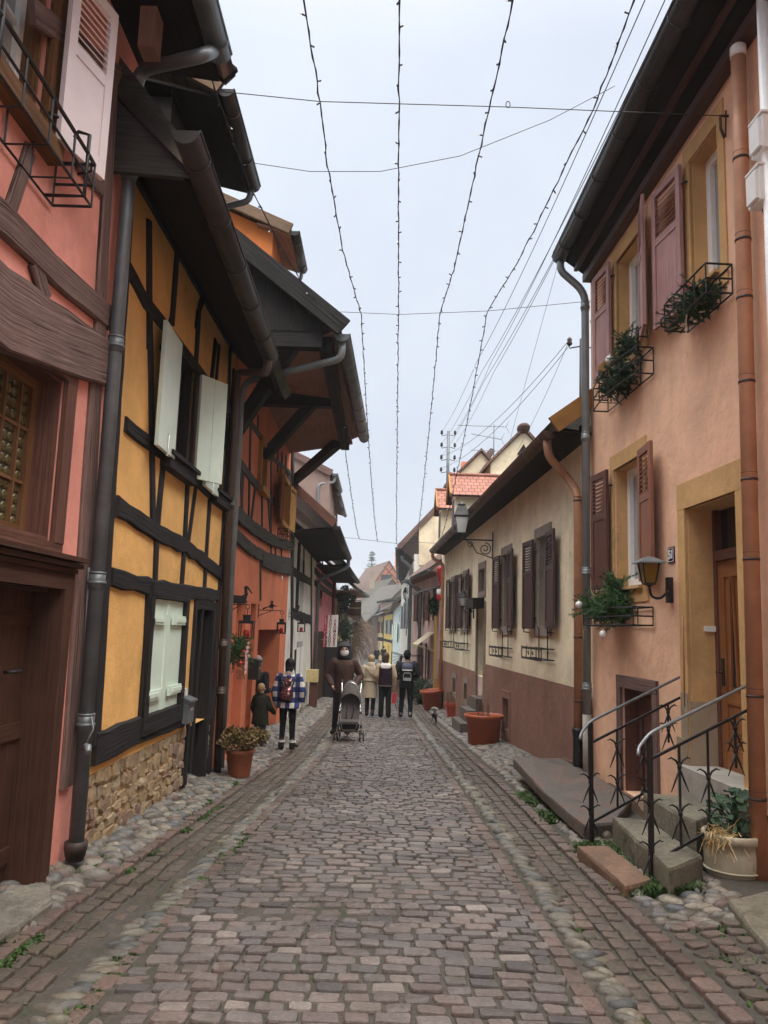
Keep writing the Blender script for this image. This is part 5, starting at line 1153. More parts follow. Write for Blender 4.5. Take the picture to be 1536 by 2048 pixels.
def gable_house(name, label, apex, Yd, half, drop, depth, mat, rmat, chim=None, skew=-.5, tim=None):
    c = atY(apex[0], apex[1], Yd); H = thing(name, V((c.x, Yd + depth / 2, g(Yd))), label, 'house', 'houses at the far end of the lane'); zb = g(Yd) - 1
    ext = V((depth * skew, depth, 0)); mb = MB(); mb.prism([c, c + V((half, 0, -drop)), V((c.x + half, c.y, zb)), V((c.x - half, c.y, zb)), c + V((-half, 0, -drop))], ext); mb.build('wall', mat, H)
    for sg in (-1, 1):
        n = 1.22; mb = MB(); e = c + V((sg * half * n, -.4, -drop * n * .97)); t_ = c + V((0, -.4, .05)); mb.poly([e, e + ext, t_ + ext, t_], [(0, 0), (depth, 0), (depth, 5), (0, 5)]); mb.poly([e - UP * .2, e + ext - UP * .2, t_ + ext - UP * .2, t_ - UP * .2][::-1], [(0, 0)] * 4)
        mb.poly([e, t_, t_ - UP * .2, e - UP * .2], [(0, 0)] * 4); mb.poly([e, e - UP * .2, e + ext - UP * .2, e + ext], [(0, 0)] * 4); mb.build('roof', M[rmat], H)
    if tim:
        t = MB()
        for a, b in tim: t.bar(c + V((a[0], -.04, a[1])), c + V((b[0], -.04, b[1])), .12, .24, V((0, 1, 0)))
        t.build('timber_frame', M['greytim'], H)
    if chim: mb = MB(); q = c + V(chim); mb.box(q + V((-.35, 0, -2.0)), q + V((.35, .8, .6))); mb.box(q + V((-.42, -.07, .6)), q + V((.42, .87, .75))); mb.build('chimney', M['farorange'] if mat is M['farorange'] else M['sand'], H)
    return H
hh = gable_house('half_timbered_house', 'orange half-timbered gable with a brick chimney, highest roof at the far end', (779, 1122), 138, 4.6, 7.2, 20, M['farorange'], 'tilered', (1.3, .5, .6), -.22, [((-2.2, -3.6), (2.2, -3.6)), ((-1.7, -3.6), (.9, -.9)), ((1.7, -3.6), (-.9, -.9)), ((-3.6, -6), (3.6, -6)), ((0, -6), (0, -3.6)), ((-4.4, -8.4), (4.4, -8.4)), ((-2, -8.4), (-2, -6)), ((2, -8.4), (2, -6))])
mb = MB(); c = atY(773, 1160, 137.8); mb.box(c + V((-.9, -.1, -.9)), c + V((.9, .1, .9))); mb.build('window', M['glass'], hh)
gable_house('house', 'grey timbered gable with a mossy roof in front of the orange gable', (785, 1157), 124, 3.4, 5.0, 12, M['greywall'], 'tilemoss', (-3.2, .5, .3), -.25)
gable_house('house', 'dark gable with a slender pot topped chimney above the mint white house', (816, 1166), 108, 4.6, 4.6, 12, M['greywall'], 'tilegrey', (-.8, .3, 1.2), -.3)
# bare shrub and trees
T = thing('bare_shrub', V((-1.2, 49, g(49))), 'tall bare brown shrub spilling over the lane at the bend', 'shrub')
mb = MB()
for i in range(150):
    p = V((-1.55 + R(-.5, .3), 49 + R(-2, 2), R(.2, 2.2))); pts = [p]; d = V((R(.0, .55), R(-.4, .4), R(.2, .9)))
    for q in range(6): d += V((R(-.12, .12), R(-.12, .12), -.27)); pts.append(pts[-1] + d * .42)
    mb.tube(pts, [.028, .024, .02, .016, .012, .008, .005], 4, sm=False)
mb.build('twigs', M['twig'], T)
mb = MB(); mb.tube([V((-1.6, 49, -1.6)), V((-1.62, 49, 0)), V((-1.55, 49.1, 1.3))], [.14, .11, .05], 8); mb.build('trunk', M['twig'], T)
c = atY(744, 1101, 165); T = thing('conifer_tree', V((c.x, 165, g(165))), 'tall thin conifer standing behind the orange gable', 'tree')
mb = MB(); mb.tube([V((c.x, 165, g(165))), c], [.35, .05], 8); mb.build('trunk', M['redwood'], T); mb = MB()
z = c.z
for i in range(30):
    zz = c.z - .4 - i * .47 + R(-.2, .2); L = (.5 + i * .16) * R(.7, 1.15)
    for k in range(6):
        an = 2 * math.pi * k / 6 + i * .9 + R(-.4, .4); d = V((math.cos(an), math.sin(an), R(-.25, .35))); Lk = L * R(.6, 1.1); p0 = V((c.x, 165, zz))
        mb.tube([p0, p0 + d * Lk], [.05, .015], 4, sm=False)
        for q in range(12):
            t = R(.25, 1); p = p0 + d * Lk * t; o = V((R(-1, 1), R(-1, 1), R(-.6, .4))).normalized() * R(.25, .5); s = V((o.y, -o.x, .2)) * .16; mb.poly([p - s * .4, p + o * .6 + s, p + o, p + o * .6 - s])
mb.build('crown', M['leafdark'], T)
T = thing('deciduous_tree', V((-6.5, 135, g(135))), 'bare pale tree branches spreading left of the conifer', 'tree'); mb = MB()
def branch(mb, p, d, L, r, n):
    e = p + d * L; mb.tube([p, p + d * L * .5 + V((R(-.1, .1), R(-.1, .1), 0)) * L * .5, e], [r, r * .8, r * .6], 5, sm=False)
    if n:
        for _ in range(3): branch(mb, e, (d + V((R(-.7, .7), R(-.7, .7), R(-.2, .5)))).normalized(), L * R(.6, .8), r * .55, n - 1)
branch(mb, V((-6.5, 135, g(135))), UP, 4.4, .25, 5); mb.build('trunk', M['twig'], T)
# ------------------------------------------------------------------ lettering
def text(body, size, o, ux, uy, mat, parent, name='lettering', ext=.003, align='CENTER', spacing=1.0):
    c = bpy.data.curves.new('txt', 'FONT'); c.body = body; c.size = size; c.extrude = ext; c.align_x = align; c.align_y = 'CENTER'; c.space_character = spacing; c.offset = size * .028
    t = bpy.data.objects.new('txt', c); COL.objects.link(t); dg = bpy.context.evaluated_depsgraph_get(); me = bpy.data.meshes.new_from_object(t.evaluated_get(dg)); bpy.data.objects.remove(t); bpy.data.curves.remove(c)
    ux = V(ux).normalized(); uy = V(uy).normalized(); n = ux.cross(uy); q = parent; off = V((0, 0, 0))
    while q is not None: off += V(q.location); q = q.parent
    for v in me.vertices: p = V(o) + ux * v.co.x + uy * v.co.y + n * v.co.z - off; v.co = p
    me.materials.clear(); me.materials.append(mat); ob = bpy.data.objects.new(name, me); COL.objects.link(ob); ob.parent = parent; return ob
# ------------------------------------------------------------------ steps and slabs by number 51
def stone(name, px, zt, th, mat, label, cat, group=None, jag=.02, flare=1.0):
    P = [atZ(x, y, zt) for x, y in px]; c = sum(P, V((0, 0, 0))) / len(P); pts = []
    for a, b in zip(P, P[1:] + P[:1]):
        n = max(2, int((b - a).length / .10))
        for k in range(n):
            p = a.lerp(b, k / n); d = noise.noise(p * 5) * jag; pts.append(p + (p - c).normalized() * d)
    mb = MB(); up = [p + UP * (noise.noise(p * 3) * .008) for p in pts]; mid = [p + (p - c).normalized() * .012 - UP * .02 for p in pts]; lo = [p + (p - c).normalized() * (.005 + noise.noise(p * 7) * jag * .8) - UP * th for p in pts]; inn = [c + (p - c) * .9 + UP * .004 for p in up]
    mb.loft([lo, mid, up, inn], sm=False); o = mb.build(name, mat, None, base=(c.x, c.y, zt - th)); return tag(o, label, cat, group)
stone('stone_slab', [(1027, 1517), (1070, 1562), (1112, 1604), (1168, 1650), (1224, 1645), (1262, 1600), (1200, 1556), (1120, 1516)], -.13, .11, M['slab'], 'long dark slate slab lying along the wall beneath the grey downpipe', 'slab', 'stone slabs before number 51')
stone('stone_slab', [(1124, 1514), (1204, 1554), (1268, 1600), (1300, 1640), (1345, 1640), (1300, 1590), (1215, 1536), (1180, 1512)], -.155, .11, M['rust'], 'reddish flagstone between the slate slab and the cellar hatch', 'slab', 'stone slabs before number 51', jag=.01)
stone('stone_step', [(1157, 1693), (1218, 1692), (1302, 1760), (1250, 1772)], -.15, .17, M['rust'], 'rusty orange sandstone step, lowest and nearest the carriageway', 'step', 'steps to the orange door', jag=.03)
stone('stone_step', [(1226, 1634), (1292, 1640), (1404, 1712), (1338, 1736)], .0, .36, M['greenstone'], 'grey green sandstone step, the middle one of the flight', 'step', 'steps to the orange door')
stone('stone_step', [(1288, 1586), (1384, 1595), (1432, 1624), (1392, 1642), (1350, 1622)], .18, .45, M['greenstone'], 'pale grey green top step right below the concrete threshold', 'step', 'steps to the orange door')
stone('stone_step', [(1460, 1800), (1580, 1772), (1620, 1840), (1545, 1905)], -.08, .20, M['greenstone'], 'mossy stone block at the bottom right corner beside the sett paving', 'step', 'steps to the orange door')
stone('stone_step', [(-60, 1850), (20, 1768), (104, 1768), (100, 1800), (40, 1850), (-20, 1880)], -.085, .16, M['rockgrey'], 'worn pale doorstep stone before the dark brown door', 'step', jag=.04)
mb = MB()
for i in range(46):
    t = R(0, 1); x, y = 1075 + (1215 - 1075) * t + R(-4, 6), 1590 + (1690 - 1590) * t + R(-10, 14); p = ground(x, y); mb.ell(p + UP * R(-.02, .05), (R(.04, .1), R(.04, .09), R(.03, .06)), 7, 5)
struct(mb.build('rubble_footing', M['pebble']))
# ------------------------------------------------------------------ wrought iron railings
def railing(base, top, wall_px, label, nb):
    B_ = base; Y = B_.y; T = atY(top[0], top[1], Y); Wp = WR1.at(wall_px[0], wall_px[1], .02); h = T.z - B_.z
    d = (Wp - T); mk = lambda t, dz: T + d * t + UP * dz
    r = thing('stair_railing', B_, label, 'railing', 'railings of the orange door'); mb = MB()
    mb.bar(B_ - UP * .05, T + UP * .0, .030, .030, d); mb.build('post', M['iron'], r)
    mb = MB(); e = T - d.normalized() * .10 - UP * .05
    mb.tube(smooth([e + V((-.02, -.05, -.045)), e, T + UP * .012, mk(1, .012)]), .0125, 8); mb.build('handrail', M['zinclight'] if wall_px[0] > 1400 else M['zinc'], r)
    mb = MB(); mb.bar(mk(0, -.17), mk(1, -.17), .014, .02); mb.build('upper_rail', M['iron'], r)
    bz = -(h - .17); mb = MB(); mb.bar(mk(0, bz), mk(.62, bz), .014, .02); mb.build('lower_rail', M['iron'], r)
    dn = V((d.x, d.y, 0)).normalized()
    for i in range(nb + 1):
        t = i / nb * .86; p = mk(t, -.17); lo = mk(t, bz if t < .7 else bz * .62); mb = MB()
        if i: mb.bar(lo, p, .013, .013, d)
        L = (p - lo).length
        for f in ((.78, .32) if i % 2 else (.52, .12)):
            c = lo.lerp(p, f); mb.ell(c, (.018, .018, .025), 8, 5)
            for sg in (-1, 1):
                for ax in (dn,):
                    mb.tube([c, c + ax * sg * .03 + UP * .045, c + ax * sg * .07 + UP * .065, c + ax * sg * .10 + UP * .055], [.008, .008, .007, .003], 5)
                    mb.tube([c - UP * .01, c + ax * sg * .035 - UP * .09, c + ax * sg * .075 - UP * .175], [.008, .008, .003], 5)
        mb.build('baluster', M['iron'], r)
railing(atZ(1184, 1688, -.24), (1180, 1446), (1359, 1357), 'black iron stair railing with forked ornaments standing behind the other, beside the slate slab', 3)
railing(ground(1304, 1778), (1299, 1470), (1494, 1374), 'black iron stair railing with a bent grey handrail, nearest the cream plant pot', 3)
# ------------------------------------------------------------------ pots
def potlathe(mb, c, prof, n=28): mb.lathe(c, prof, n)
c = ground(1468, 1772); c.z += .04; T = thing('plant_pot', c, 'cream stoneware pot with geranium and straw beside the iron railing', 'plant pot')
mb = MB(); mb.lathe(c, [(.14, 0), (.165, .01), (.185, .05), (.198, .12), (.2, .2), (.196, .27), (.212, .275), (.214, .325), (.205, .335), (.185, .33), (.178, .28)], 32, caps=False); mb.tube([c + V((.2 * math.cos(a * .2618), .2 * math.sin(a * .2618), .085)) for a in range(24)], .008, 6, close=True); mb.build('pot', M['stonepot'], T)
mb = MB(); mb.lathe(c, [(0, .285), (.182, .28)], 20, caps=False); mb.build('soil', M['soil'], T)
mb = MB()
for i in range(95):
    a = R(0, 6.28); r_ = R(0, .17); h_ = R(.05, .36); p = c + V((.04 + r_ * math.cos(a) * (1 + h_), .03 + r_ * math.sin(a) * (1 + h_), .28 + h_ * (1 - r_ * 1.6))); s = R(.022, .045); n = V((R(-.5, .5), R(-.8, .2), R(.3, 1))).normalized(); e1 = n.cross(V((R(-1, 1), R(-1, 1), .1))).normalized(); e2 = n.cross(e1)
    mb.poly([p + (e1 * math.cos(k * .698) + e2 * math.sin(k * .698)) * s * (1.05 if k % 2 else .85) + n * (.008 if k % 2 else 0) for k in range(9)])
    if i % 4 == 0: mb.tube([c + V((.03, .02, .27)), (c + p) / 2 + V((.02, .01, .2)), p], .004, 4)
mb.build('geranium_leaves', M['leafdark'], T)
mb = MB()
for i in range(150):
    p = c + V((-.12 + R(-.07, .09), -.10 + R(-.06, .08), .29 + R(0, .05))); d = V((R(-1, .6), R(-1, .3), R(-.7, .8))).normalized(); L = R(.05, .15); mb.tube([p, p + d * L * .5 + UP * .01, p + d * L - UP * R(0, .06)], .0028, 3, sm=False)
mb.build('straw', M['straw'], T)
c = ground(477, 1560); c.z += .05; T = thing('plant_pot', c, 'terracotta pot with a dried brown hydrangea by the brown downpipe', 'plant pot')
mb = MB(); mb.lathe(c, [(.125, 0), (.135, .01), (.165, .27), (.178, .275), (.182, .32), (.17, .325), (.16, .29)], 28, caps=False); mb.lathe(c, [(0, .29), (.162, .288)], 20, caps=False); mb.build('pot', M['pot'], T)
mb = MB()
for i in range(26):
    a = R(0, 6.28); rr = math.sqrt(R(0, 1)) * .27; q = c + V((rr * math.cos(a) + .02, rr * math.sin(a), .42 + .10 * (1 - (rr / .27) ** 2) + R(-.06, .05))); leaves(mb, q, (.095, .095, .08), 150, .030, shell=.4)
    if i % 2: mb.tube([c + UP * .28, (c + q) / 2 + UP * .12, q], .005, 4)
mb.build('dried_hydrangea', M['hydra'], T)
c = ground(967, 1492); T = thing('plant_pot', c, 'large terracotta tub with bare twigs, nearest of the tubs by the cream house', 'plant pot', 'terracotta tubs along the cream house')
mb = MB(); mb.lathe(c, [(.27, 0), (.285, .01), (.325, .5), (.375, .51), (.38, .57), (.37, .585), (.33, .58), (.32, .5)], 36, caps=False); mb.build('pot', M['potplastic'], T); mb = MB(); mb.lathe(c, [(0, .53), (.325, .52)], 20, caps=False); mb.build('soil', M['soil'], T)
mb = MB()
for i in range(12):
    p = c + V((R(-.15, .12), R(-.1, .1), .52)); d = V((R(-.25, .15), R(-.2, .2), 1)); mb.tube([p, p + d * R(.12, .3) + V((R(-.05, .05), 0, 0)), p + d * R(.3, .55)], [.005, .004, .002], 4)
mb.build('twigs', M['twig'], T)
c = ground(907, 1437); T = thing('plant_pot', c, 'small square rimmed red terracotta pot with boards, between the two bigger tubs', 'plant pot', 'terracotta tubs along the cream house')
mb = MB()
for (a, z0, z1) in ((.17, 0, .02), (.175, .02, .32)): pass
def sqring(a, z): return [c + V((sx_ * a, sy_ * a, z)) for sx_, sy_ in ((-1, -1), (1, -1), (1, 1), (-1, 1))]
mb.loft([sqring(.17, 0), sqring(.21, .34)], sm=False); mb.loft([sqring(.245, .34), sqring(.25, .43), sqring(.22, .43), sqring(.2, .36)], sm=False); mb.build('pot', paint('red plastic pot', (.45, .07, .035), .45, var=.08), T)
for dx in (-.1, 0, .09): mb = MB(); mb.bar(c + V((dx - .05, .05, .35)), c + V((dx - .08, .1, .62 + R(-.05, .1))), .08, .02, V((0, 1, 0))); mb.build('board', M['raftwood'], T)
c = ground(866, 1420); T = thing('plant_pot', c, 'large tilted terracotta tub with hoops, farthest tub, beside the dark bush', 'plant pot', 'terracotta tubs along the cream house')
ax = V((-.10, -.05, 1)).normalized(); mb = MB(); mb.lathe(c + UP * .02, [(.27, 0), (.285, .01), (.325, .52), (.375, .53), (.38, .59), (.37, .60), (.33, .60), (.32, .5)], 32, axis=ax, caps=False); mb.lathe(c + UP * .02, [(0, .52), (.325, .51)], 20, axis=ax, caps=False); mb.build('pot', M['potplastic'], T)
mb = MB()
for k in range(2): mb.tube([c + V((.12 + .34 * math.cos(a * .314) - .1, .05 * k, .58 + (.26 + .1 * k) * math.sin(a * .314))) for a in range(11)], .012, 5)
mb.build('hoops', M['zinc'], T)
c = V((1.52, 28.2, g(28.2))); T = thing('bush', c, 'dark evergreen bush in front of the sandstone landing wall', 'bush'); mb = MB(); leaves(mb, c + V((0, 0, .42)), (.5, .45, .45), 1500, .05, shell=.3, asp=2.4); mb.build('foliage', M['fir'], T)
mb = MB(); [mb.tube([c + V((R(-.1, .1), 0, -.05)), c + V((R(-.3, .3), R(-.2, .2), .6))], .012, 5) for _ in range(6)]; mb.build('stem', M['twig'], T)
c = V((1.86, 26.3, g(26.3))); T = thing('folding_board', c, 'yellow slatted board leaning on the wall behind the tilted tub', 'board'); mb = MB(); mb.bar(c + V((-.12, 0, .25)), c + V((.10, .2, .95)), .2, .03, V((0, 1, 0)))
for k in range(5): mb.bar(c + V((-.2 + .04 * k, -.04, .35 + .12 * k)), c + V((.0 + .03 * k, -.04, .28 + .13 * k)), .02, .02)
mb.build('slats', M['ochrewood'], T)
# ------------------------------------------------------------------ window baskets
def basket(label, s0, s1, z0, z1, o1, foliage, W=WR1, nrail=3, twist=False, group='iron window baskets', bow=0):
    T = thing('window_basket', W.P((s0 + s1) / 2, .05, z0), label, 'window basket', group); mb = MB(); oo = lambda s: o1 + bow * math.sin(math.pi * (s - s0) / (s1 - s0)); n = 12
    for k in range(nrail):
        z = z0 + (z1 - z0) * k / (nrail - 1); pts = [W.P(s0, .02, z)] + [W.P(s0 + (s1 - s0) * i / n, oo(s0 + (s1 - s0) * i / n), z) for i in range(n + 1)] + [W.P(s1, .02, z)]
        mb.tube(pts, .009 if not (twist and k == nrail - 1) else .013, 6, sm=False)
    mb.tube([W.P(s0, .02, z0), W.P(s1, .02, z0)], .008, 5); mb.tube([W.P(s0, .02, z1), W.P(s1, .02, z1)], .008, 5)
    for i in range(5): s = s0 + (s1 - s0) * i / 4; mb.tube([W.P(s, .02, z1 + .0), W.P(s, .02, z0), W.P(s, oo(s), z0), W.P(s, oo(s), z1)], .008, 5, sm=False)
    mb.build('frame', M['iron'], T)
    return T
def greens(T, c, r, n, mat='fir', W=WR1): mb = MB(); fir_bunch(mb, c, r, n, nl=.04, per=44); return mb.build('fir_branches', M[mat], T)
def ball(T, c, r, m, name='bauble'): mb = MB(); mb.ell(c, r, 12, 8); mb.tube([c + UP * r, c + UP * (r + .02)], .006, 5); mb.build(name, M[m], T)
def ribbon(T, c, L):
    mb = MB()
    for k in range(3): p = c + V((R(-.03, .03), R(-.03, .03), 0)); q = [p + V((R(-.015, .015), R(-.02, .02), -L * i / 4)) for i in range(5)]; [mb.poly([a, a + V((.0, .012, 0)), b + V((0, .012, 0)), b]) for a, b in zip(q, q[1:])]
    mb.build('ribbon', M['ribbon'], T)
W = WR1
sA0, sA1 = W.s(1465, 580, .02), W.s(1377, 683, .02); T = basket('window basket with sparse fir and a red bow under the upper window nearest the viewer', sA0, sA1, 4.30, 4.55, .24, 0, bow=0)
greens(T, W.P((sA0 + sA1) / 2 + .05, .12, 4.38), (.09, .44, .10), 120); ball(T, W.P(sA1 - .45, .2, 4.50), .035, 'redpaint'); ribbon(T, W.P(sA0 + .5, .2, 4.35), .22); mb = MB(); p = W.P(sA1 - .38, .2, 4.55); mb.poly([p, p + W.t * .08 + UP * .06, p + W.t * .06 - UP * .02]); mb.poly([p, p - W.t * .08 + UP * .06, p - W.t * .06 - UP * .02]); mb.build('bow', M['redpaint'], T)
sB0, sB1 = W.s(1307, 741, .02), W.s(1216, 821, .02); T = basket('bowed window basket crowded with dark fir, a gold parcel and a white bauble', sB0, sB1, 4.18, 4.46, .20, 0, bow=.06)
greens(T, W.P((sB0 + sB1) / 2, .13, 4.36), (.10, .48, .15), 190); greens(T, W.P(sB0 + .42, .13, 4.62), (.08, .16, .16), 60); ball(T, W.P((sB0 + sB1) / 2 - .05, .25, 4.55), .05, 'bauble'); mb = MB(); p = W.P(sB1 - .42, .16, 4.60); mb.bar(p - W.t * .12, p + W.t * .12, .1, .14, (UP + W.n).normalized()); mb.build('gold_parcel', M['gold'], T)
sC0, sC1 = W.s(1306, 1235, .02), W.s(1200, 1240, .02); T = basket('black window basket with bright green fir and white baubles under the ground floor window', sC0, sC1, 1.62, 1.80, .22, 0, bow=.05)
greens(T, W.P((sC0 + sC1) / 2 + .05, .16, 1.80), (.13, .42, .13), 230, 'firbright'); greens(T, W.P((sC0 + sC1) / 2 - .0, .12, 2.0), (.10, .17, .15), 90, 'firbright'); greens(T, W.P(sC1 - .05, .14, 1.82), (.10, .16, .10), 60, 'firbright')
ball(T, W.P(sC1 - .15, .32, 1.86), .042, 'bauble'); ball(T, W.P((sC0 + sC1) / 2 - .02, .26, 1.52), .042, 'bauble'); ribbon(T, W.P(sC1 - .1, .24, 1.62), .16); ribbon(T, W.P((sC0 + sC1) / 2 + .15, .24, 1.58), .18)
W = W1
T = basket('empty black iron basket with twisted bars under the salmon upper window', 5.35, 6.62, 4.02, 4.30, .26, 0, W=W1, twist=True)
for s in (5.4, 6.5): mb = MB(); mb.tube([W.P(s, .02, 4.02), W.P(s, .26, 4.02), W.P(s, .26, 4.42), W.P(s, .19, 4.44), W.P(s, .17, 4.40)], .012, 6); mb.build('bracket', M['iron'], T)
W = W3
T = basket('small empty iron basket under the ochre shuttered window', 5.7, 7.2, 3.22, 3.46, .22, 0, W=W3)
# ------------------------------------------------------------------ lamps
def quadlamp(mb_g, mb_f, c, r0, r1, h): pass
def coach_lamp(T, c, s=1.0, gm='paleglass', fm='iron', n=4, cap=True):
    """tapered four pane lantern: glass body, frame, roof"""
    r = lambda rr, z, k=0: [c + V((rr * math.cos(math.pi / 4 + 2 * math.pi * i / n), rr * math.sin(math.pi / 4 + 2 * math.pi * i / n), z)) for i in range(n)]
    mb = MB(); mb.loft([r(.13 * s, 0), r(.215 * s, .36 * s)], sm=False); mb.build('lamp_glass', M[gm], T)
    mb = MB()
    for i in range(n): mb.tube([r(.135 * s, -.01)[i], r(.22 * s, .37 * s)[i]], .012 * s, 5)
    for rr, z in ((.135 * s, -.01), (.222 * s, .365 * s)): q = r(rr, z); [mb.tube([q[i], q[(i + 1) % n]], .014 * s, 5) for i in range(n)]
    mb.lathe(c, [(.03 * s, -.12 * s), (.05 * s, -.06 * s), (.11 * s, -.02 * s), (.13 * s, 0)], 10); mb.build('lamp_frame', M[fm], T)
    mb = MB(); mb.loft([r(.24 * s, .37 * s), r(.245 * s, .39 * s), r(.20 * s, .47 * s), r(.14 * s, .60 * s), r(.10 * s, .62 * s)], sm=False); mb.lathe(c + UP * .62 * s, [(.09 * s, 0), (.10 * s, .03 * s), (.05 * s, .06 * s), (.02 * s, .09 * s), (.0, .1 * s)], 10); mb.build('lamp_cap', M[fm], T)
def street_lamp(label, mount, tip, s):
    T = thing('street_lamp', mount, label, 'street lamp', 'bracket street lamps along the lane'); d = tip - mount; dn = d.normalized(); L = d.length; mb = MB()
    mb.bar(mount - UP * .42 * s, mount + UP * .22 * s, .05 * s, .02, d); mb.tube([mount + UP * .02, tip + UP * .02], .018 * s, 6)
    sp = lambda c, r, t, a0, sg=1: [c + dn * (r * (1 - k / 22) * math.cos(a0 + sg * k * .6)) * 1 + UP * (r * (1 - k / 22) * math.sin(a0 + sg * k * .6)) for k in range(t)]
    mb.tube(sp(mount + dn * L * .24 - UP * .18 * s, min(.15 * s, L * .22), 20, math.pi / 2), .012 * s, 5); mb.tube([mount - UP * .38 * s, mount + dn * L * .22 - UP * .33 * s, mount + dn * L * .5 - UP * .27 * s, mount + dn * L * .62 - UP * .12 * s, mount + dn * L * .82], .012 * s, 5)
    mb.tube(sp(mount + dn * L * .72 - UP * .09 * s, min(.075 * s, L * .1), 16, math.pi / 2), .010 * s, 5); mb.tube([tip, tip + UP * .08 * s], .03 * s, 8); mb.build('bracket', M['iron'], T); coach_lamp(T, tip + UP * .17 * s, s); return T
s_ = WR2.s(985, 1105, .03); m_ = WR2.at(985, 1105, .03); tip = V((atY(922, 1085, m_.y).x, m_.y, m_.z)); tip.z = atY(922, 1076, m_.y).z - .05; m_.z = tip.z
street_lamp('large black street lantern on a scrolled bracket on the cream house', m_, tip, .95)
for px, py, Yd, sc_ in ((811, 1203, 44, .9), (803, 1234, 60, .9)):
    c = atY(px, py, Yd); street_lamp('black street lantern on the white house before the far roofs' if Yd < 50 else 'farthest black street lantern, lower and smaller than the other far one', V((1.40, Yd, c.z)), V((c.x, Yd, c.z)), sc_)
T = thing('wall_lamp', WR2.P(7.72, 0, 2.0), 'small antique iron wall lamp left of the dark door on the cream house', 'wall lamp'); W = WR2
mb = MB(); p = W.at(947, 1222, .03); q = W.at(939, 1222, .25); s0 = p; mb.tube([p - UP * .18, p + UP * .08], .02, 6); mb.tube([p, p + W.n * .1 - UP * .06, p + W.n * .22 - UP * .02, p + W.n * .26 + UP * .06], .012, 6); mb.tube([p + W.n * (.08 + .05 * math.cos(k * .6)) + UP * (.02 + .05 * math.sin(k * .6)) for k in range(11)], .008, 5); mb.build('bracket', M['iron'], T); coach_lamp(T, p + W.n * .26 + UP * .12, .52, n=6)
W = WR1; p = W.at(1344, 1182, .02); T = thing('wall_lamp', p, 'small wall lamp with amber glass under the house number, left of the orange door', 'wall lamp')
mb = MB(); mb.wbox(W, W.s(1344, 1182) - .035, W.s(1344, 1182) + .035, .0, .05, p.z - .11, p.z + .13); mb.tube(smooth([p + W.n * .03, p + W.n * .12 - UP * .08, p + W.n * .2 - UP * .06, p + W.n * .22 + UP * .06]), .013, 7); mb.build('bracket', M['iron'], T)
c = p + W.n * .22 + UP * .07; r = lambda rr, z: [c + V((rr * math.cos(math.pi / 4 + math.pi / 2 * i), rr * math.sin(math.pi / 4 + math.pi / 2 * i), z)) for i in range(4)]
mb = MB(); mb.loft([r(.065, 0), r(.105, .18)], sm=False); mb.build('lamp_glass', M['amber'], T); mb = MB()
for i in range(4): mb.tube([r(.068, 0)[i], r(.108, .18)[i]], .008, 5)
mb.loft([r(.07, -.02), r(.07, .0)], sm=False); mb.build('lamp_frame', M['iron'], T); mb = MB(); mb.loft([r(.18, .18), r(.17, .195), r(.07, .235), r(.03, .245)], sm=False); mb.build('lamp_cap', M['zinc'], T)
sN = W.s(1344, 1110); zN = W.z(1344, 1110); T = thing('house_number', W.P(sN, 0, zN), 'navy enamel plate with the white number 51', 'house number'); mb = MB(); mb.wbox(W, sN - .072, sN + .072, .0, .012, zN - .075, zN + .075); pl = mb.build('plate', M['enamel'], T)
mb = MB()
for a, b, c_, d in ((-.062, .062, -.065, -.060), (-.062, .062, .060, .065), (-.062, -.057, -.060, .060), (.057, .062, -.060, .060)): mb.wbox(W, sN + a, sN + b, .012, .0145, zN + c_, zN + d)
mb.build('plate_border', M['signwhite'], pl); text('51', .115, W.P(sN, .0125, zN), -W.t, UP, M['signwhite'], T, spacing=.9)
# candle lanterns with iron figures on the terracotta house
FIG = {'stork': [(-.19, .035), (-.12, .02), (-.1, 0), (.06, 0), (.1, .02), (.08, .05), (.10, .12), (.085, .19), (.15, .125), (.155, .135), (.10, .215), (.07, .23), (.045, .215), (.05, .17), (.055, .12), (.02, .10), (-.08, .105), (-.13, .075)],
       'witch': [(-.17, .03), (-.12, .05), (-.05, .065), (-.03, .09), (.0, .13), (-.02, .17), (.01, .175), (-.005, .22), (.035, .18), (.055, .17), (.04, .15), (.045, .12), (.075, .095), (.17, .075), (.07, .075), (.05, .05), (.05, 0), (.035, 0), (.03, .04), (.015, .04), (.012, 0), (0, 0), (-.005, .045), (-.08, .04), (-.16, -.01)],
       'rooster': [(-.02, 0), (.02, 0), (.06, .04), (.085, .09), (.09, .15), (.11, .15), (.09, .165), (.085, .19), (.06, .195), (.045, .18), (.05, .14), (.03, .105), (-.02, .10), (-.06, .14), (-.11, .15), (-.13, .10), (-.09, .09), (-.08, .05)]}
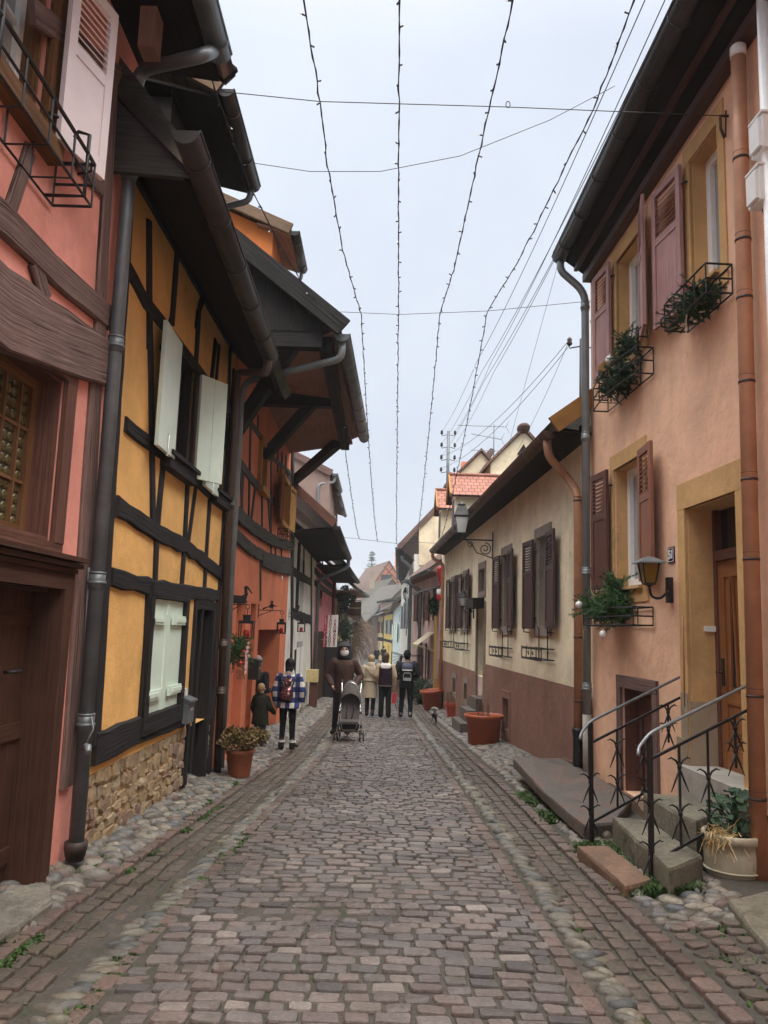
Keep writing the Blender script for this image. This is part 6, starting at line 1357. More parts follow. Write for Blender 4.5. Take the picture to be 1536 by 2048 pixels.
def candle_lantern(W, s, z, o, s_, fig, label):
    p = W.P(s, .0, z); T = thing('candle_lantern', p, label, 'lantern', 'candle lanterns on iron brackets'); mb = MB(); mb.bar(p + W.n * .01 - UP * .14, p + W.n * .01 + UP * .10, .02, .012, W.n); mb.tube([p, p + W.n * o], .007, 5); mb.tube([p - UP * .1, p + W.n * o * .6], .006, 5); e = p + W.n * o
    mb.tube([e + W.n * .03 * math.sin(k * .63) + UP * (-.03 + .03 * math.cos(k * .63)) for k in range(11)], .005, 5); mb.tube([e - UP * .06, e - UP * .14], .006, 4); mb.build('bracket', M['iron'], T)
    mb = MB(); b = p + W.n * o * .52 + UP * .012; mb.prism([b + W.n * (x * s_ * 1.15) + UP * (y * s_ * 1.15) - W.t * .004 for x, y in FIG[fig]], W.t * .008); mb.build('silhouette', M['iron'], T)
    c = e - UP * (.14 + .34 * s_); a = .095 * s_; h = .24 * s_; mb = MB()
    ez = lambda i: (W.n * (a if i in (0, 3) else -a) + W.t * (a if i < 2 else -a))
    for i in range(4): mb.bar(c + ez(i), c + ez(i) + UP * h, .014, .014, W.n)
    mb.bar(c - UP * .008, c + UP * .008, a * 2.3, a * 2.3, W.n); mb.bar(c + UP * (h - .025), c + UP * (h + .015), a * 2.25, a * 2.25, W.n); mb.bar(c + UP * (h + .015), c + UP * (h + .09 * s_), a * 1.1, a * 1.1, W.n); mb.bar(c + UP * (h + .09 * s_), c + UP * (h + .10 * s_), a * 1.3, a * 1.3, W.n); mb.build('lantern_frame', M['iron'], T)
    mb = MB(); mb.lathe(c + UP * .008, [(.045 * s_, 0), (.047 * s_, .1 * s_), (.03 * s_, .115 * s_), (0, .115 * s_)], 14); mb.build('candle', M['redglass'], T)
candle_lantern(W3, .75, W3.z(478, 1208, .15), .24, .95, 'stork', 'black candle lantern under an iron stork, nearest the brown downpipe')
candle_lantern(W3, W3.s(516, 1222), W3.z(530, 1220, .15), .42, .72, 'witch', 'black candle lantern under an iron witch on a broom')
candle_lantern(W3, W3.s(577, 1228), W3.z(585, 1225, .2), .32, .85, 'rooster', 'black candle lantern under an iron rooster beside the limewashed house')
# wreath and letterboxes
W = W3; c = W.at(474, 1310, .15); T = thing('christmas_garland', c, 'fir garland with red and white baubles on the terracotta wall', 'garland'); mb = MB(); fir_bunch(mb, c + UP * .05, (.11, .17, .19), 150, nl=.035, per=30); mb.build('fir_branches', M['firbright'], T)
for dx, dy, dz, m, r in ((.10, -.10, .05, 'redpaint', .03), (.12, .12, .18, 'bauble', .025), (.13, .05, .09, 'gold', .022), (.08, -.16, -.10, 'redpaint', .03), (.14, .1, -.02, 'bauble', .025), (.12, .14, .12, 'redpaint', .02), (.13, -.02, .02, 'bauble', .022)): ball(T, c + V((dx, dy, dz)), r, m)
pk = cloth('pink ribbon', (.75, .45, .45))
for k in range(6): mb = MB(); p = c + V((.13, R(-.15, .12), R(-.22, .22))); mb.poly([p, p + V((.02, .05, .03)), p + V((.02, .07, -.10)), p + V((0, .02, -.12))]); mb.build('ribbon', pk, T)
mb = MB()
for k in range(9): p = c + V((R(.0, .1), R(-.1, .1), -.2)); mb.tube([p, p + V((R(-.02, .05), R(-.05, .05), -.12))], .004, 4)
mb.build('hanging_twigs', M['twig'], T)
def letterbox(W, s, z, w_, h_, d_, label, mat='black', brass=True):
    T = thing('letterbox', W.P(s, 0, z), label, 'letterbox'); mb = MB(); mb.wbox(W, s - w_ / 2, s + w_ / 2, .005, d_, z, z + h_); mb.build('box', M[mat], T); mb = MB(); mb.prism([W.P(s - w_ / 2 - .01, .0, z + h_ + .003), W.P(s - w_ / 2 - .01, d_ + .03, z + h_ - .02), W.P(s - w_ / 2 - .01, d_ + .03, z + h_ + .0), W.P(s - w_ / 2 - .01, 0, z + h_ + .05)], W.t * (w_ + .02)); mb.build('lid', M[mat], T)
    mb = MB(); mb.wbox(W, s - w_ * .2, s + w_ * .2, d_, d_ + .006, z + h_ * .55, z + h_ * .62); mb.build('slot', M['gold'] if brass else M['greyplastic'], T)
letterbox(W3, W3.s(508, 1340, .08), W3.z(508, 1359, .1), .30, .30, .17, 'black letterbox on the terracotta pier beside the doorway')
letterbox(W2, W2.s(373, 1425, .05), W2.z(376, 1446, .08), .26, .24, .10, 'grey metal letterbox beside the yellow house door', 'zinc', False)
mb = MB(); sB = W2.s(368, 1388); zB = W2.z(368, 1388); mb.wbox(W2, sB - .04, sB + .04, .0, .03, zB - .06, zB + .06); tag(mb.build('doorbell', M['whiteplastic']), 'white doorbell on the yellow wall above the grey letterbox', 'doorbell')
W = W4; T = thing('utility_box', W.P(5.3, 0, g(24)), 'cream utility box with a red brown conduit on the limewashed wall', 'utility box'); mb = MB(); c = W.P(5.6, .22, .05); mb.box(c + V((-.22, -.2, -.18)), c + V((.12, .2, .18))); mb.build('box', paint('cream box', (.62, .5, .25)), T); mb = MB(); mb.bar(c + V((.0, -.05, -.18)), V((c.x, c.y - .05, g(c.y))), .24, .14, V((0, 1, 0))); mb.build('conduit', M['brownshut'], T)
# shop signs
Y = 27.5; A = lambda x, y: atY(x, y, Y); T = thing('shop_sign', A(665, 1294), 'white hanging shop sign reading SAUCISSONS FROMAGES in red letters', 'sign')
mb = MB(); a, b, c, d = A(657, 1230), A(677, 1230), A(673.5, 1294), A(653, 1294); mb.prism([a, b, c, d], V((0, .05, 0))); mb.build('board', M['signwhite'], T)
up_ = (a - d).normalized(); ux = (b - a).normalized(); H_ = (a - d).length
for i, ch in enumerate('SAUCISSONS'): text(ch, .13, d + ux * .085 + up_ * (H_ * (.94 - i * .0965)) - V((0, .004, 0)), ux, up_, M['letterred'], T, 'letter')
for i, ch in enumerate('FROMAGES'): text(ch, .135, d + ux * .245 + up_ * (H_ * (.80 - i * .104)) - V((0, .004, 0)), ux, up_, M['letterred'], T, 'letter')
mb = MB(); mb.tube([V((-2.15, Y + .03, d.z + .25)), V((d.x, Y + .03, d.z + .25))], .018, 6); mb.build('bracket', M['steel'], T)
T = thing('shop_sign', A(650, 1294), 'narrow red shop sign reading PRODUITS DU TERROIR beside the white sign', 'sign'); a, b, c, d = A(649, 1232), A(655, 1231), A(650.5, 1295), A(645, 1294); mb = MB(); mb.prism([a, b, c, d], V((0, .05, 0))); mb.build('board', M['signred'], T); H_ = (a - d).length; up_ = (a - d).normalized()
for i, ch in enumerate('PRODUITS DU TERROIR'):
    if ch != ' ': text(ch, .06, (c + d) / 2 + up_ * (H_ * (.965 - i * .051)) - V((0, .004, 0)), ux, up_, M['signwhite'], T, 'letter')
Y = 36; T = thing('shop_sign', A(708, 1231), 'brown hanging board sign reading RESTAURANT past the fir garlands', 'sign'); a = atY(695, 1203, Y); b = atY(722, 1231, Y); mb = MB(); mb.box((a.x, Y, b.z), (b.x, Y + .06, a.z)); mb.build('board', M['signdark'], T); text('RESTAURANT', .095, V(((a.x + b.x) / 2, Y - .004, (a.z + b.z) / 2 + .02)), (1, 0, 0), UP, M['straw'], T); mb = MB(); mb.tube([V((-2, Y + .03, a.z + .05)), V((b.x, Y + .03, a.z + .05))], .02, 5); [mb.tube([V((x, Y + .03, a.z + .05)), V((x, Y + .03, a.z - .01))], .01, 4) for x in (a.x + .08, b.x - .08)]; mb.build('bracket', M['iron'], T)
mb = MB(); mb.tube([W5.P(3.0 + .14 * k, .16 + .02 * (k % 2), 1.22 + .05 * math.sin(k * 2.1)) for k in range(20)], .014, 5); tag(mb.build('script_sign_tube', emis('white script glow', (.75, .82, 1), 1.0)), 'wavy glowing white tube standing in for the script sign over the dark shop door', 'lights')  # made-up glowing squiggle in place of the illegible script sign
# greenery on the far houses
for lb, px, py, Yd, r, m, asp in (('thick fir garland with warm lights hanging before the cream timbered house', 689, 1195, 34.5, (.3, .5, .55), 'fir', 2.2), ('round ball of fir beside the brown sign', 703, 1192, 37, (.26, .3, .36), 'fir', 2.0), ('leafy green garland under the brown sign', 692, 1257, 34.5, (.3, .4, .42), 'leafdark', 1.5), ('hanging creeper high on the white house beyond the landing', 822, 1182, 42, (.22, .5, .66), 'leafdark', 1.5), ('lower creeper on the white house behind the iron railing', 820, 1265, 42, (.22, .5, .45), 'leafdark', 1.5), ('fir bush hanging below the red balloon ornament', 869, 1210, 27.6, (.24, .3, .27), 'fir', 2.0)):
    c = atY(px, py, Yd); T = thing('hanging_greenery', c, lb, 'greenery', 'garlands and creepers along the lane'); mb = MB(); leaves(mb, c, r, 900, .06, shell=.2, asp=asp); leaves(mb, c - UP * r[2] * .7, (r[0] * .7, r[1] * .6, r[2] * .6), 300, .06, shell=.1, asp=asp); mb.build('foliage', M[m], T)
    if 'lights' in lb:
        for k in range(5): mb = MB(); mb.ell(c + V((.25 + R(-.05, .05), R(-.4, -.3), R(-.4, .35))), .025, 8, 6); mb.build('light', M['led'], T)
# balloon ornament
c = atY(883, 1152, 26.6); T = thing('balloon_ornament', c, 'red and white hot air balloon ornament with a red basket, hung by the cream house', 'ornament')
cols = [M['redpaint'], M['signwhite']]; mb = MB(); n = 16; prof = [(.02, -.34), (.05, -.30), (.11, -.1), (.17, .1), (.185, .2), (.16, .29), (.08, .34), (0, .35)]; b0 = len(mb.v)
for rr, z in prof:
    for k in range(n): a = 2 * math.pi * k / n + .2; mb.v.append(tuple(c + V((rr * math.cos(a), rr * math.sin(a), z))))
for i in range(len(prof) - 1):
    for k in range(n): mb.m = (k // 4) % 2; mb.face([b0 + i * n + k, b0 + i * n + (k + 1) % n, b0 + (i + 1) * n + (k + 1) % n, b0 + (i + 1) * n + k], None, True)
mb.build('balloon', cols, T); mb = MB(); mb.lathe(c - UP * .82, [(.10, 0), (.14, .05), (.15, .18), (.13, .2)], 12); mb.build('basket', M['redpaint'], T); mb = MB(); mb.lathe(c - UP * .62, [(.145, 0), (.155, .03), (.15, .17), (.13, .18)], 12); mb.build('basket_trim', M['signwhite'], T); mb = MB(); [mb.tube([c + V((.13 * math.cos(a), .13 * math.sin(a), -.46)), c + V((.04 * math.cos(a), .04 * math.sin(a), -.3))], .006, 4) for a in (.5, 2.1, 3.6, 5.2)]; mb.tube([c + UP * .35, c + V((.3, 0, .5))], .006, 4); mb.build('ropes', M['iron'], T)
# ------------------------------------------------------------------ string lights and cables
bulb_mb = MB(); bulb_mb.tube([(0, 0, 0), (0, 0, .036)], [.006, .008], 6); bulb_me = bulb_mb.build('bulb_proto', M['wirepurple']); BM = bulb_me.data; bpy.data.objects.remove(bulb_me)
led_mb = MB(); led_mb.tube([(0, 0, 0), (0, 0, .018)], [.007, .006], 6); lo_ = led_mb.build('led_proto', M['led']); LM = lo_.data; bpy.data.objects.remove(lo_)
def string_light(label, px1, A3, Bf, lab_i):
    """px1: photo points of the span that climbs overhead, A3: on the middle cross cable, Bf: on the far one"""
    a = [atZ(x, y, 6.15 - .55 * (max(0, y - 150) / 480)) for x, y in px1]; d = (a[0] - a[1]); d.z = 0; d.normalize()
    pts = [a[0] + d * 5 + UP * .2, a[0] + d * 2 + UP * .05] + a + [A3]
    for k in range(1, 9): t = k / 8; pts.append(A3.lerp(Bf, t) - UP * (.35 * 4 * t * (1 - t)))
    fine = []
    for p, q in zip(pts, pts[1:]):
        n = max(1, int((q - p).length / .12))
        for k in range(n): fine.append(p.lerp(q, k / n) + V((R(-.006, .006), R(-.006, .006), R(-.008, .004))))
    fine.append(pts[-1]); T = thing('string_light', A3, label, 'string lights', 'strings of lights over the lane'); mb = MB(); mb.tube(fine, .0055, 5, sm=False)
    f2 = [p + V((.008 * math.cos(i * 1.9), .004, .008 * math.sin(i * 1.9))) for i, p in enumerate(fine)]; mb.tube(f2, .004, 4, sm=False); mb.build('cable', M['wirepurple'], T)
    acc = 0; nb = 0
    for p, q in zip(fine, fine[1:]):
        acc += (q - p).length
        if acc > .24 and q.y > 1.5 and nb < 98:
            acc = R(-.05, .05); nb += 1; dr = V((R(-1, 1), R(-.5, .5), R(-.7, .7))).normalized(); rot = dr.to_track_quat('Z', 'Y')
            o = bpy.data.objects.new('bulb', BM); COL.objects.link(o); o.parent = T; o.location = q - A3; o.rotation_mode = 'QUATERNION'; o.rotation_quaternion = rot
            if nb % 5 == 0: e = bpy.data.objects.new('led', LM); COL.objects.link(e); e.parent = o; e.location = (0, 0, .036)
Y3, Yf = 10.2, 25.0; c3 = lambda x, y: atY(x, y, Y3); cf = lambda x, y: atY(x, y, Yf)
S = [([(372, 0), (397, 75), (440, 205), (497, 365), (560, 490), (612, 580)], (662, 626), (718, 1077), 'leftmost string of lights, sagging past the gutters of the left houses'),
     ([(608, 0), (622, 90), (640, 205), (655, 330), (685, 500)], (722, 628), (755, 1083), 'second string of lights from the left, ending left of the lane centre'),
     ([(799, 0), (798, 200), (797, 400)], (797, 629), (793, 1088), 'middle string of lights running straight down the lane'),
     ([(1025, 0), (1005, 100), (982, 200), (945, 370), (910, 530)], (880, 626), (833, 1082), 'string of lights right of the middle one'),
     ([(1268, 0), (1240, 80), (1188, 215), (1090, 415), (1038, 520)], (975, 622), (878, 1090), 'rightmost string of lights, nearest the peach house eave')]
for i, (p, a, b, l) in enumerate(S): string_light(l, p, c3(*a), cf(*b), i)
def cable(label, pts, r=.004, sag=0, group='thin cables over the lane', mat='cable', n=14):
    P = [V(p) for p in pts]; path = []
    for a, b in zip(P, P[1:]):
        for k in range(n): t = k / n; path.append(a.lerp(b, t) - UP * (4 * sag * t * (1 - t)))
    path.append(P[-1]); mb = MB(); mb.tube(path, r, 5); return tag(mb.build('cable', M[mat], None, base=P[0]), label, 'cable', group)
cable('steel cable crossing the lane highest, from the salmon house to the peach house', [atY(335, 172, 5.8), atY(640, 203, 6.05), atY(1016, 214, 6.2), WR1.at(1452, 232, .03)], .004)
cable('sagging cable crossing between the left eave and the peach house gutter', [atY(480, 322, 8.6), atY(620, 343, 8.7), atY(760, 343, 8.7), atY(920, 312, 8.8), atY(1100, 240, 8.9), atY(1230, 172, 9.0)], .0045)
cable('thin cable carrying the middle of the light strings', [atY(640, 622, Y3), atY(800, 629, Y3), atY(975, 622, Y3), atY(1182, 602, Y3)], .004)
cable('thin far cable carrying the ends of the light strings', [atY(680, 1074, Yf), cf(718, 1078), cf(793, 1087), cf(833, 1084), cf(915, 1090)], .006)
ring = MB(); c = atY(1016, 209, 6.2); ring.tube([c + V((.018 * math.cos(k * .63), 0, .03 * math.sin(k * .63))) for k in range(10)], .004, 5, close=True); tag(ring.build('cable_ring', M['cable'], None, base=c), 'small wire loop hanging on the highest cross cable', 'wire loop')
# electric pole with insulators and overhead wires
def pole(label, px, top, bot, Yd, n, mat):
    t, b = atY(px, top, Yd), atY(px - 2, bot, Yd); T = thing('electric_pole', b, label, 'electric pole', 'roof poles carrying the electric wires'); mb = MB(); mb.tube([b - UP * 1, t], .05, 8); mb.build('mast', M[mat], T); ins = []
    for k in range(n):
        for sg in (-1, 1):
            p = t - UP * (.12 + k * .42); mb = MB(); e = p + V((sg * .22, 0, .0)); mb.tube([p, e - UP * .05, e, e + UP * .02], .012, 5); mb.lathe(e, [(.03, 0), (.05, .03), (.035, .07), (.045, .1), (.02, .14), (0, .15)], 10); mb.build('insulator', M['rustiron'], T); ins.append(e + UP * .1)
    return ins
i1 = pole('tall thin roof pole carrying four tiers of insulators above the orange dormers', 897, 862, 985, 26, 4, 'zinc'); i2 = pole('single roof pole rising behind the grey downpipe of the peach house', 1165, 678, 810, 13, 1, 'rustiron')
for k, (x, y) in enumerate(((1290, 0), (1330, 0), (1347, 0), (1360, 0), (1372, 0))): e = atY(x, y, 5.0); cable('overhead wire rising from the roof pole along the peach house eave', [i1[min(k, 7)], i1[min(k, 7)].lerp(e, .5) - UP * .1, e], .0042, .12, 'electric wires from the roof pole')
for k in range(2): cable('wire linking the two roof poles', [i2[0] - UP * .1 * k, i1[4 + k * 2]], (.0055), .35, 'wires linking the two roof poles')
cable('wire running from the single roof pole down towards the lane', [i2[0], atY(1035, 900, 20)], .004, .1); cable('wire rising from the single roof pole towards the upper wires', [i2[1], atY(1180, 640, 10.5)], .004); cable('thin wire dropping from the overhead wires beside the peach house', [atY(1118, 520, 12), atY(1020, 880, 18)], .0035)
for k in range(3): cable('fine wire fanning out over the far roofs', [atY(860, 1080 + 22 * k, 40), atY(806 - 8 * k, 1145 + 12 * k, 70)], .014, .3, 'fine wires over the far roofs')
# aerials
def aerial(label, c, mast, els):
    T = thing('aerial', c - UP * mast, label, 'aerial', 'roof aerials'); mb = MB(); mb.tube([c - UP * mast, c + UP * .05], .018, 6); mb.build('mast', M['zinc'], T)
    for dz, L, n, tilt in els:
        mb = MB(); a, b = c + V((-L * .75, 0, dz + tilt)), c + V((L * .25, 0, dz - tilt * .3)); mb.tube([a, b], .010, 5)
        for k in range(n): p = a.lerp(b, k / (n - 1)); h = .10 + .10 * k / n; mb.tube([p + V((.02, h, .03)), p - V((.02, h, -.0))], .005, 4)
        mb.tube([b + V((0, 0, .0)), b + V((.1, 0, .22))], .006, 4); mb.tube([b, b + V((.12, 0, -.2))], .006, 4); mb.build('antenna_array', M['zinc'], T)
aerial('television aerial with two comb arrays above the cream gable', atY(988, 852, 26), 1.6, [(-.02, 1.6, 14, .0), (-.42, 1.0, 12, .12), (-.85, 1.0, 4, .0)])
# ------------------------------------------------------------------ people
def fuse(mb, name, mat, parent, vox=.010, it=3):
    o = mb.build(name, mat, parent, fix=True); r = o.modifiers.new('r', 'REMESH'); r.mode = 'VOXEL'; r.voxel_size = vox; s = o.modifiers.new('s', 'SMOOTH'); s.factor = .5; s.iterations = it
    dg = bpy.context.evaluated_depsgraph_get(); me = bpy.data.meshes.new_from_object(o.evaluated_get(dg)); o.modifiers.clear(); o.data = me
    me.polygons.foreach_set('use_smooth', [True] * len(me.polygons)); me.update()
    if not me.materials: me.materials.append(mat)
    return o
class Fig:
    """a standing figure in its own frame (it faces -y), scaled to a height and turned by rz"""
    def __init__(self, label, pos, H, rz, group=None):
        self.k = H / 1.75; self.pos = V(pos); self.rz = rz; self.c, self.s = math.cos(rz), math.sin(rz); self.T = thing('person', self.pos, label, 'person', group)
    def p(self, x, y, z): x, y, z = x * self.k, y * self.k, z * self.k; return self.pos + V((x * self.c - y * self.s, x * self.s + y * self.c, z))
    def ring(self, x, y, z, a, b, n=18, tx=0, ty=0): return [self.p(x + a * math.cos(2 * math.pi * i / n), y + b * math.sin(2 * math.pi * i / n), z + tx * math.cos(2 * math.pi * i / n) + ty * math.sin(2 * math.pi * i / n)) for i in range(n)]
    def limb(self, mb, pts, r, n=10):
        P = []; rr = []
        for (a, b), (ra, rb) in zip(zip(pts, pts[1:]), zip(r, r[1:])):
            for q in range(4): t = q / 4; P.append(self.p(*[a[i] + (b[i] - a[i]) * t for i in range(3)])); rr.append((ra + (rb - ra) * t) * self.k)
        P.append(self.p(*pts[-1])); rr.append(r[-1] * self.k); mb.tube(P, rr, n); mb.ell(P[0], rr[0], n, 6); mb.ell(P[-1], rr[-1], n, 6)
    def el(self, mb, x, y, z, a, b, c, n=14, m=10):
        if z > 1.54: a, b, c = a * 1.1, b * 1.1, c * 1.08
        mb.ell(self.p(x, y, z), (a * self.k, b * self.k, c * self.k), n, m, Matrix.Rotation(self.rz, 3, 'Z'))
    def hand(self, mb, w, d, side):
        w = V(w); d = V(d).normalized(); o = d.cross(V((0, 1, 0))) if abs(d.y) < .8 else d.cross(UP); o.normalize(); u = o.cross(d)
        self.limb(mb, [tuple(w), tuple(w + d * .08)], [.024, .030], 8)
        for i in range(4):
            b = w + d * .085 + u * (.030 - .02 * i); L = (.068, .078, .072, .055)[i]; self.limb(mb, [tuple(b), tuple(b + d * L * .55), tuple(b + d * L * .9 + o * .018 * side)], [.0095, .0088, .0075], 6)
        b = w + d * .03 + u * .028; self.limb(mb, [tuple(b), tuple(b + d * .03 + u * .025), tuple(b + d * .06 + u * .027)], [.011, .010, .008], 6)
    def body(self, arms, legs, vox=.010, hands=True, turn=0, head=(0, 0)):
        mb = MB(); R_ = self.ring; hx, hy = head
        mb.loft([R_(0, 0, .86, .155, .11), R_(0, 0, .95, .165, .115), R_(0, 0, 1.08, .14, .095), R_(0, 0, 1.25, .165, .11), R_(0, 0, 1.37, .175, .10), R_(0, 0, 1.43, .12, .08), R_(0, .005, 1.47, .062, .062), R_(hx * .5, hy * .5 + .0, 1.56, .055, .058)])
        self.el(mb, hx, hy - .005, 1.645, .076, .096, .108); self.el(mb, hx, hy - .035, 1.585, .056, .062, .055); ct, st = math.cos(turn), math.sin(turn)
        f = lambda a, b: (hx + a * ct - b * st, hy + a * st + b * ct)
        self.el(mb, *f(0, -.105), 1.625, .015, .022, .022, 8, 6)
        for sg in (-1, 1): self.el(mb, *f(sg * .077, .008), 1.635, .010, .020, .030, 8, 6)
        for sh, e, w in arms: self.limb(mb, [sh, e, w], [.052, .042, .028])
        if hands:
            for (sh, e, w), sd_ in zip(arms, (1, -1)): self.hand(mb, w, V(w) - V(e) , sd_)
        for hp, kn, an, toe in legs: self.limb(mb, [hp, kn, an], [.082, .054, .038]); self.limb(mb, [an, toe], [.035, .026])
        b = fuse(mb, 'body', M['skin'], self.T, vox); self.f = f; self.hx, self.hy = hx, hy
        mb = MB()
        for sg in (-1, 1): self.el(mb, *f(sg * .031, -.088), 1.650, .011, .008, .008, 8, 6)
        mb.build('eyes', M['black'], b)
        mb = MB(); self.el(mb, *f(0, -.092), 1.578, .022, .008, .006, 8, 6); mb.build('mouth', M['letterred'], b); return b
    def trousers(self, legs, mat, g_=.016, hem=.09, flare=0, vox=.010):
        mb = MB(); R_ = self.ring; mb.loft([R_(0, 0, .84, .15, .12), R_(0, 0, .92, .175, .13), R_(0, 0, 1.04, .165, .12)])
        for hp, kn, an, toe in legs:
            a = V(kn).lerp(V(an), 1 - (hem - an[2]) / max(.01, kn[2] - an[2])); self.limb(mb, [hp, kn, tuple(a)], [.088 + g_, .058 + g_, .044 + g_ + flare])
        return fuse(mb, 'trousers', mat, self.T, vox)
    def coat(self, arms, mat, hem, top=1.46, w=1.0, flare=.0, sl=.018, vox=.010, d=1.0, cuff=1.0):
        mb = MB(); R_ = self.ring; rows = []
        for z, a, b in ((hem, .185 + flare, .14 + flare * .8), (min(hem + .1, .9), .182 + flare * .7, .142 + flare * .5), (.95, .18, .14), (1.1, .172, .132), (1.25, .192, .142), (1.36, .205, .135), (1.42, .17, .115), (top, .085, .085)):
            if not rows or z > rows[-1] + .01: rows.append(z); 
            else: continue
            mb.v  # keep order
            rows_r = R_(0, 0, z, a * w, b * d); (self._r if hasattr(self, '_r') else setattr(self, '_r', []) or self._r).append(rows_r)
        mb.loft(self._r); self._r = []
        for sh, e, w_ in arms:
            e_ = V(e); ww = V(w_); q = e_.lerp(ww, cuff); self.limb(mb, [sh, e, tuple(q)], [.058 + sl, .048 + sl, .036 + sl * .8])
        return fuse(mb, 'coat', mat, self.T, vox)
    def shoes(self, legs, mat, h=.11, sole=None, boot=False):
        for hp, kn, an, toe in legs:
            a = V(an); t = V(toe); d = V((t.x - a.x, t.y - a.y, 0)); d.normalize(); mb = MB(); o = V((-d.y, d.x, 0)); base = a - d * .055; zb = min(a.z, t.z) - .045; rows = []
            for q, wd, hh in ((0, .03, .07), (.03, .042, h), (.10, .045, h * .95), (.16, .046, .075), (.22, .047, .055), (.265, .03, .04)):
                c = base + d * q; zz = a.z - .06 + (t.z - a.z) * q / .26; rows.append([self.p(*(c + o * wd * math.cos(2 * math.pi * i / 12) + UP * (zz + max(-.035, hh * .5 * math.sin(2 * math.pi * i / 12)) + hh * .32))) for i in range(12)])
            mb.loft(rows)
            if boot: self.limb(mb, [tuple(a + UP * .0), tuple(a + UP * .13)], [.056, .060])
            mb.build('shoe', mat, self.T)
    def hair(self, mat, long=0, r=.012, tail=None, vox=.008, name='hair'):
        mb = MB(); hx, hy = self.hx, self.hy; f = self.f; self.el(mb, *f(0, .018), 1.665, .084 + r * .3, .098 + r * .3, .098 + r * .4); self.el(mb, *f(0, .05), 1.62, .078 + r * .3, .062, .09)
        if long: mb.loft([self.ring(*f(0, .06), 1.66, .082, .05), self.ring(*f(0, .075), 1.56, .082, .045), self.ring(*f(0, .085), 1.66 - long, .06, .025)])
        if tail: self.limb(mb, tail, [.03, .028, .008])
        return fuse(mb, name, mat, self.T, vox)
def legs_at(l, r): return [l, r]
ST = [((-.09, 0, .90), (-.095, -.01, .49), (-.10, .01, .085), (-.115, -.14, .05)), ((.09, 0, .90), (.095, -.01, .49), (.10, .01, .085), (.115, -.14, .05))]
hairc = lambda n, c: cloth(n, c, .6, .35, 45)
# man in a hooded brown jacket, facing the viewer
p = ground(683, 1476); p.z = gz(p.x, p.y) + .01
A_ = [((-.19, 0, 1.40), (-.325, .05, 1.14), (-.22, -.17, .98)), ((.19, 0, 1.40), (.325, .05, 1.14), (.22, -.17, .98))]
P1 = Fig('man in a brown jacket, hood up and white face mask, behind the pushchair', p, 1.80, 0.0); L_ = [((-.09, 0, .90), (-.12, -.02, .49), (-.14, .0, .085), (-.17, -.14, .05)), ((.09, 0, .90), (.10, -.01, .49), (.10, .04, .085), (.12, -.10, .05))]
P1.body(A_, L_, .009); P1.trousers(L_, cloth('black trousers', (.012, .012, .014))); P1.coat(A_, cloth('brown jacket', (.065, .036, .028), .75), .82, w=1.06, d=1.1, flare=-.01, sl=.026, cuff=1.05); P1.shoes(L_, cloth('black shoes', (.015, .014, .014)))
mb = MB(); hx = P1
mb.loft([P1.ring(0, .01, 1.45, .125, .115), P1.ring(0, .0, 1.49, .142, .128), P1.ring(0, .01, 1.56, .148, .13, ty=.02), P1.ring(0, .02, 1.67, .140, .140, ty=.0), P1.ring(0, .0, 1.705, .128, .148, ty=-.01), P1.ring(0, .02, 1.76, .10, .115, ty=.02), P1.ring(0, .04, 1.795, .04, .05)])
hood = fuse(mb, 'hood', cloth('dark grey hood', (.03, .033, .038)), P1.T, .009)
mb = MB(); P1.el(mb, 0, -.068, 1.625, .070, .078, .085); fuse(mb, 'face', M['skin'], P1.T, .006)
mb = MB(); mb.loft([P1.ring(0, -.07, 1.525, .055, .07), P1.ring(0, -.075, 1.56, .082, .088), P1.ring(0, -.075, 1.605, .086, .09), P1.ring(0, -.072, 1.625, .078, .09)]); fuse(mb, 'face_mask', cloth('white mask', (.72, .72, .72)), P1.T, .005)
mb = MB()
for sg in (-1, 1): P1.el(mb, sg * .034, -.146, 1.655, .024, .008, .014)
mb.tube([P1.p(-.072, -.12, 1.662), P1.p(0, -.156, 1.66), P1.p(.072, -.12, 1.662)], .004, 5); mb.build('glasses', M['black'], P1.T)
mb = MB(); P1.el(mb, 0, -.156, 1.632, .014, .014, .022); mb.build('nose', M['skin'], P1.T)
mb = MB(); mb.tube([P1.p(0, -.152, .86), P1.p(0, -.168, 1.05), P1.p(0, -.172, 1.25), P1.p(0, -.12, 1.42)], .006, 5); mb.build('zip', M['black'], P1.T)
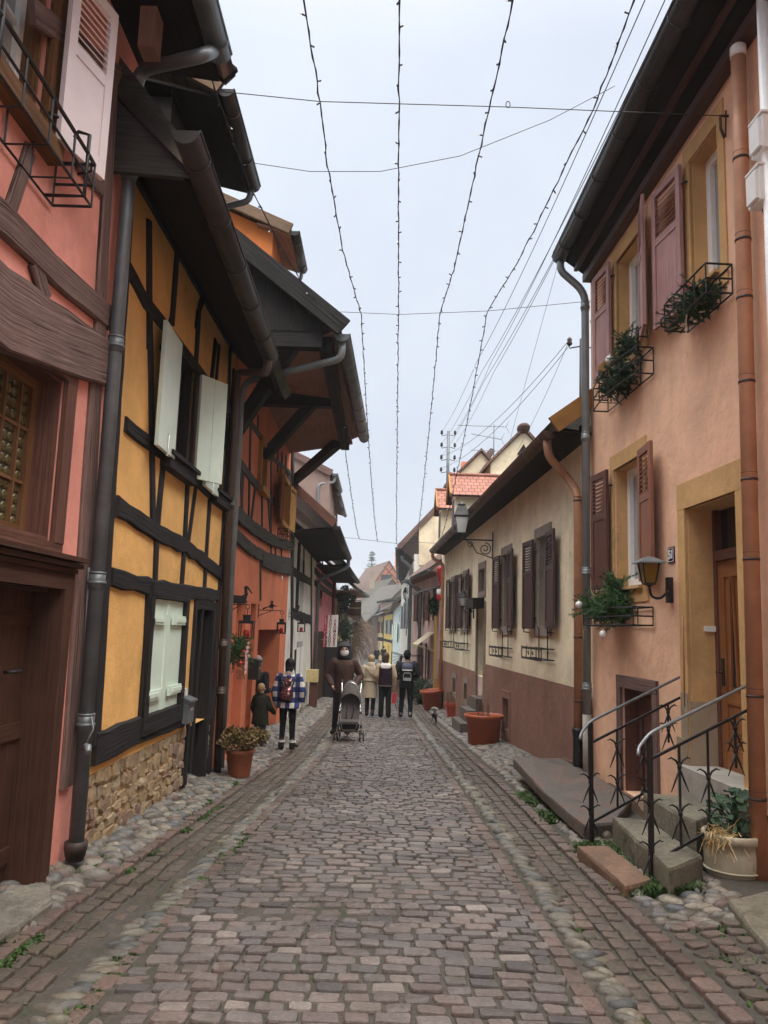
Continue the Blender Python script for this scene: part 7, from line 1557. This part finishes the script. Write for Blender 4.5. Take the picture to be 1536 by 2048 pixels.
# pushchair
pc = ground(698, 1484); pc.z = gz(pc.x, pc.y) + .01; T = thing('pushchair', pc, 'grey folding pushchair with silver tubes and black wheels before the hooded man', 'pushchair'); q = lambda x, y, z: pc + V((x, y, z))
silver = paint('silver tube', (.62, .62, .63), .25, .85, var=.05); greyf = cloth('grey fabric', (.10, .09, .084)); blackf = cloth('black fabric', (.02, .02, .022))
for sg in (-1, 1):
    mb = MB(); mb.tube([q(sg * .235, -.20, .12), q(sg * .20, -.02, .52), q(sg * .17, .14, .80), q(sg * .19, .34, 1.04), q(sg * .19, .40, 1.06)], .014, 8); mb.build('push_tube', silver, T)
    mb = MB(); mb.tube([q(sg * .225, .30, .10), q(sg * .2, .10, .45), q(sg * .19, .0, .60)], .012, 8); mb.build('rear_leg', silver, T)
    mb = MB(); mb.tube([q(sg * .19, .33, 1.035), q(sg * .19, .44, 1.07)], .022, 8); mb.build('handle', M['black'], T)
    for k, (yy, zz) in enumerate(((-.03, .5), (-.14, .27))): mb = MB(); mb.ell(q(sg * (.2 + .02 * k), yy, zz), (.026, .026, .035), 8, 6); mb.build('joint', M['black'], T)
    for yy, x0 in ((-.21, .24), (.31, .225)):
        for dx in (-.032, .032):
            w_ = MB(); w_.lathe(q(sg * x0 + dx - .014, yy, .075), [(.035, 0), (.06, .002), (.075, .008), (.075, .020), (.06, .026), (.035, .028)], 18, axis=(1, 0, 0)); wh = w_.build('wheel', M['black'], T); w_ = MB(); w_.lathe(q(sg * x0 + dx - .016, yy, .075), [(.0, 0), (.038, 0), (.038, .032), (0, .032)], 12, axis=(1, 0, 0)); w_.build('hub', M['greyplastic'], wh)
mb = MB(); mb.loft([[q(-.17, -.06, .36), q(.17, -.06, .36), q(.17, -.02, .36), q(-.17, -.02, .36)], [q(-.17, .10, .66), q(.17, .10, .66), q(.17, .13, .66), q(-.17, .13, .66)], [q(-.15, .2, .90), q(.15, .2, .90), q(.15, .22, .9), q(-.15, .22, .9)]], sm=False); mb.prism([q(-.17, -.30, .34), q(.17, -.30, .34), q(.17, -.04, .36), q(-.17, -.04, .36)], UP * .03); mb.build('seat', greyf, T)
for sg in (-1, 1): mb = MB(); mb.tube([q(sg * .06, .07, .62), q(sg * .065, .0, .5), q(sg * .05 - .02, -.07, .39)], .011, 5); mb.build('harness_strap', M['black'], T)
mb = MB(); mb.loft([[q(x * .185, .22 - .05 * math.sin(a), .72 + .02) if False else q(.19 * math.cos(a), y0, z0 + hh * math.sin(a)) for a in [math.pi * i / 10 for i in range(11)]] for y0, z0, hh in ((-.06, .66, .20), (.02, .68, .34), (.12, .72, .38), (.20, .76, .32), (.24, .80, .18))], close=False, cap=False); mb.build('canopy', greyf, T)
mb = MB(); mb.tube([q(.195 * math.cos(a), .05, .66 + .40 * math.sin(a)) for a in [math.pi * i / 12 for i in range(13)]], .010, 6); mb.build('canopy_hoop', silver, T)
mb = MB(); mb.loft([[q(-.15, -.12, .16), q(.15, -.12, .16), q(.15, .2, .14), q(-.15, .2, .14)], [q(-.19, -.16, .30), q(.19, -.16, .30), q(.19, .22, .28), q(-.19, .22, .28)]], sm=False); mb.build('basket', blackf, T)
mb = MB(); mb.tube([q(-.22, -.17, .2), q(0, -.22, .17), q(.22, -.17, .2)], .010, 6); mb.bar(q(-.12, -.33, .22), q(.12, -.33, .22), .03, .02); [mb.tube([q(sg * .12, -.33, .22), q(sg * .15, -.29, .34)], .009, 5) for sg in (-1, 1)]; mb.build('footrest', greyf, T)
# woman in a blue and white checked coat seen from behind
p = ground(572, 1503); p.z = gz(p.x, p.y) + .012; rzb = math.pi
A_ = [((-.18, 0, 1.40), (-.27, .02, 1.12), (-.25, -.04, .90)), ((.18, 0, 1.40), (.27, .02, 1.12), (.25, -.06, .90))]
P2 = Fig('woman in a blue and white checked coat with a shiny small rucksack, seen from behind', p, 1.50, rzb - .05); L_ = [((-.085, 0, .90), (-.095, -.01, .49), (-.11, .01, .085), (-.16, -.12, .05)), ((.085, 0, .90), (.09, -.01, .49), (.10, .01, .085), (.12, -.14, .05))]
P2.body(A_, L_, .009, head=(0, .0)); P2.trousers(L_, cloth('black leggings', (.010, .010, .012)), g_=.004)
mm, ntc, bsc = _mat('checked wool'); tcv = _coords(ntc, 'Object', (1, 1, 1)); ck = _n(ntc, 'ShaderNodeSeparateXYZ'); ntc.links.new(tcv, ck.inputs[0])
def band(out, per, ph):
    a = _n(ntc, 'ShaderNodeMath', operation='MULTIPLY_ADD'); a.inputs[1].default_value = 1 / per; a.inputs[2].default_value = ph + 50; ntc.links.new(out, a.inputs[0]); b = _n(ntc, 'ShaderNodeMath', operation='FRACT'); ntc.links.new(a.outputs[0], b.inputs[0]); c = _n(ntc, 'ShaderNodeMath', operation='GREATER_THAN'); c.inputs[1].default_value = .5; ntc.links.new(b.outputs[0], c.inputs[0]); return c.outputs[0]
bxx, bzz = band(ck.outputs['X'], .15, .25), band(ck.outputs['Z'], .17, .3); c1 = _mix(ntc, bxx, (.012, .016, .07), (.03, .05, .17)); c2 = _mix(ntc, bxx, (.035, .055, .18), (.66, .62, .55)); ntc.links.new(_mix(ntc, bzz, c1, c2), bsc.inputs['Base Color']); bsc.inputs['Roughness'].default_value = .95
P2.coat(A_, mm, .82, w=1.15, d=1.12, flare=.03, sl=.030); P2.hair(hairc('black hair', (.012, .010, .010)), long=.16)
mb = MB(); mb.loft([P2.ring(0, 0, 1.43, .11, .10), P2.ring(0, .01, 1.47, .10, .10), P2.ring(0, .02, 1.53, .092, .098), P2.ring(0, .02, 1.55, .08, .085)]); fuse(mb, 'scarf', cloth('cream scarf', (.6, .57, .5)), P2.T, .009)
P2.shoes(L_, M['black'], .12, boot=True)
for an in (L_[0][2], L_[1][2]): mb = MB(); mb.tube([P2.p(an[0] + .066 * math.cos(k * .5), an[1] + .066 * math.sin(k * .5), .19) for k in range(13)], .008, 5); mb.tube([P2.p(an[0] + .066 * math.cos(k * .5), an[1] + .066 * math.sin(k * .5), .215) for k in range(13)], .006, 5); mb.build('sock_trim', M['signwhite'], P2.T)
sq, nsq, bsq = _mat('sequin'); v_ = _n(nsq, 'ShaderNodeTexVoronoi'); v_.inputs['Scale'].default_value = 60; nsq.links.new(_coords(nsq, 'Object', (1, 1, 1)), v_.inputs['Vector']); nsq.links.new(_ramp(nsq, v_.outputs['Color'], [(.3, (.10, .03, .035)), (.7, (.35, .2, .2))]), bsq.inputs['Base Color']); bsq.inputs['Metallic'].default_value = .9; bsq.inputs['Roughness'].default_value = .25; _bump(nsq, bsq, v_.outputs['Color'], .9, .01)
T = thing('rucksack', P2.p(0, .2, 1.1), 'small shiny maroon rucksack with sequins on the checked coat', 'rucksack'); mb = MB(); mb.loft([P2.ring(0, .20, .98, .11, .055), P2.ring(0, .21, 1.02, .125, .07), P2.ring(0, .21, 1.14, .12, .07), P2.ring(0, .20, 1.22, .09, .055), P2.ring(0, .19, 1.25, .05, .03)]); mb.build('bag', sq, T); mb = MB(); P2.el(mb, 0, .265, 1.08, .085, .025, .06); mb.build('front_pocket', sq, T)
mb = MB(); mb.loft([P2.ring(0, .185, 1.25, .06, .02), P2.ring(0, .18, 1.34, .08, .02), P2.ring(0, .15, 1.40, .07, .02)]); mb.build('flap', sq, T)
for sg in (-1, 1): mb = MB(); mb.tube([P2.p(sg * .07, .19, 1.2), P2.p(sg * .13, .16, 1.36), P2.p(sg * .13, .06, 1.46)], .014, 6); mb.build('strap', M['black'], T)
# small boy holding her hand
p = V((-1.93, 13.55, 0)); p.z = gz(p.x, p.y) + .02; rz = math.radians(150)
A_ = [((-.19, 0, 1.36), (-.28, -.06, 1.10), (-.33, -.20, .96)), ((.19, 0, 1.36), (.26, .02, 1.10), (.22, -.06, .88))]
P3 = Fig('fair haired small boy in a dark green coat looking aside, beside the checked coat', p, 1.0, rz + .1); P3.body(A_, ST, .007, turn=-.95); P3.trousers(ST, cloth('blue jeans', (.035, .055, .10)), .03); P3.coat(A_, cloth('dark green coat', (.022, .024, .016)), .62, w=1.3, d=1.35, flare=.02, sl=.04, vox=.009); P3.hair(hairc('fair hair', (.34, .22, .11)), r=.05); P3.shoes(ST, M['black'], .13)
mb = MB(); mb.loft([P3.ring(0, .02, 1.40, .13, .13), P3.ring(0, .03, 1.47, .13, .13), P3.ring(0, .05, 1.52, .10, .11)]); fuse(mb, 'hood', cloth('dark fur hood', (.02, .02, .016)), P3.T, .009)
# grey haired woman in the doorway
p = V((-2.22, 14.9, -.70)); A_ = [((-.19, 0, 1.40), (-.24, .04, 1.12), (-.12, -.26, 1.10)), ((.19, 0, 1.40), (.25, 0, 1.12), (.16, -.28, 1.12))]
P4 = Fig('grey haired woman in black stepping into the terracotta doorway', p, 1.62, math.radians(155)); P4.body(A_, ST, .010, turn=-.3); P4.trousers(ST, M['black']); P4.coat(A_, cloth('black coat', (.014, .014, .016)), .78, w=1.12, d=1.1, sl=.024); P4.hair(hairc('grey hair', (.28, .25, .22)), long=.12, r=.05); P4.shoes(ST, M['black'])
mb = MB(); mb.loft([P4.ring(.02, .19, .80, .12, .04), P4.ring(.02, .2, .95, .13, .05), P4.ring(.02, .19, .99, .11, .03)]); mb.build('shoulder_bag', cloth('blue grey bag', (.07, .09, .12)), P4.T)
# three walking away
W_ = [((-.085, 0, .90), (-.09, -.05, .49), (-.075, .06, .10), (-.08, -.08, .045)), ((.085, 0, .90), (.085, -.02, .49), (.085, -.02, .085), (.095, -.16, .05))]
p = ground(739, 1438); p.z = gz(p.x, p.y) + .012; A_ = [((-.19, 0, 1.40), (-.26, .05, 1.12), (-.17, -.14, 1.0)), ((.19, 0, 1.40), (.26, .04, 1.12), (.22, -.08, .92))]
P5 = Fig('woman in a long beige belted coat walking away with the two others', p, 1.62, math.pi, 'three people walking away'); P5.body(A_, W_, .012); P5.trousers(W_, cloth('dark trousers', (.014, .014, .018)), .012); bc = cloth('beige coat', (.40, .33, .24)); P5.coat(A_, bc, .55, w=1.05, d=1.08, flare=.035, sl=.024, vox=.012); P5.hair(hairc('light brown hair', (.33, .22, .12)), r=.02); P5.shoes(W_, cloth('brown shoes', (.09, .03, .02)))
mb = MB(); mb.loft([P5.ring(0, 0, 1.42, .115, .11), P5.ring(0, .015, 1.49, .11, .11), P5.ring(0, .02, 1.55, .095, .10), P5.ring(0, .02, 1.57, .08, .08)]); fuse(mb, 'scarf', cloth('pale scarf', (.62, .52, .42)), P5.T, .010)
mb = MB(); mb.tube([P5.p(.193 * math.cos(k * .35), .158 * math.sin(k * .35), 1.04) for k in range(18)], .020, 6, close=True); mb.build('belt', bc, P5.T); mb = MB(); mb.tube([P5.p(.15, .12, 1.40), P5.p(.02, .168, 1.25), P5.p(-.17, .12, 1.06)], .012, 5); mb.build('bag_strap', cloth('tan strap', (.3, .22, .15)), P5.T)
p = ground(768, 1440); p.z = gz(p.x, p.y) + .012; A_ = [((-.19, 0, 1.40), (-.27, .05, 1.14), (-.26, -.02, .88)), ((.19, 0, 1.40), (.25, .03, 1.14), (.20, -.10, .95))]
P6 = Fig('girl with long brown hair and a maroon jacket with cream sleeves, walking away', p, 1.68, math.pi, 'three people walking away'); W6_ = [((-.085, 0, .90), (-.10, -.02, .49), (-.11, .02, .09), (-.13, -.12, .05)), ((.085, 0, .90), (.09, -.02, .49), (.095, .0, .085), (.11, -.14, .05))]
P6.body(A_, W6_, .012); P6.trousers(W6_, cloth('black wide trousers', (.010, .010, .011)), .02, flare=.012); jk = P6.coat([], cloth('maroon jacket', (.022, .008, .018)), .88, w=1.05, d=1.05, vox=.012)
mb = MB()
for sh, e, w in A_: P6.limb(mb, [sh, e, w], [.078, .068, .052])
fuse(mb, 'sleeves', cloth('cream sleeves', (.42, .33, .22)), P6.T, .011); mb = MB(); mb.loft([P6.ring(0, 0, .86, .186, .143), P6.ring(0, 0, .91, .19, .147)]); mb.build('jacket_hem', cloth('striped hem', (.3, .28, .28)), P6.T)
P6.hair(hairc('long brown hair', (.06, .035, .022)), long=.38, r=.02); mb = MB(); mb.loft([P6.ring(0, .06, 1.28, .09, .05), P6.ring(0, .085, 1.36, .145, .075), P6.ring(0, .06, 1.44, .15, .09), P6.ring(0, .02, 1.50, .10, .09)]); fuse(mb, 'hood', cloth('white hood', (.7, .66, .65)), P6.T, .010); P6.shoes(W6_, M['signwhite'])
hp = P6.p(-.255, -.06, .74); hp = hp; T = thing('handbag', hp - UP * .3, 'red handbag carried by the girl with cream sleeves', 'handbag'); mb = MB(); mb.prism([hp + V((-.04, -.12, -.06)), hp + V((-.06, -.13, -.32)), hp + V((-.06, .13, -.32)), hp + V((-.04, .12, -.06))], V((.11, 0, 0))); mb.build('bag', paint('red leather', (.42, .02, .035), .4), T)
mb = MB(); mb.tube([hp + V((.0, -.07, -.08)), hp + V((0, -.03, .10)), hp + V((0, .03, .10)), hp + V((0, .07, -.08))], .008, 6); mb.build('handle', M['redpaint'], T); mb = MB(); mb.tube([hp + V((.03, .0, -.32)), hp + V((.10, -.02, -.52)), hp + V((.14, .03, -.48)), hp + V((.07, .0, -.2))], .009, 5); mb.build('strap', M['black'], T)
p = ground(811, 1440); p.z = gz(p.x, p.y) + .012; A_ = [((-.2, 0, 1.41), (-.30, .06, 1.16), (-.24, -.16, 1.02)), ((.2, 0, 1.41), (.30, .06, 1.16), (.24, -.16, 1.02))]
P7 = Fig('man in a black jacket and black beanie with a grey rucksack, walking away', p, 1.78, math.pi, 'three people walking away'); W7_ = [((-.09, 0, .90), (-.11, -.02, .49), (-.12, .02, .09), (-.14, -.12, .05)), ((.09, 0, .90), (.11, -.01, .49), (.13, .0, .085), (.15, -.14, .05))]
P7.body(A_, W7_, .012); P7.trousers(W7_, cloth('dark blue jeans', (.012, .014, .022)), .014); P7.coat(A_, cloth('black padded jacket', (.014, .014, .018), .7), .80, w=1.10, d=1.10, sl=.030, vox=.012); P7.hair(cloth('black beanie', (.010, .010, .011)), r=.03, name='beanie'); P7.shoes(W7_, M['greyplastic'])
T = thing('rucksack', P7.p(0, .24, 1.1), 'grey blue rucksack with a mesh window on the man in the black beanie', 'rucksack'); gb = cloth('grey blue bag', (.075, .085, .12)); mb = MB(); mb.loft([P7.ring(0, .23, .98, .13, .075), P7.ring(0, .24, 1.02, .15, .09), P7.ring(0, .24, 1.24, .15, .09), P7.ring(0, .22, 1.38, .13, .07), P7.ring(0, .2, 1.42, .08, .04)]); fuse(mb, 'bag', blackf, T, .012)
mb = MB(); mb.loft([P7.ring(0, .24, 1.27, .158, .10), P7.ring(0, .23, 1.37, .142, .085), P7.ring(0, .2, 1.44, .09, .05)]); mb.build('lid', gb, T); mb = MB(); mb.tube([P7.p(.145 * math.cos(a), .325 + .0, 1.255) if False else P7.p(-.13 + .26 * a, .335, 1.265) for a in (0, .5, 1)], .014, 6); mb.build('light_strip', M['signwhite'], T)
mb = MB(); mb.tube([P7.p(-.10, .335, 1.0), P7.p(-.10, .34, 1.14), P7.p(-.07, .34, 1.19), P7.p(.07, .34, 1.19), P7.p(.10, .34, 1.14), P7.p(.10, .335, 1.0)], .010, 6, close=True); mb.build('window_trim', M['greyplastic'], T); mb = MB(); mb.prism([P7.p(-.095, .333, 1.0), P7.p(.095, .333, 1.0), P7.p(.095, .333, 1.07), P7.p(-.095, .333, 1.07)], P7.p(0, .01, 0) - P7.p(0, 0, 0)); mb.build('mesh_pocket', M['greyplastic'], T)
# far people
def far(label, px, py, Yd, H, coat, trous, hairm, rz=math.pi, hem=.8):
    a = atY(px, py, Yd); p = V((a.x, Yd, g(Yd) + .02)); f = Fig(label, p, H, rz, 'people far down the lane'); A2 = [((-.19, 0, 1.40), (-.25, .03, 1.12), (-.22, -.08, .9)), ((.19, 0, 1.40), (.25, .03, 1.12), (.22, -.08, .9))]
    f.body(A2, W_, .02, hands=False); f.trousers(W_, cloth('far trousers', trous), vox=.02); f.coat(A2, cloth('far coat', coat), hem, w=1.1, d=1.1, vox=.02, sl=.024); f.hair(hairc('far hair', hairm), r=.02, vox=.015); f.shoes(W_, M['black']); return f
far('far woman in a long black coat and white trousers', 754, 1300, 84, 1.72, (.012, .013, .018), (.5, .5, .5), (.2, .13, .08), hem=.5)
ff = far('far man in dark blue carrying a tan bag', 767, 1300, 84, 1.85, (.012, .014, .022), (.02, .02, .025), (.03, .02, .02)); mb = MB(); mb.loft([ff.ring(.28, .1, .95, .1, .14), ff.ring(.28, .1, 1.2, .1, .13)]); mb.build('bag', cloth('tan bag', (.25, .12, .05)), ff.T)
far('far man in a black jacket and beige trousers beside the yellow house', 787.5, 1300, 88, 1.75, (.012, .013, .017), (.22, .18, .12), (.02, .015, .012))
far('tiny distant person in light blue under the bare shrub', 731, 1300, 108, 1.5, (.25, .32, .40), (.05, .06, .09), (.5, .4, .3))
# ------------------------------------------------------------------ small dog
p = ground(868, 1447); p.z = gz(p.x, p.y) + .01; T = thing('dog', p, 'small white dog with dark patches trotting along the right gutter', 'dog'); q = lambda x, y, z: p + V((x, y, z)); mb = MB()
rg = lambda x, y, z, a, b: [q(x + a * math.cos(2 * math.pi * i / 12), y, z + b * math.sin(2 * math.pi * i / 12)) for i in range(12)]
mb.loft([rg(0, -.16, .25, .05, .06), rg(0, -.11, .235, .075, .085), rg(0, 0, .235, .07, .078), rg(0, .10, .24, .065, .068), rg(0, .17, .25, .04, .045)])
mb.tube([q(0, -.13, .27), q(0, -.19, .34), q(-.01, -.21, .37)], [.05, .045, .05], 10); mb.ell(q(-.01, -.22, .38), (.058, .06, .055), 12, 8); mb.ell(q(-.015, -.285, .362), (.028, .045, .026), 10, 6)
for sg in (-1, 1):
    mb.tube([q(-.01 + sg * .045, -.205, .41), q(-.01 + sg * .08, -.21, .40), q(-.01 + sg * .085, -.22, .34)], [.016, .022, .010], 6)
    fy = -.05 if sg > 0 else .03; mb.tube([q(sg * .045, -.12, .2), q(sg * .045, -.115 + fy * .4, .11), q(sg * .045, -.12 + fy, .02), q(sg * .045, -.145 + fy, .015)], [.030, .020, .017, .016], 8)
    mb.tube([q(sg * .045, .13, .22), q(sg * .05, .10 - fy * .5, .14), q(sg * .05, .16 - fy * .8, .075), q(sg * .05, .145 - fy, .02), q(sg * .05, .12 - fy, .014)], [.042, .03, .018, .016, .016], 8)
mb.tube([q(0, .16, .27), q(0, .21, .33), q(.01, .22, .40)], [.018, .022, .012], 7)
dm, nd_, bd = _mat('dog fur'); cc = _coords(nd_, 'Object', (1, 1, 1)); f1 = _noise(nd_, cc, 9, 2); nd_.links.new(_ramp(nd_, f1, [(.47, (.55, .52, .48)), (.53, (.035, .03, .03))]), bd.inputs['Base Color']); bd.inputs['Roughness'].default_value = .9; _bump(nd_, bd, _noise(nd_, cc, 90, 4), 1, .01)
b = fuse(mb, 'body', dm, T, .008); mb = MB(); mb.ell(q(-.017, -.327, .368), .010, 8, 6); mb.build('nose', M['black'], b); mb = MB(); [mb.ell(q(-.01 + sg * .026, -.272, .395), .007, 6, 5) for sg in (-1, 1)]; mb.build('eyes', M['black'], b)
